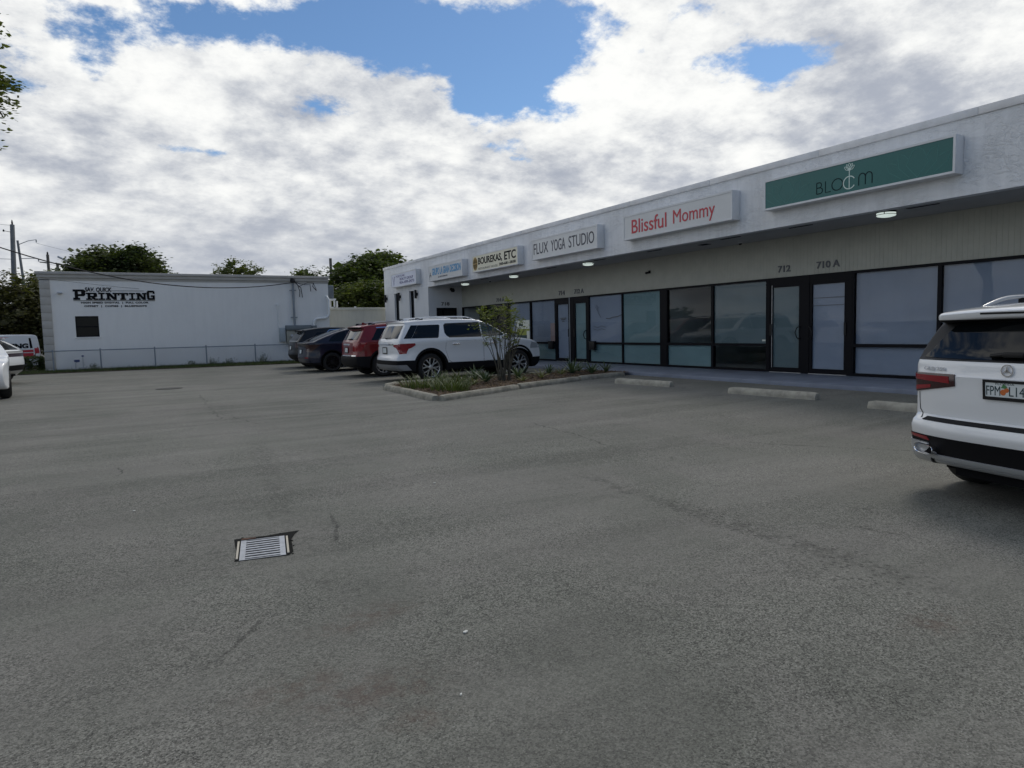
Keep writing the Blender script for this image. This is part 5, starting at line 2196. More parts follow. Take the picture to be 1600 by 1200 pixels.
# =========================================================== blue grey fastback
S = dict(L=4.80, W=.965, H=1.625, belt=1.06, wr=.98, wf=3.87, rw=.36, ri=.265, arch=.42, zb=.24, paint=M_CARBLUE, tum=.27, tr=.13, xr=.8, tf=.22, bow_r=.18, bow_f=.30, round=.06,
         up=[(.38, .25, 's'), (.14, .32), (.05, .42), (.03, .56), (.05, .70), (.07, .86), (.06, .98), (.015, 1.075), (.03, 1.09, 's'), (.16, 1.105), (.32, 1.13), (.8, 1.33), (1.3, 1.50), (1.75, 1.60), (2.2, 1.625), (2.6, 1.59), (3.1, 1.41), (3.6, 1.13), (3.8, 1.05), (4.2, .96), (4.5, .86), (4.7, .74), (4.79, .60), (4.80, .45), (4.7, .31), (4.5, .24), (4.35, .23, 's')])
c = Car('parked_fastback', S, 'dark blue grey fastback crossover with black wheels and a sloping roof', 'car', (5.72, 25.75, gz(8, 25.5)), 0, GC)
c.part('side_window', c.glass, c.both([(.86, 1.125), (1.55, 1.115), (1.55, 1.50), (1.30, 1.455), (1.0, 1.30)]) + c.both([(1.58, 1.115), (2.52, 1.115), (2.52, 1.55), (2.1, 1.57), (1.58, 1.51)]) + c.both([(2.56, 1.115), (3.44, 1.13), (3.0, 1.39), (2.72, 1.52), (2.56, 1.545)]), off=.005)
c.part('rear_window', c.glass, [('top', [(.34, -.52), (.34, .52), (1.55, .56), (1.55, -.56)])], off=.005)
c.part('windscreen', M_CARGLASS_L, [('front', [(-.66, 1.10), (.66, 1.10), (.54, 1.52), (-.54, 1.52)])], off=.005)
for q in (-1, 1):
    c.band('tail_lamp', M_TAILDARK, [((0, 0, .90), (0, -q * .18, -1)), ((0, 0, 1.02), (0, 0, 1)), ((0, q * .58, 0), (0, -q, 0)), ((.46, 0, .94), (.75, 0, -.9))], off=.007)
c.skirt('cladding', M_CLAD, .36, .33, .34)
c.part('arch_trim', M_CLAD, c.both(arch_ring(S['wr'], S['rw'], .432, .46, .3)) + c.both(arch_ring(S['wf'], S['rw'], .432, .46, .3)), off=.009)
c.part('reflector', M_TAIL, [('rear', [(-.80, .52), (-.56, .52), (-.56, .56), (-.80, .56)]), ('rear', [(.80, .52), (.56, .52), (.56, .56), (.80, .56)])], off=.008)
d2 = c.door([(1.44, .55), (1.56, .38), (2.54, .38), (2.54, 1.09), (1.22, 1.09), (1.26, .85)])
d1 = c.door([(2.57, .38), (3.36, .40), (3.46, .6), (3.50, 1.09), (2.57, 1.09)])
c.handles([(1.62, d2), (2.80, d1)], .97, M_CARBLUE)
c.wheels(dict(type='S', n=10, w=.03), M_RIMDARK)
c.mirrors(3.24, 1.08, M_CARBLUE)
c.plate(0, .76)

# =========================================================== black SUV
S = dict(L=4.70, W=.93, H=1.67, belt=1.06, wr=.92, wf=3.62, rw=.36, ri=.25, arch=.425, zb=.27, paint=M_CARBLACK, tum=.27, tr=.13, xr=.8, tf=.2, bow_r=.18, bow_f=.26, round=.06,
         up=[(.38, .29, 's'), (.14, .38), (.05, .50), (.03, .62), (.06, .78), (.08, .98), (.10, 1.08), (.18, 1.16), (.46, 1.45), (.50, 1.50), (.36, 1.545, 's'), (.55, 1.58), (1.0, 1.645), (1.6, 1.675), (2.2, 1.655), (2.65, 1.58), (3.1, 1.37), (3.45, 1.14), (3.6, 1.09, 's'), (4.1, 1.02), (4.45, .92), (4.63, .80), (4.70, .62), (4.68, .46), (4.58, .33), (4.4, .27), (4.2, .26, 's')])
c = Car('parked_suv', S, 'black SUV with bright window trim farthest along the row beside the wall boxes', 'SUV', (5.98, 28.75, gz(8, 28.7)), 0, GC)
c.part('side_window', c.glass, c.both([(.66, 1.12), (1.28, 1.12), (1.18, 1.30), (1.30, 1.46), (.98, 1.45)]) + c.both([(1.34, 1.12), (2.42, 1.12), (2.42, 1.54), (1.46, 1.50), (1.24, 1.30)]) + c.both([(2.46, 1.12), (3.28, 1.14), (2.92, 1.38), (2.66, 1.52), (2.46, 1.54)]), off=.005)
c.part('window_trim', M_CHROME, c.both([(1.25, 1.33), (1.21, 1.30), (1.38, 1.10), (2.4, 1.10), (2.4, 1.12), (1.40, 1.125), (1.27, 1.30), (1.50, 1.53), (2.4, 1.575), (2.4, 1.60), (1.5, 1.555)]), off=.009)
c.part('rear_window', c.glass, [('rear', [(-.66, 1.15), (.66, 1.15), (.58, 1.45), (-.58, 1.45)])], off=.006)
c.part('pillar_trim', M_SILVERTRIM, [('rear', [(-.72, 1.13), (-.69, 1.13), (-.60, 1.44), (-.63, 1.46)]), ('rear', [(.72, 1.13), (.69, 1.13), (.60, 1.44), (.63, 1.46)]), ('rear', [(-.72, 1.10), (.72, 1.10), (.72, 1.125), (-.72, 1.125)])], off=.009)
c.part('windscreen', M_CARGLASS_L, [('front', [(-.68, 1.12), (.68, 1.12), (.55, 1.54), (-.55, 1.54)])], off=.005)
for q in (-1, 1):
    c.band('tail_lamp', M_TAILDARK, [((0, 0, .85), (0, 0, -1)), ((0, 0, 1.03), (0, 0, 1)), ((0, q * .58, 0), (0, -q, 0)), ((.42, 0, .94), (.8, 0, -.6))], off=.007)
c.skirt('cladding', M_CLAD, .56, .38, .42)
d2 = c.door([(1.38, .55), (1.5, .42), (2.44, .42), (2.44, 1.08), (1.24, 1.08), (1.24, .85)])
d1 = c.door([(2.47, .42), (3.14, .44), (3.24, .6), (3.3, 1.08), (2.47, 1.08)])
c.handles([(1.60, d2), (2.70, d1)], .98, M_CHROME)
c.wheels(dict(type='Y', n=5, spread=.3, w=.04), M_RIM)
c.mirrors(3.12, 1.08, M_CARBLACK)
c.plate(0, .84)

# =========================================================== white SUV in the foreground
S = dict(L=4.634, W=.917, H=1.655, belt=1.10, wr=.92, wf=3.75, rw=.365, ri=.25, arch=.425, zb=.24, paint=M_CARWHITE, tum=.20, tr=.085, xr=.5, tf=.2, bow_r=.20, bow_f=.26, round=.05, crown=.045, waist=.5,
         up=[(.42, .245, 's'), (.17, .285), (.08, .35), (.055, .44), (.02, .53), (.005, .60), (.03, .645), (.085, .665, 's'), (.128, .69), (.118, .80), (.112, .97), (.105, 1.03), (.122, 1.052), (.122, 1.11), (.138, 1.155), (.19, 1.205), (.375, 1.45), (.40, 1.485), (.295, 1.498), (.278, 1.515, 's'), (.272, 1.555), (.29, 1.572), (.42, 1.594), (.8, 1.63), (1.3, 1.652), (1.8, 1.655), (2.3, 1.635), (2.6, 1.585), (2.95, 1.42), (3.35, 1.17), (3.46, 1.12, 's'), (3.9, 1.07), (4.3, .99), (4.5, .90), (4.60, .78), (4.63, .62), (4.61, .44), (4.52, .32), (4.38, .26), (4.20, .25, 's')])
GLBH = -11.0
_h = Vector((math.cos(R(GLBH)), math.sin(R(GLBH))))
_o = Vector((5.765, 2.509)) - _h * .10
c = Car('parked_suv', S, 'white compact SUV seen from behind at the right edge, close to the camera', 'SUV', (_o.x, _o.y, gz(6.6, 2.6)), GLBH, GC)
GLB = c
c.band('pillar_trim', M_BLACK, [((0, 0, 1.155), (0, 0, -1)), ((0, 0, 1.492), (0, 0, 1)), ((.40, 0, 1.155), (1, 0, -.42))], off=.004)
c.part('rear_window', c.glass, [('rear', [(-.79, 1.175), (-.4, 1.168), (.4, 1.168), (.79, 1.175), (.74, 1.24), (.60, 1.462), (-.60, 1.462), (-.74, 1.24)])], off=.008)
c.part('brake_light', M_BLACK, [('rear', [(-.34, 1.530), (.34, 1.530), (.34, 1.545), (-.34, 1.545)])], off=.004, g=.03)
c.part('side_window', c.glass, c.both([(.72, 1.165), (1.30, 1.16), (1.30, 1.49), (.86, 1.48)]) + c.both([(1.35, 1.16), (2.36, 1.16), (2.36, 1.53), (1.35, 1.50)]) + c.both([(2.40, 1.16), (3.18, 1.17), (2.82, 1.41), (2.62, 1.51), (2.40, 1.53)]), off=.005)
c.part('windscreen', M_CARGLASS_L, [('front', [(-.68, 1.16), (.68, 1.16), (.55, 1.54), (-.55, 1.54)])], off=.005)
for s in (-1, 1):
    base = [((0, s * .42, 0), (0, -s, 0)), ((.52, 0, .95), (.9, 0, -.4))]
    t_ = c.band('tail_lamp', M_TAILDARK, base + [((0, s * .80, .885), (0, -s * .17, -1)), ((0, 0, 1.042), (0, 0, 1))], off=.010)
    c.band('lamp_glow_bar', M_TAIL, [((0, s * .47, 0), (0, -s, 0)), ((.46, 0, .95), (.9, 0, -.4)), ((0, s * .80, .985), (0, s * .04, -1)), ((0, 0, 1.030), (0, 0, 1))], off=.0125, parent=t_)
    c.band('lamp_glow_bar', M_TAIL, [((0, s * .66, 0), (0, -s, 0)), ((.40, 0, .95), (.9, 0, -.4)), ((0, s * .80, .90), (0, -s * .17, -1)), ((0, s * .80, .935), (0, s * .12, 1))], off=.0125, parent=t_)
c.part('tailgate_gap', M_GAP, [('rear', [(.812, .875), (.804, .875), (.800, .73), (.735, .66), (.742, .655), (.808, .725)]), ('rear', [(-.812, .875), (-.804, .875), (-.800, .73), (-.735, .66), (-.742, .655), (-.808, .725)])], off=.0022, g=.03, rim=False)
c.part('loading_sill', M_CLAD, [('rear', [(-.70, .648), (.70, .648), (.68, .672), (-.68, .672)])], off=.006, g=.03)
c.band('cladding', M_CLAD, [((0, 0, .525), (0, 0, 1)), ((S['wr'], 0, 0), (1, 0, 0))], off=.006)
for s in (-1, 1):
    c.band('cladding', M_CLAD, [((0, 0, .40), (0, 0, 1)), ((S['wr'], 0, 0), (-1, 0, 0)), ((S['wf'], 0, 0), (1, 0, 0)), ((0, s * .3, 0), (0, -s, 0))], off=.006)
c.part('arch_trim', M_CLAD, c.both(arch_ring(S['wr'], S['rw'], .437, .48, .3)) + c.both(arch_ring(S['wf'], S['rw'], .437, .48, .3)), off=.009)
for s in (-1, 1):
    c.part('reflector', M_TAIL, [('rear', [(s * .60, .485), (s * .84, .498), (s * .84, .522), (s * .62, .516)])], off=.010, g=.03)
c.band('bumper_trim', M_SILVERTRIM, [((0, 0, .372), (0, 0, 1)), ((0, 0, .338), (0, 0, -1)), ((0, .60, 0), (0, 1, 0)), ((0, -.60, 0), (0, -1, 0)), ((.3, 0, 0), (1, 0, 0))], off=.020)
c.band('bumper_trim', M_SILVERTRIM, [((0, 0, .331), (0, 0, 1)), ((0, 0, .305), (0, 0, -1)), ((0, .575, 0), (0, 1, 0)), ((0, -.575, 0), (0, -1, 0)), ((.3, 0, 0), (1, 0, 0))], off=.020)
for s in (-1, 1):
    o = c.band('exhaust_surround', M_SILVERTRIM, [((0, 0, .462), (0, 0, 1)), ((0, s * .62, .462), (0, -s * .8, .6)), ((0, s * .62, .33), (0, -s * .8, -.75)), ((0, 0, .252), (0, 0, -1)), ((.36, 0, .36), (.9, 0, .45))], off=.017)
    l, nn = c.hit('rear', s * .65, .405)
    mb = MB()
    pts = []
    for i in range(28):
        a = 2 * PI * i / 28
        ca, sa = math.cos(a), math.sin(a)
        pts.append((.125 * (abs(ca) ** .55) * (1 if ca > 0 else -1), .042 * (abs(sa) ** .55) * (1 if sa > 0 else -1)))

    def P3(y, z, x):
        return Vector((l.x + x + (y * s) * .38, l.y + y, l.z + z))
    vs, fs = [], []
    rings = [(1.0, .03), (1.0, -.035), (.93, -.042), (.80, -.035), (.74, .02)]
    for sc, dx in rings:
        for y, z in pts:
            vs.append(P3(y * (1 - (1 - sc) * .45), z * sc, dx - .012))
    for r_ in range(len(rings) - 1):
        for i in range(28):
            fs.append((r_ * 28 + i, r_ * 28 + (i + 1) % 28, (r_ + 1) * 28 + (i + 1) % 28, (r_ + 1) * 28 + i))
    mb.add(vs, fs)
    tip = mb.build('exhaust_tip', M_CHROME, o, sm=40)
    mb = MB()
    mb.add([P3(y * .9, z * .76, -.014) for y, z in pts], [tuple(range(28))])
    mb.build('tip_opening', M_BLACKMATT, o, fix=False)
mb = MB()
mb.box(.16, .60, -.42, .42, .215, .302)
mb.build('rear_valance', M_BLACKMATT, c.root)
# badge, lettering, plate
l, nn = c.hit('rear', 0, 1.098)
Fm = frame(l + nn * .004, (0, -1, 0), (0, 0, 1))
mb = MB()
mb.ribbon(arc(0, 0, .043, .043, 0, 354, 40), .008, .008, Fm, closed=True)
for a in (90, 210, 330):
    ca, sa = math.cos(R(a)), math.sin(R(a))
    na, nb = -sa, ca
    mb.prism([(na * .009, nb * .009), (ca * .041, sa * .041), (-na * .009, -nb * .009), (-ca * .008, -sa * .008)], 0.001, .010, Fm)
mb.build('emblem', M_CHROME, c.root, sm=30)
l, nn = c.hit('rear', .64, 1.085)
lb, _ = c.hit('rear', .52, 1.085)
rt = (lb - l).normalized()
lu = Vector((0, 0, 1))
up_ = (lu - rt * lu.dot(rt)).normalized()
Fm = frame(l + nn * .006, rt, up_)
mb = MB()
add_text(mb, "GLB 250", Fm, -.105, .125, -.015, .015, bold=.02, depth=.005)
mb.build('model_lettering', M_BADGE, c.root)
F, ph, pq = c.plate(0, .948, h=.128)
mb = MB()
add_text(mb, "FPM", F, -.142, -.035, -.040, .032, depth=.0022 + .004)
mb.build('plate_lettering', pbr("plate_green", (0.008, 0.035, 0.04), 0.5), pq)
mb = MB()
add_text(mb, "L14", F, .030, .142, -.040, .032, depth=.0062)
mb.build('plate_lettering', pbr("plate_green", (0.008, 0.035, 0.04), 0.5), pq)
mb = MB()
add_text(mb, "FLORIDA", F, -.07, .07, .042, .057, depth=.0062)
mb.build('plate_state', pbr("plate_green", (0.008, 0.035, 0.04), 0.5), pq)
mb = MB()
mb.prism(arc(-.014, -.014, .021, .023, 0, 345, 20), .0052, .0064, F)
mb.prism(arc(.012, .004, .018, .018, 0, 345, 20), .0053, .0067, F)
mb.build('plate_fruit', M_ORANGE, pq)
mb = MB()
mb.prism([(-.03, .02), (-.01, .05), (.02, .03), (.005, .015)], .0052, .0069, F)
mb.build('plate_leaf', M_GREENPR, pq)
mb = MB()
l, nn = c.hit('rear', 0, 1.21)
l3, _ = c.hit('rear', -.34, 1.215)
l4, _ = c.hit('rear', .16, 1.205)
mb.bbox(-.08, .08, -.03, .03, -.02, .02, .01, Matrix.Translation(l + Vector((-.03, -.02, .005))) @ Matrix.Rotation(R(90), 4, 'Z'))
mb.tube([l4 + Vector((-.03, 0, .0)), l + Vector((-.045, .02, .01)), l3 + Vector((-.03, 0, .01))], .016, 8)
mb.build('wiper', M_BLACK, c.root, sm=40)
c.rails(.74, 2.62, .655, .058, M_SILVERTRIM, feet=(.30, .62), rr=.018)
d2 = c.door([(1.34, .55), (1.46, .42), (2.38, .42), (2.38, 1.08), (1.28, 1.08), (1.28, .85)])
d1 = c.door([(2.41, .42), (3.20, .44), (3.30, .6), (3.34, 1.08), (2.41, 1.08)])
c.handles([(1.56, d2), (2.62, d1)], .96, M_CARWHITE)
c.wheels(dict(type='Y', n=5, spread=.3, w=.04), M_RIM)
c.mirrors(3.06, 1.09, M_CARWHITE)

# =========================================================== two white cars at the left edge
S = dict(L=4.62, W=.94, H=1.60, belt=1.05, wr=.82, wf=3.80, rw=.365, ri=.26, arch=.425, zb=.26, paint=M_CARWHITE, tum=.25, tr=.12, xr=.7, tf=.2, bow_r=.16, bow_f=.26, round=.05,
         up=[(.36, .30, 's'), (.15, .40), (.05, .52), (.02, .66), (.03, .80), (.06, .95), (.05, 1.06), (.035, 1.085, 's'), (.14, 1.12), (.62, 1.42), (.72, 1.47), (.56, 1.515, 's'), (.8, 1.55), (1.3, 1.595), (1.8, 1.60), (2.3, 1.57), (2.8, 1.40), (3.3, 1.12), (3.5, 1.06), (4.0, 1.0), (4.35, .92), (4.55, .80), (4.62, .62), (4.60, .44), (4.5, .32), (4.35, .26), (4.24, .25, 's')])
GL = 'white cars parked at the left edge'
c = Car('parked_hatchback', S, 'white hatchback with a raked rear window farther back at the left edge', 'car', (-3.05, 27.3, gz(-3, 27)), 163, GL)
c.part('rear_window', c.glass, [('rear', [(-.60, 1.13), (.60, 1.13), (.52, 1.45), (-.52, 1.45)])], off=.006)
c.part('side_window', c.glass, c.both([(.72, 1.12), (2.9, 1.12), (2.6, 1.38), (2.2, 1.50), (1.0, 1.47)]), off=.005)
c.part('tail_lamp', M_TAILDARK, [('rear', [(-.93, .90), (.93, .90), (.93, 1.01), (-.93, 1.01)])] + c.both([(.08, 1.01), (.34, 1.01), (.28, .90), (.09, .90)]), off=.007)
c.part('cladding', M_CLAD, [('rear', [(-.93, .36), (.93, .36), (.80, .62), (-.80, .62)])] + c.both([(.12, .42), (.40, .30), (.40, .46), (.12, .62)]) + c.both(arch_ring(S['wr'], S['rw'], .437, .485, .3)), off=.006)
c.part('bumper_trim', M_SILVERTRIM, [('rear', [(-.75, .37), (.75, .37), (.70, .44), (-.70, .44)])], off=.014)
c.wheels(dict(type='Y', n=5, spread=.3, w=.04), M_RIM)
c.mirrors(3.0, 1.06, M_CARWHITE)
S2 = dict(S)
c = Car('parked_hatchback', S2, 'white car nearest the camera at the left edge, only its front wheel and wing visible', 'car', (-4.03, 24.4, gz(-3, 21)), -80, GL)
c.part('rear_window', c.glass, [('rear', [(-.60, 1.13), (.60, 1.13), (.52, 1.45), (-.52, 1.45)])], off=.006)
c.part('side_window', c.glass, c.both([(.72, 1.12), (2.9, 1.12), (2.6, 1.38), (2.2, 1.50), (1.0, 1.47)]), off=.005)
c.part('tail_lamp', M_TAILDARK, [('rear', [(-.93, .94), (-.5, .94), (-.5, 1.0), (-.93, 1.0)]), ('rear', [(.93, .94), (.5, .94), (.5, 1.0), (.93, 1.0)])], off=.007)
c.part('cladding', M_CLAD, [('rear', [(-.93, .36), (.93, .36), (.93, .50), (-.93, .50)])], off=.006)
c.wheels(dict(type='Y', n=5, spread=.3, w=.04), M_RIM)

# =========================================================== printing shop van behind the hedge
S = dict(L=4.6, W=.88, H=1.86, belt=1.15, wr=.8, wf=3.6, rw=.34, ri=.22, arch=.40, zb=.30, paint=M_CARWHITE, tum=.10, tr=.05, xr=.5, tf=.2, bow_r=.06, bow_f=.26, round=.06,
         up=[(.30, .32, 's'), (.08, .40), (.0, .52), (.0, .7), (.02, 1.1), (.08, 1.6), (.13, 1.78), (.30, 1.85), (.9, 1.865), (2.0, 1.86), (2.7, 1.80), (3.2, 1.5), (3.5, 1.2), (3.7, 1.12), (4.2, 1.0), (4.5, .85), (4.6, .6), (4.56, .42), (4.4, .3), (4.1, .29, 's')])
c = Car('printing_van', S, 'white panel van with red and black printed graphics behind the hedge at the left edge', 'van', (-3.55, 39.6, -.12), 196, None)
WR = (1, )
c.part('red_graphic', M_RED, c.both([(.34, 1.02), (1.9, 1.00), (3.3, 1.06), (3.3, 1.12), (1.9, 1.10), (.34, 1.13)]) + c.both([(1.2, 1.72), (2.2, 1.74), (3.1, 1.40), (2.3, 1.60)]) + c.both([(.34, .80), (3.2, .80), (3.2, .98), (.34, .98)]) + c.both([(.10, .95), (.28, .95), (.30, 1.2), (.12, 1.2)]), off=.005)
c.part('black_graphic', M_INK, c.both([(1.75, 1.16), (2.95, 1.16), (2.80, 1.54), (1.80, 1.62)]) + c.both([(.36, 1.2), (.46, 1.2), (.48, 1.68), (.40, 1.68)]), off=.0055)
l, nn = c.hit('L', 1.1, 1.32)
mb = MB()
Fv = frame(Vector((1.1, l.y + .012, 1.19)), (-1, 0, 0), (0, 0, 1))
add_text(mb, "PRINTING", Fv, -.95, .58, 0, .24, bold=.05, depth=.006)
mb.build('van_lettering', M_INK, c.root)
c.part('tail_lamp', M_TAIL, [('rear', [(-.86, .8), (-.70, .8), (-.70, 1.25), (-.84, 1.25)]), ('rear', [(.86, .8), (.70, .8), (.70, 1.25), (.84, 1.25)])], off=.007)
c.part('rear_window', c.glass, [('rear', [(-.62, 1.2), (.62, 1.2), (.56, 1.68), (-.56, 1.68)])], off=.006)
c.wheels(dict(type='Y', n=5, spread=.3, w=.04), M_RIM)
# ---------------------------------------------------------------- drain in the tarmac
def build_drain():
    x, y = 0.765, 4.87
    a = R(-10)
    z = gz(x, y) + .002
    o = empty('drain_grate', (x, y, z), a, 'rectangular galvanised drain grate set in the tarmac', 'drain')
    o.rotation_euler = (math.atan((gz(x, y + .2) - gz(x, y - .2)) / .4), 0, a)
    mb = MB()
    w, d = .148, .215
    mb.box(-w, -w + .036, -d, d, .001, .004)
    mb.box(w - .036, w, -d, d, .001, .004)
    mb.box(-w + .036, w - .036, d - .010, d, .001, .004)
    mb.box(-w + .036, w - .036, -d, -d + .010, .001, .004)
    mb.build('frame', M_GALV, o)
    n = 8
    for i in range(n):
        yy = -d + .040 + (2 * d - .080) * i / (n - 1)
        mb = MB()
        mb.box(-w + .036, w - .036, yy - .0125, yy + .0125, .0012, .0038)
        mb.build('bar', M_GALV, o)
    mb = MB()
    mb.box(-w + .036, w - .036, -d + .01, d - .01, .0004, .0009)
    mb.build('pit', M_BLACKMATT, o)
    for s in (-1, 1):
        mb = MB()
        mb.bbox(s * (w + .016) - .007, s * (w + .016) + .007, -d + .03, d - .02, .0015, .008, .002)
        mb.build('edge_bar', pbr("worn_steel", (0.50, 0.46, 0.38), 0.6, metal=0.3), o)
    mb = MB()
    mb.bbox(-w + .0, -w + .10, d + .004, d + .035, .001, .010, .003)
    mb.build('rust_patch', M_RUST, o)
    # broken tarmac rim, coloured dark for the shadow of the sunken edge
    rnd = random.Random(2)
    mb = MB()
    vs = [(-w - .03, -d - .006, .0003), (w + .02, -d - .010, .0003), (w + .05, -d + .05, .0003), (w + .045, d - .1, .0003), (w + .075, d + .02, .0003), (w + .11, d + .10, .0003), (w - .03, d + .085, .0003), (.02, d + .062, .0003), (-w + .02, d + .070, .0003), (-w - .05, d + .062, .0003), (-w - .04, d - .08, .0003), (-w - .025, 0, .0003)]
    mb.add(vs, [tuple(range(12))])
    for i in range(26):
        t = rnd.random()
        sd = rnd.choice('tttr')
        if sd == 't':
            px_, py_ = -w + 2 * w * t, d + .03 + rnd.uniform(0, .05)
        elif sd == 'b':
            px_, py_ = -w + 2 * w * t, -d - .015 - rnd.uniform(0, .02)
        elif sd == 'l':
            px_, py_ = -w - .03 - rnd.uniform(0, .02), -d + 2 * d * t
        else:
            px_, py_ = w + .03 + rnd.uniform(0, .03), -d + 2 * d * t
        s_ = rnd.uniform(.004, .010)
        mb.prism([(px_ + s_ * math.cos(q + rnd.uniform(-.3, .3)), py_ + s_ * math.sin(q) * .8) for q in (0, 1.2, 2.4, 3.6, 5.0)], -.004, rnd.uniform(.001, .003))
    mb.build('broken_edge_shade', pbr("shaded_tarmac", (0.016, 0.016, 0.015), 0.95, spec=0.1), o)


build_drain()
mb = MB()
mb.lathe([(.34, .002), (.34, .010), (.30, .012), (.01, .012)], 28)
tag(mb.build('manhole_cover', pbr("iron_cover", (0.045, 0.042, 0.038), 0.8, var=.3, vscale=9), None, sm=40, loc=(1.05, 20.8, gz(1, 20.8))), 'dark iron cover in the tarmac towards the printing shop', 'manhole cover')
# small scraps on the tarmac
rnd = random.Random(11)
for i, (x, y, s, lab) in enumerate(((1.39, 2.93, .018, 'small white scrap on the tarmac in front of the drain'), (1.12, 2.42, .008, 'tiny white scrap lying nearest the camera'), (2.52, 5.9, .014, 'tiny pale scrap on the tarmac in the middle of the lot'), (0.0, 6.4, .014, 'tiny pale scrap on the tarmac left of the drain'))):
    mb = MB()
    mb.prism([(s * math.cos(q) * rnd.uniform(.6, 1.2), s * .6 * math.sin(q) * rnd.uniform(.6, 1.2)) for q in (0, 1, 2.1, 3.2, 4.2, 5.3)], .002, .007, Matrix.Rotation(rnd.uniform(0, 3), 4, 'Z'))
    tag(mb.build('litter', M_GUM, None, loc=(x, y, gz(x, y) + .002)), lab, 'litter', 'scraps on the tarmac')


# ---------------------------------------------------------------- kerb blocks and wheel stops
def block(name, a, b, w, h, mat, label, cat, group, seed, ztop=None):
    """weathered concrete bar from a to b with sloped sides and chipped edges"""
    a, b = Vector((a[0], a[1])), Vector((b[0], b[1]))
    L_ = (b - a).length
    d = (b - a).normalized()
    nrm = Vector((-d.y, d.x))
    rnd = random.Random(seed)
    prof = [(-w / 2, -.06), (-w / 2, h * .40), (-w / 2 + w * .03, h * .55), (-w / 2 + w * .17, h * .95), (-w / 2 + w * .22, h), (0, h * 1.01), (w / 2 - w * .22, h), (w / 2 - w * .17, h * .95), (w / 2 - w * .03, h * .55), (w / 2, h * .40), (w / 2, -.06)]
    n = max(6, int(L_ / .07))
    vs, fs = [], []
    m_ = len(prof)
    c = (a + b) / 2
    z0 = gz(c.x, c.y)
    for i in range(n + 1):
        t = i / n
        end = min(i, n - i)
        q = 1 if end > 0 else .86
        p = a + d * (L_ * t)
        for (u, z) in prof:
            j = mnoise.noise(Vector((p.x * 5 + seed, p.y * 5, u * 9 + z * 9))) * .006
            ch = max(0, mnoise.noise(Vector((p.x * 2.3, p.y * 2.3 + seed, u * 6))) - .3) * .05
            uu = u * (1 - ch) * q + j * .5
            zz = z * (1 - ch * .8) * (q if z > 0 else 1) + (j * .6 if z > h * .3 else 0)
            P = p + nrm * uu
            vs.append((P.x - c.x, P.y - c.y, zz))
    for i in range(n):
        for k_ in range(m_ - 1):
            fs.append((i * m_ + k_, i * m_ + k_ + 1, (i + 1) * m_ + k_ + 1, (i + 1) * m_ + k_))
    fs.append(tuple(range(m_)))
    fs.append(tuple(n * m_ + k_ for k_ in range(m_))[::-1])
    mb = MB()
    mb.add(vs, fs)
    o = mb.build(name, mat, None, sm=32, loc=(c.x, c.y, z0))
    tag(o, label, cat, group)
    return o


KG = 'concrete kerb blocks round the planter'
pathk = [((5.62, 15.95), (5.45, 12.55), 'kerb block closing the left end of the planter'),
         ((5.52, 12.42), (7.95, 13.55), 'kerb block on the near side of the planter, left end'),
         ((8.02, 13.58), (10.28, 14.36), 'kerb block on the near side of the planter, in the middle'),
         ((10.35, 14.38), (12.1, 14.72), 'kerb block on the near side of the planter, right end beside the walk'),
         ((5.70, 16.20), (6.2, 16.75), 'short kerb block at the far left corner of the planter'),
         ((6.3, 16.78), (8.2, 16.82), 'kerb block on the far side of the planter under the white SUV rear'),
         ((8.3, 16.82), (10.2, 16.80), 'kerb block on the far side of the planter under the white SUV doors'),
         ((10.3, 16.80), (12.2, 16.72), 'kerb block on the far side of the planter by the white SUV front wheel')]
for i, (a, b, lab) in enumerate(pathk):
    block('kerb_block', a, b, .20, .115, M_CONC2, lab, 'kerb', KG, i + 1)
WG = 'concrete wheel stops in the empty bays'
for i, (a, b, lab) in enumerate((((10.46, 12.95), (10.66, 11.25), 'worn concrete wheel stop next to the planter end'), ((10.50, 9.42), (10.66, 7.58), 'worn concrete wheel stop in the middle empty bay'), ((10.36, 6.42), (10.52, 4.6), 'worn concrete wheel stop partly hidden by the near white SUV'))):
    block('wheel_stop', a, b, .18, .125, M_CONC, lab, 'wheel stop', WG, i + 21)

# ---------------------------------------------------------------- planter bed
bedline = [(5.55, 12.55), (8.0, 13.62), (10.3, 14.42), (12.2, 14.78), (12.5, 14.9), (12.5, 16.72), (10.2, 16.80), (6.25, 16.75), (5.72, 16.1)]


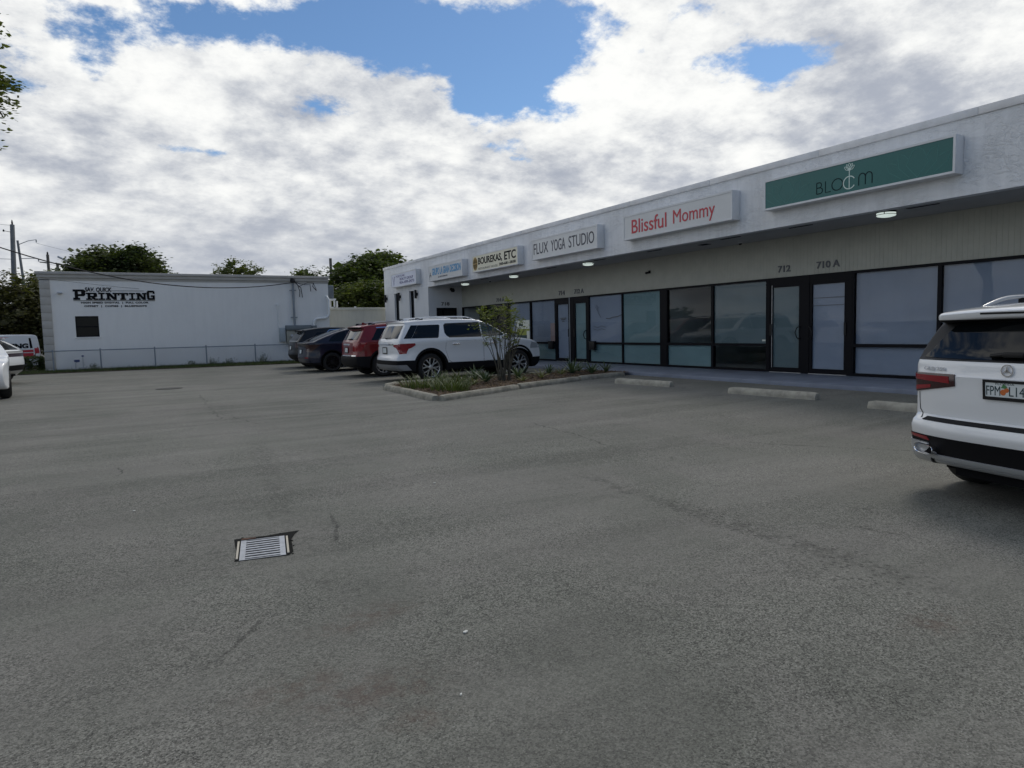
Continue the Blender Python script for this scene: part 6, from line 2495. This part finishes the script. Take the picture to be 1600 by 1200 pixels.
def build_bed():
    def ins(x, y):
        c = False
        for i in range(len(bedline)):
            a, b = bedline[i], bedline[i - 1]
            if (a[1] > y) != (b[1] > y) and x < (b[0] - a[0]) * (y - a[1]) / (b[1] - a[1]) + a[0]:
                c = not c
        return c
    pts = [Vector(p) for p in bedline]
    x = 5.6
    while x < 12.5:
        y = 12.5
        while y < 16.8:
            if ins(x, y):
                pts.append(Vector((x + random.uniform(-.05, .05), y + random.uniform(-.05, .05))))
            y += .15
        x += .15
    n = len(bedline)
    cv, ce, cf, ov, oe, of = delaunay_2d_cdt(pts, [(i, (i + 1) % n) for i in range(n)], [], 1, 1e-5)
    vs = [(p.x, p.y, gz(p.x, p.y) + .045 + .05 * mnoise.noise(Vector((p.x * 1.3, p.y * 1.3, 0))) + .02 * mnoise.noise(Vector((p.x * 5, p.y * 5, 3))) + .03) for p in cv]
    mb = MB()
    mb.add(vs, [tuple(f) for f in cf])
    tag(mb.build('planting_bed', M_MULCH, sm=60), kind='structure')
    rnd = random.Random(8)
    mb = MB()
    for i in range(5200):
        x, y = rnd.uniform(5.5, 12.5), rnd.uniform(12.5, 16.8)
        if not ins(x, y):
            continue
        z = gz(x, y) + .085 + .05 * mnoise.noise(Vector((x * 1.3, y * 1.3, 0)))
        s = rnd.uniform(.018, .05)
        M = Matrix.Translation((x, y, z)) @ Matrix.Rotation(rnd.uniform(0, 6.3), 4, 'Z') @ Matrix.Rotation(rnd.uniform(-.6, .6), 4, 'X')
        mb.add([M @ Vector(p) for p in ((-s, 0, 0), (0, -s * .4, .01), (s, 0, 0), (0, s * .4, .012))], [(0, 1, 2, 3)])
    tag(mb.build('leaf_litter', M_LITTER, fix=False), 'dry brown leaf litter and mulch covering the planter soil', 'leaf litter', kind='stuff')


build_bed()


def rosette(seed, n, ln, w, lift, mat):
    """spiky rosette of tapering, arching leaves"""
    rnd = random.Random(seed)
    mb = MB()
    for i in range(n):
        a = 2.4 * i + rnd.uniform(-.2, .2)
        e = lift * (.55 + .75 * i / n) + rnd.uniform(-.1, .1)
        l_ = ln * rnd.uniform(.75, 1.1) * (1 - .25 * i / n)
        m_ = 6
        vs, fs = [], []
        x, z = .015, .0
        ang = e
        for j in range(m_ + 1):
            t = j / m_
            ww = w * (1 - t) ** .75 * (0.75 + .6 * t) + .001
            for s in (-1, 0, 1):
                px_, py_, pz_ = x, s * ww, z + (abs(s) * ww * .45)
                vs.append((px_ * math.cos(a) - py_ * math.sin(a), px_ * math.sin(a) + py_ * math.cos(a), pz_))
            x += math.cos(ang) * l_ / m_
            z += math.sin(ang) * l_ / m_
            ang -= rnd.uniform(.02, .16)
        for j in range(m_):
            for s in (0, 1):
                fs.append((j * 3 + s, j * 3 + s + 1, (j + 1) * 3 + s + 1, (j + 1) * 3 + s))
        mb.add(vs, fs)
    return mb.mesh('agave', 60, fix=False)


AG = 'spiky plants in the planter'
spots = [(7.95, 15.1, .48, 0, 'spiky rosette with pale arching leaf tips left of the shrub'), (8.05, 15.9, .50, 1, 'dark spiky plant behind the pale one, left of the shrub'), (9.15, 15.5, .48, 0, 'broad grey green spiky plant at the foot of the shrub on its right'), (9.6, 15.05, .38, 2, 'small yellow edged spiky plant right of the shrub'),
         (10.6, 16.2, .40, 1, 'dark spiky plant near the white SUV front wheel'), (10.55, 15.5, .36, 2, 'yellowish spiky plant in the middle of the right part'), (11.1, 15.75, .62, 0, 'tallest upright spiky plant in front of the pale shop door'), (11.5, 15.35, .46, 0, 'wide spiky plant with one pale leaf towards the right end'),
         (12.2, 15.6, .42, 1, 'spiky plant at the right end of the planter by the walk'), (11.8, 16.4, .36, 1, 'thin spiky plant behind the right end'), (6.95, 15.7, .44, 1, 'dark spiky plant behind the lily clump'), (7.3, 14.5, .34, 2, 'short yellowish plant near the front kerb, left part'), (8.75, 14.6, .24, 2, 'smallest yellow plant near the front kerb')]
kinds = [(20, .034, 1.0, M_AGAVE), (16, .026, 1.15, M_AGAVE), (12, .030, .95, M_AGAVE_Y)]
for i, (x, y, h, k_, lab) in enumerate(spots):
    n, w, lift, mat = kinds[k_]
    me = rosette(50 + i, n, h * 1.15, w, lift, mat)
    o = link_mesh('agave_plant', me, mat, None, (x, y, gz(x, y) + .07))
    tag(o, lab, 'plant', AG)


def grass_clump(seed, r, n, h):
    rnd = random.Random(seed)
    mb = MB()
    for i in range(n):
        q, rr = rnd.uniform(0, 6.28), r * math.sqrt(rnd.random())
        bx, by = rr * math.cos(q), rr * math.sin(q)
        a = q + rnd.uniform(-1.2, 1.2)
        l_ = h * rnd.uniform(.6, 1.15)
        vs, fs = [], []
        x, z, ang = 0, 0, rnd.uniform(.9, 1.5)
        for j in range(6):
            ww = .014 * (1 - j / 5.2)
            for s in (-1, 1):
                vs.append((bx + x * math.cos(a) - s * ww * math.sin(a), by + x * math.sin(a) + s * ww * math.cos(a), z))
            x += math.cos(ang) * l_ / 5
            z += math.sin(ang) * l_ / 5
            ang -= rnd.uniform(.12, .38)
        for j in range(5):
            fs.append((2 * j, 2 * j + 1, 2 * j + 3, 2 * j + 2))
        mb.add(vs, fs)
    return mb.mesh('lily', None, fix=False)


for i, (x, y, r, n, h, lab) in enumerate(((6.15, 14.9, .50, 190, .44, 'dense grassy clump at the left end of the planter'), (6.35, 13.75, .46, 180, .40, 'dense grassy clump at the near left corner of the planter'), (6.95, 14.75, .34, 80, .46, 'grassy clump right of the two dense ones'), (7.55, 16.0, .28, 70, .42, 'grassy clump by the far kerb behind the white SUV wheel'))):
    o = link_mesh('lily_clump', grass_clump(80 + i, r, n, h), M_GRASSY, None, (x, y, gz(x, y) + .07))
    tag(o, lab, 'plant', 'grassy clumps in the planter')


def build_shrub():
    rnd = random.Random(17)
    x, y = 8.58, 15.25
    o = empty('leafy_shrub', (x, y, gz(x, y) + .05), 0, 'tall thin stemmed shrub with yellow green leaf tufts in the planter', 'shrub')
    stems = MB()
    leaves = MB()
    right, fwd = Vector((.866, -.5, 0)), Vector((.5, .866, 0))
    for i in range(24):
        u = rnd.uniform(-.62, .52)
        if i < 5:
            u = rnd.uniform(.30, .55)
        v = rnd.uniform(-.40, .40)
        h = rnd.uniform(1.35, 2.15) * (1 - .18 * abs(u))
        b = right * rnd.uniform(-.16, .16) + fwd * rnd.uniform(-.12, .12)
        pts = []
        for j in range(8):
            t = j / 7
            s = t ** 1.4
            p = b + right * (u * s) + fwd * (v * s) + Vector((0, 0, h * t))
            p += Vector((mnoise.noise(Vector((i, t * 3, 0))), mnoise.noise(Vector((i, t * 3, 7))), 0)) * .05 * t
            pts.append(p)
        stems.tube(pts, [.016 * (1 - .75 * j / 7) for j in range(8)], 5)
        tips = [(pts[-1], .17, 40)]
        for j in (4, 5, 6):
            if rnd.random() < .7:
                d = (right * rnd.uniform(-1, 1) + fwd * rnd.uniform(-1, 1)).normalized() * rnd.uniform(.1, .25)
                q = pts[j] + d + Vector((0, 0, rnd.uniform(.05, .2)))
                stems.tube([pts[j], q], [.007, .003], 4)
                tips.append((q, .12, 22))
        bare = i < 5
        for p, r, n in tips:
            if bare and rnd.random() < .5:
                continue
            n = n if u < .28 else n // 3
            for k_ in range(n):
                d = Vector((rnd.gauss(0, 1), rnd.gauss(0, 1), rnd.gauss(0, .8)))
                c = p + d * r * .42
                s = rnd.uniform(.020, .042)
                M = Matrix.Translation(c) @ Matrix.Rotation(rnd.uniform(0, 6.3), 4, 'Z') @ Matrix.Rotation(rnd.uniform(-1.1, 1.1), 4, 'X')
                leaves.add([M @ Vector(q) for q in ((-s * 1.3, 0, 0), (0, -s * .55, .004), (s * 1.3, 0, 0), (0, s * .55, .004))], [(0, 1, 2, 3)])
    stems.build('stem', M_TWIG, o, sm=60)
    leaves.build('foliage', M_LEAF_YEL, o, fix=False)


build_shrub()

# weeds along the foot of the wall
rnd = random.Random(31)
WL_ = ['wispy weed by the wall between the first fence posts', 'wispy weed by the wall right of the second fence post', 'pair of tall weeds in the middle of the fence', 'bushy weed by the last fence posts', 'small weed by the water valve']
for i, (x, h) in enumerate(((2.7, .3), (3.6, .34), (4.35, .3), (5.9, .5), (-1.1, .35))):
    mb = MB()
    for j in range(26):
        a, e = rnd.uniform(0, 6.28), rnd.uniform(.7, 1.5)
        l_ = h * rnd.uniform(.5, 1.1)
        p0 = Vector((rnd.uniform(-.15, .15), rnd.uniform(-.05, .05), 0))
        p1 = p0 + Vector((math.cos(a) * math.cos(e), math.sin(a) * math.cos(e), math.sin(e))) * l_
        w = Vector((-math.sin(a), math.cos(a), 0)) * .012
        mb.add([p0 - w, p0 + w, p1], [(0, 1, 2)])
        for q in range(3):
            c = p0.lerp(p1, rnd.uniform(.4, 1))
            mb.add([c, c + Vector((rnd.uniform(-.05, .05), rnd.uniform(-.03, .03), rnd.uniform(0, .05))), c + Vector((rnd.uniform(-.05, .05), rnd.uniform(-.03, .03), rnd.uniform(-.02, .03)))], [(0, 1, 2)])
    tag(mb.build('weed', M_GRASS, None, fix=False, loc=(x, YP - .25, gz(x, YP - .3) + .03)), WL_[i], 'weed', 'weeds at the foot of the wall')
# ---------------------------------------------------------------- trees


def tree(name, base, trunk_h, trunk_r, lobes, nleaf, leaf, mat, label, group, seed, up=.2, stretch=1.0, core=True):
    """lobes: (x, y, z, rx, ry, rz) relative to the base; limbs run to the lobes, leaf clumps fill them with gaps"""
    rnd = random.Random(seed)
    o = empty(name, base, 0, label, 'tree', group)
    wood = MB()
    crown = MB()
    top = Vector((0, 0, trunk_h))
    wood.tube([Vector((0, 0, -.2)), Vector((.03, .02, trunk_h * .35)), Vector((-.05, .03, trunk_h * .7)), top], [trunk_r * 1.25, trunk_r, trunk_r * .85, trunk_r * .7], 9)
    vol = sum(l[3] * l[4] * l[5] for l in lobes)
    for l in lobes:
        c = Vector(l[:3])
        mid = top.lerp(c, .5) + Vector((rnd.uniform(-.3, .3), rnd.uniform(-.3, .3), .1))
        wood.tube([top - Vector((0, 0, .2)), mid, c], [trunk_r * .5, trunk_r * .33, trunk_r * .16], 6)
        n = max(20, int(nleaf * (l[3] * l[4] * l[5]) / vol))
        nc = max(8, n // 26)
        for k_ in range(nc):
            while True:
                d = Vector((rnd.uniform(-1, 1), rnd.uniform(-1, 1), rnd.uniform(-1, 1)))
                if .02 < d.length < 1:
                    break
            d = d.normalized() * (d.length ** .45)
            if rnd.random() < .12:
                d *= rnd.uniform(1.05, 1.22)
            p = c + Vector((d.x * l[3], d.y * l[4], d.z * l[5]))
            if rnd.random() < .30:
                wood.tube([c.lerp(p, .1), c.lerp(p, .6) + Vector((0, 0, rnd.uniform(-.1, .1))), p], [trunk_r * .12, trunk_r * .07, trunk_r * .03], 4, cap=False)
            cr = leaf * rnd.uniform(1.5, 3.2)
            if k_ % 2 == 0 and core:
                pc = c + Vector((d.x * l[3], d.y * l[4], d.z * l[5])) * rnd.uniform(.15, .8)
                for q in range(7):
                    s = leaf * rnd.uniform(1.3, 2.4)
                    M = Matrix.Translation(pc + Vector((rnd.gauss(0, 1), rnd.gauss(0, 1), rnd.gauss(0, .8))) * leaf * 1.2) @ Matrix.Rotation(rnd.uniform(0, 6.3), 4, 'Z') @ Matrix.Rotation(rnd.uniform(.4, 1.5), 4, 'X')
                    crown.add([M @ Vector(v) for v in ((-s * .75, 0, 0), (-s * .1, -s * .5, 0), (s * .75, 0, s * .08), (-s * .05, s * .5, s * .05))], [(0, 1, 2, 3)])
            for q in range(n // nc):
                g = Vector((rnd.gauss(0, 1), rnd.gauss(0, 1), rnd.gauss(0, .7))) * cr * .55
                s = leaf * rnd.uniform(.55, 1.15)
                M = Matrix.Translation(p + g) @ Matrix.Rotation(rnd.uniform(0, 6.3), 4, 'Z') @ Matrix.Rotation(rnd.gauss(up, .7), 4, 'X')
                crown.add([M @ Vector(v) for v in ((-s * .75 * stretch, 0, 0), (-s * .1, -s * .40, 0), (s * .75 * stretch, 0, s * .08), (-s * .05, s * .40, s * .05))], [(0, 1, 2, 3)])
    wood.build('trunk', M_BARK, o, sm=60)
    crown.build('crown', mat, o, fix=False)
    return o


TG = 'trees behind the buildings'
# broad dark tree behind the printing shop, left
tree('broad_tree', (.5, 56, 0), 4.0, .30, [(-2.3, 0, 6.2, 1.3, 1.6, 1.0), (-1.2, .4, 6.9, 1.3, 1.7, 1.1), (.6, 0, 6.9, 1.6, 1.7, 1.0), (1.6, .2, 6.3, 1.1, 1.6, .9), (2.2, 0, 5.7, .7, 1.4, .7), (0, 0, 5.4, 2.5, 2.2, 1.0), (-2.6, 0, 7.0, .5, .6, .45), (.9, 0, 7.6, .5, .6, .4)], 17000, .20, M_LEAF_OAK, 'broad dark tree rising behind the left half of the printing shop roof', TG, 41)
tree('round_tree', (7.7, 53, 0), 4.2, .22, [(0, 0, 6.1, 1.4, 1.4, 1.1), (-1.0, 0, 5.7, .9, 1.2, .8), (1.0, .1, 5.8, .9, 1.2, .8), (0, 0, 5.2, 1.8, 1.5, .7)], 3600, .12, M_LEAF_LIGHT, 'small round olive tree behind the middle of the printing shop roof', TG, 42)
tree('thin_tree', (12.4, 52, 0), 4.0, .18, [(0, 0, 5.9, .9, .8, .55), (-.9, 0, 5.5, .6, .7, .4), (.7, .2, 5.4, .9, .8, .5), (0, 0, 5.0, 1.2, .9, .5)], 1900, .17, M_LEAF_DENSE, 'sparse tree with thin twigs beside the big one, above the right roof end', TG, 43)
tree('large_tree', (18.0, 53, 0), 3.0, .40, [(.2, 0, 6.7, 2.3, 2.0, 1.1), (-1.9, 0, 6.0, 1.5, 1.7, 1.0), (2.6, 0, 6.4, 1.3, 1.4, .75), (-2.6, -.5, 5.0, 1.6, 1.6, 1.4), (0, -1, 5.4, 2.7, 2.0, 1.5), (2.6, -.5, 5.4, 1.8, 1.8, 1.4), (1.2, .4, 7.6, .9, .9, .5), (-.6, 0, 7.1, .8, .9, .45), (3.6, 0, 6.3, .7, .9, .5), (4.4, 0, 5.6, 1.2, 1.2, .8)], 17000, .22, M_LEAF_DENSE, 'large spreading tree between the two buildings', TG, 44)
tree('hedge_tree', (14.8, 47, 0), 1.5, .22, [(0, 0, 3.9, 1.8, 1.4, 1.1), (1.9, 0, 4.1, 1.5, 1.3, 1.2), (-1.7, 0, 3.5, 1.2, 1.2, 1.0), (3.2, 0, 3.6, 1.2, 1.2, 1.2), (0.8, -.4, 2.8, 2.6, 1.2, .9)], 11000, .17, M_LEAF_LIGHT, 'lower bright green bushy tree in front of the large tree, above the wing roof', TG, 45)
tree('broad_tree', (-6.5, 47, 0), 2.0, .30, [(0, 0, 4.0, 1.8, 1.6, 1.3), (1.9, 0, 3.9, 1.4, 1.4, 1.2), (-1.8, 0, 3.9, 1.4, 1.4, 1.3), (.8, -.4, 2.8, 2.2, 1.4, 1.0), (2.6, 0, 2.6, 1.2, 1.2, 1.4), (-1, -.3, 2.4, 1.8, 1.4, 1.2), (.6, -.6, 1.4, 2.4, 1.2, .9), (2.7, -.3, 1.3, 1.2, 1.2, .9)], 17000, .16, M_LEAF_OLIVE, 'brownish olive tree at the far left beside the printing shop corner', TG, 46)
tree('broad_tree', (-3.6, 52, 0), 2.0, .28, [(0, 0, 4.6, 1.5, 1.5, 1.3), (.6, 0, 3.2, 1.5, 1.5, 1.4), (-1.0, 0, 2.8, 1.5, 1.4, 1.2)], 10000, .16, M_LEAF_DENSE, 'dark green tree tucked behind the left corner of the printing shop', TG, 47)
tree('broad_tree', (-13.5, 62, 0), 2.5, .30, [(0, 0, 4.6, 2.8, 2.0, 1.6), (3.2, 0, 4.4, 2.2, 1.8, 1.4), (-3, 0, 4.4, 2.6, 1.8, 1.4), (0, 0, 2.6, 4.5, 2.0, 1.5)], 9000, .20, M_LEAF_OLIVE, 'far olive tree line end beyond the poles at the left', TG, 48)
# branch of the tree standing just outside the left edge
tree('near_tree', (-4.30, 15.6, gz(-4, 15)), 3.2, .26, [(2.42, 0, 6.12, .52, .55, .36), (2.25, -.1, 5.95, .6, .6, .40), (2.15, .1, 6.30, .5, .5, .30), (2.58, 0, 6.92, .20, .3, .24), (2.45, 0, 7.1, .2, .3, .2), (2.60, 0, 5.62, .19, .25, .12), (2.55, .0, 5.33, .20, .25, .09), (2.45, .1, 5.06, .18, .2, .07), (1.5, 0, 6.1, .7, .8, .7), (.2, 0, 6.5, .9, .9, .8), (-1.0, 0, 6.0, .8, .9, .7)], 16000, .075, M_LEAF_LIGHT, 'leafy branch reaching into the sky at the upper left edge', None, 49, stretch=1.1, core=False)

# far wood closing the view at the left


def build_wood():
    rnd = random.Random(77)
    mb = MB()
    for i in range(26000):
        x, y = rnd.uniform(-60, 34), rnd.uniform(88, 96)
        top = 4.2 + 1.3 * mnoise.noise(Vector((x * .12, 3, 0))) + .9 * mnoise.noise(Vector((x * .5, 7, 0)))
        z = top * (rnd.random() ** .6)
        s = rnd.uniform(.25, .55)
        M = Matrix.Translation((x, y, z)) @ Matrix.Rotation(rnd.uniform(0, 6.3), 4, 'Z') @ Matrix.Rotation(rnd.gauss(.5, .7), 4, 'X')
        mb.add([M @ Vector(v) for v in ((-s * .75, 0, 0), (-s * .1, -s * .45, 0), (s * .75, 0, s * .08), (-s * .05, s * .45, s * .05))], [(0, 1, 2, 3)])
    tag(mb.build('woodland', M_LEAF_OAK, fix=False), 'far dark mass of trees closing the view behind the buildings', 'woodland', kind='stuff')


build_wood()

# clipped hedge in front of the van


def build_hedge():
    rnd = random.Random(23)
    o = empty('clipped_hedge', (-5.3, 36.3, gz(-4, 36)), 0, 'dark clipped hedge left of the printing shop corner', 'hedge')
    mb = MB()
    for i in range(9000):
        x, y, z = rnd.uniform(-2.1, 2.15), rnd.uniform(-.5, .5), rnd.uniform(.02, .62)
        f = rnd.choice('xyzf')
        if f == 'z':
            z = .62 + rnd.gauss(0, .035)
        elif f == 'y':
            y = -.5 + rnd.gauss(0, .04)
        elif f == 'x':
            x = 2.15 + rnd.gauss(0, .04)
        s = rnd.uniform(.03, .06)
        M = Matrix.Translation((x, y, z)) @ Matrix.Rotation(rnd.uniform(0, 6.3), 4, 'Z') @ Matrix.Rotation(rnd.gauss(.4, .7), 4, 'X')
        mb.add([M @ Vector(v) for v in ((-s, 0, 0), (0, -s * .5, 0), (s, 0, 0), (0, s * .5, 0))], [(0, 1, 2, 3)])
    mb.build('foliage', M_LEAF_DENSE, o, fix=False)
    mb = MB()
    for i in range(14):
        x = -1.9 + i * .3
        mb.tube([(x, 0, 0), (x + rnd.uniform(-.1, .1), rnd.uniform(-.2, .2), .35), (x + rnd.uniform(-.2, .2), rnd.uniform(-.3, .3), .58)], [.02, .014, .006], 5)
    mb.build('stem', M_BARK, o)


build_hedge()

# ---------------------------------------------------------------- utility poles
PG = 'utility poles behind the trees'
o = empty('utility_pole', (-6.42, 60, 0), 0, 'tall thick utility pole at the left edge of the sky', 'utility pole', PG)
mb = MB()
mb.tube([(-.25, 0, 0), (-.05, 0, 5), (.14, 0, 9.75)], [.20, .17, .14], 12)
mb.build('pole', M_POLECONC, o, sm=50)
mb = MB()
mb.lathe([(.05, 9.75), (.06, 9.9), (.03, 10.05), (.01, 10.1)], 10, Matrix.Translation((.14, 0, 0)))
mb.tube([(.1, 0, 9.2), (-.35, -.1, 9.28)], .02, 6)
mb.lathe([(.05, 0), (.06, .08), (.02, .16)], 10, Matrix.Translation((-.38, -.1, 9.22)))
mb.build('insulator', M_BLACK, o, sm=50)
o = empty('utility_pole', (-8.25, 82, 0), 0, 'thinner utility pole with four slender arms right of the thick one', 'utility pole', PG)
mb = MB()
mb.tube([(.55, 0, 0), (.28, 0, 6), (-.02, 0, 11.3)], [.17, .14, .10], 10)
mb.build('pole', M_POLECONC, o, sm=50)
mb = MB()
for z, e in ((10.9, .55), (9.55, .05), (8.05, .1), (6.6, .12)):
    x0 = .02 + (11.3 - z) * .052
    mb.tube([(x0, 0, z), (x0 + .75, 0, z + e * .7), (x0 + 1.45, 0, z + e)], [.04, .032, .025], 6)
    mb.lathe([(.05, 0), (.05, -.28)], 8, Matrix.Translation((x0 + 1.45, 0, z + e)))
mb.build('crossarm', M_GREYMET, o, sm=50)
o = empty('utility_pole', (-5.05, 70, 0), 0, 'short dark pole top with a stub arm above the printing shop roof', 'utility pole', PG)
mb = MB()
mb.tube([(0, 0, 0), (0, 0, 8.75)], [.13, .11], 9)
mb.build('pole', M_POLE, o, sm=50)
mb = MB()
mb.tube([(.1, 0, 8.05), (-.6, 0, 8.1)], .05, 6)
mb.build('crossarm', M_POLE, o)
mb = MB()
mb.lathe([(.06, 8.75), (.07, 8.9), (.02, 9.0)], 8)
mb.build('insulator', M_BLACK, o)
for x, y, h, r, lab in ((-4.9, 78, 8.75, .12, 'slim dark pole top right of the one with the stub arm'), (21.6, 79, 10.2, .16, 'dark pole top beside the crown of the large tree')):
    mb = MB()
    mb.tube([(0, 0, 0), (0, 0, h)], [r * 1.2, r], 9)
    q = mb.build('utility_pole', M_POLE, None, sm=50, loc=(x, y, 0))
    tag(q, lab, 'utility pole', PG)
o = empty('street_light', (-4.45, 74, 0), 0, 'grey street light head tilted above the printing shop roof', 'street light')
mb = MB()
mb.bbox(-.35, .35, -.16, .16, -.07, .09, .04, Matrix.Translation((0.15, 0, 8.85)) @ Matrix.Rotation(R(28), 4, 'Y'))
mb.build('lamp_head', M_GALV, o, sm=40)
mb = MB()
mb.tube([(.45, .0, 8.65), (1.1, 0, 7.4), (1.2, 0, 0)], [.03, .06, .1], 8)
mb.build('pole', M_GREYMET, o, sm=40)


def wire(a, b, sag, r, label):
    A, B = Vector(a), Vector(b)
    mb = MB()
    pts = []
    for i in range(25):
        s = i / 24
        p = A.lerp(B, s)
        p.z -= 4 * sag * s * (1 - s)
        pts.append(p)
    mb.tube(pts, r, 4)
    tag(mb.build('power_line', M_GREYMET, None), label, 'power line', 'power lines between the poles')


wire((-40, 52, 11.8), (-6.3, 60, 9.7), .5, .012, 'highest thin power line running to the top of the thick pole')
wire((-40, 52, 8.9), (-6.35, 60, 7.3), .5, .016, 'middle thin power line running to the thick pole')
wire((-40, 52, 6.2), (-6.4, 60, 5.2), .4, .020, 'lowest thin power line running to the thick pole')
for z, lab in ((11.1, 'top thin line from the slender pole arm to the right'), (9.3, 'second thin line from the slender pole arm to the right'), (7.9, 'third thin line from the slender pole arm to the right'), (6.45, 'lowest thin line from the slender pole arm to the right')):
    wire((-6.75, 82, z), (26, 150, z * 1.25 - 2), .8, .014, lab)
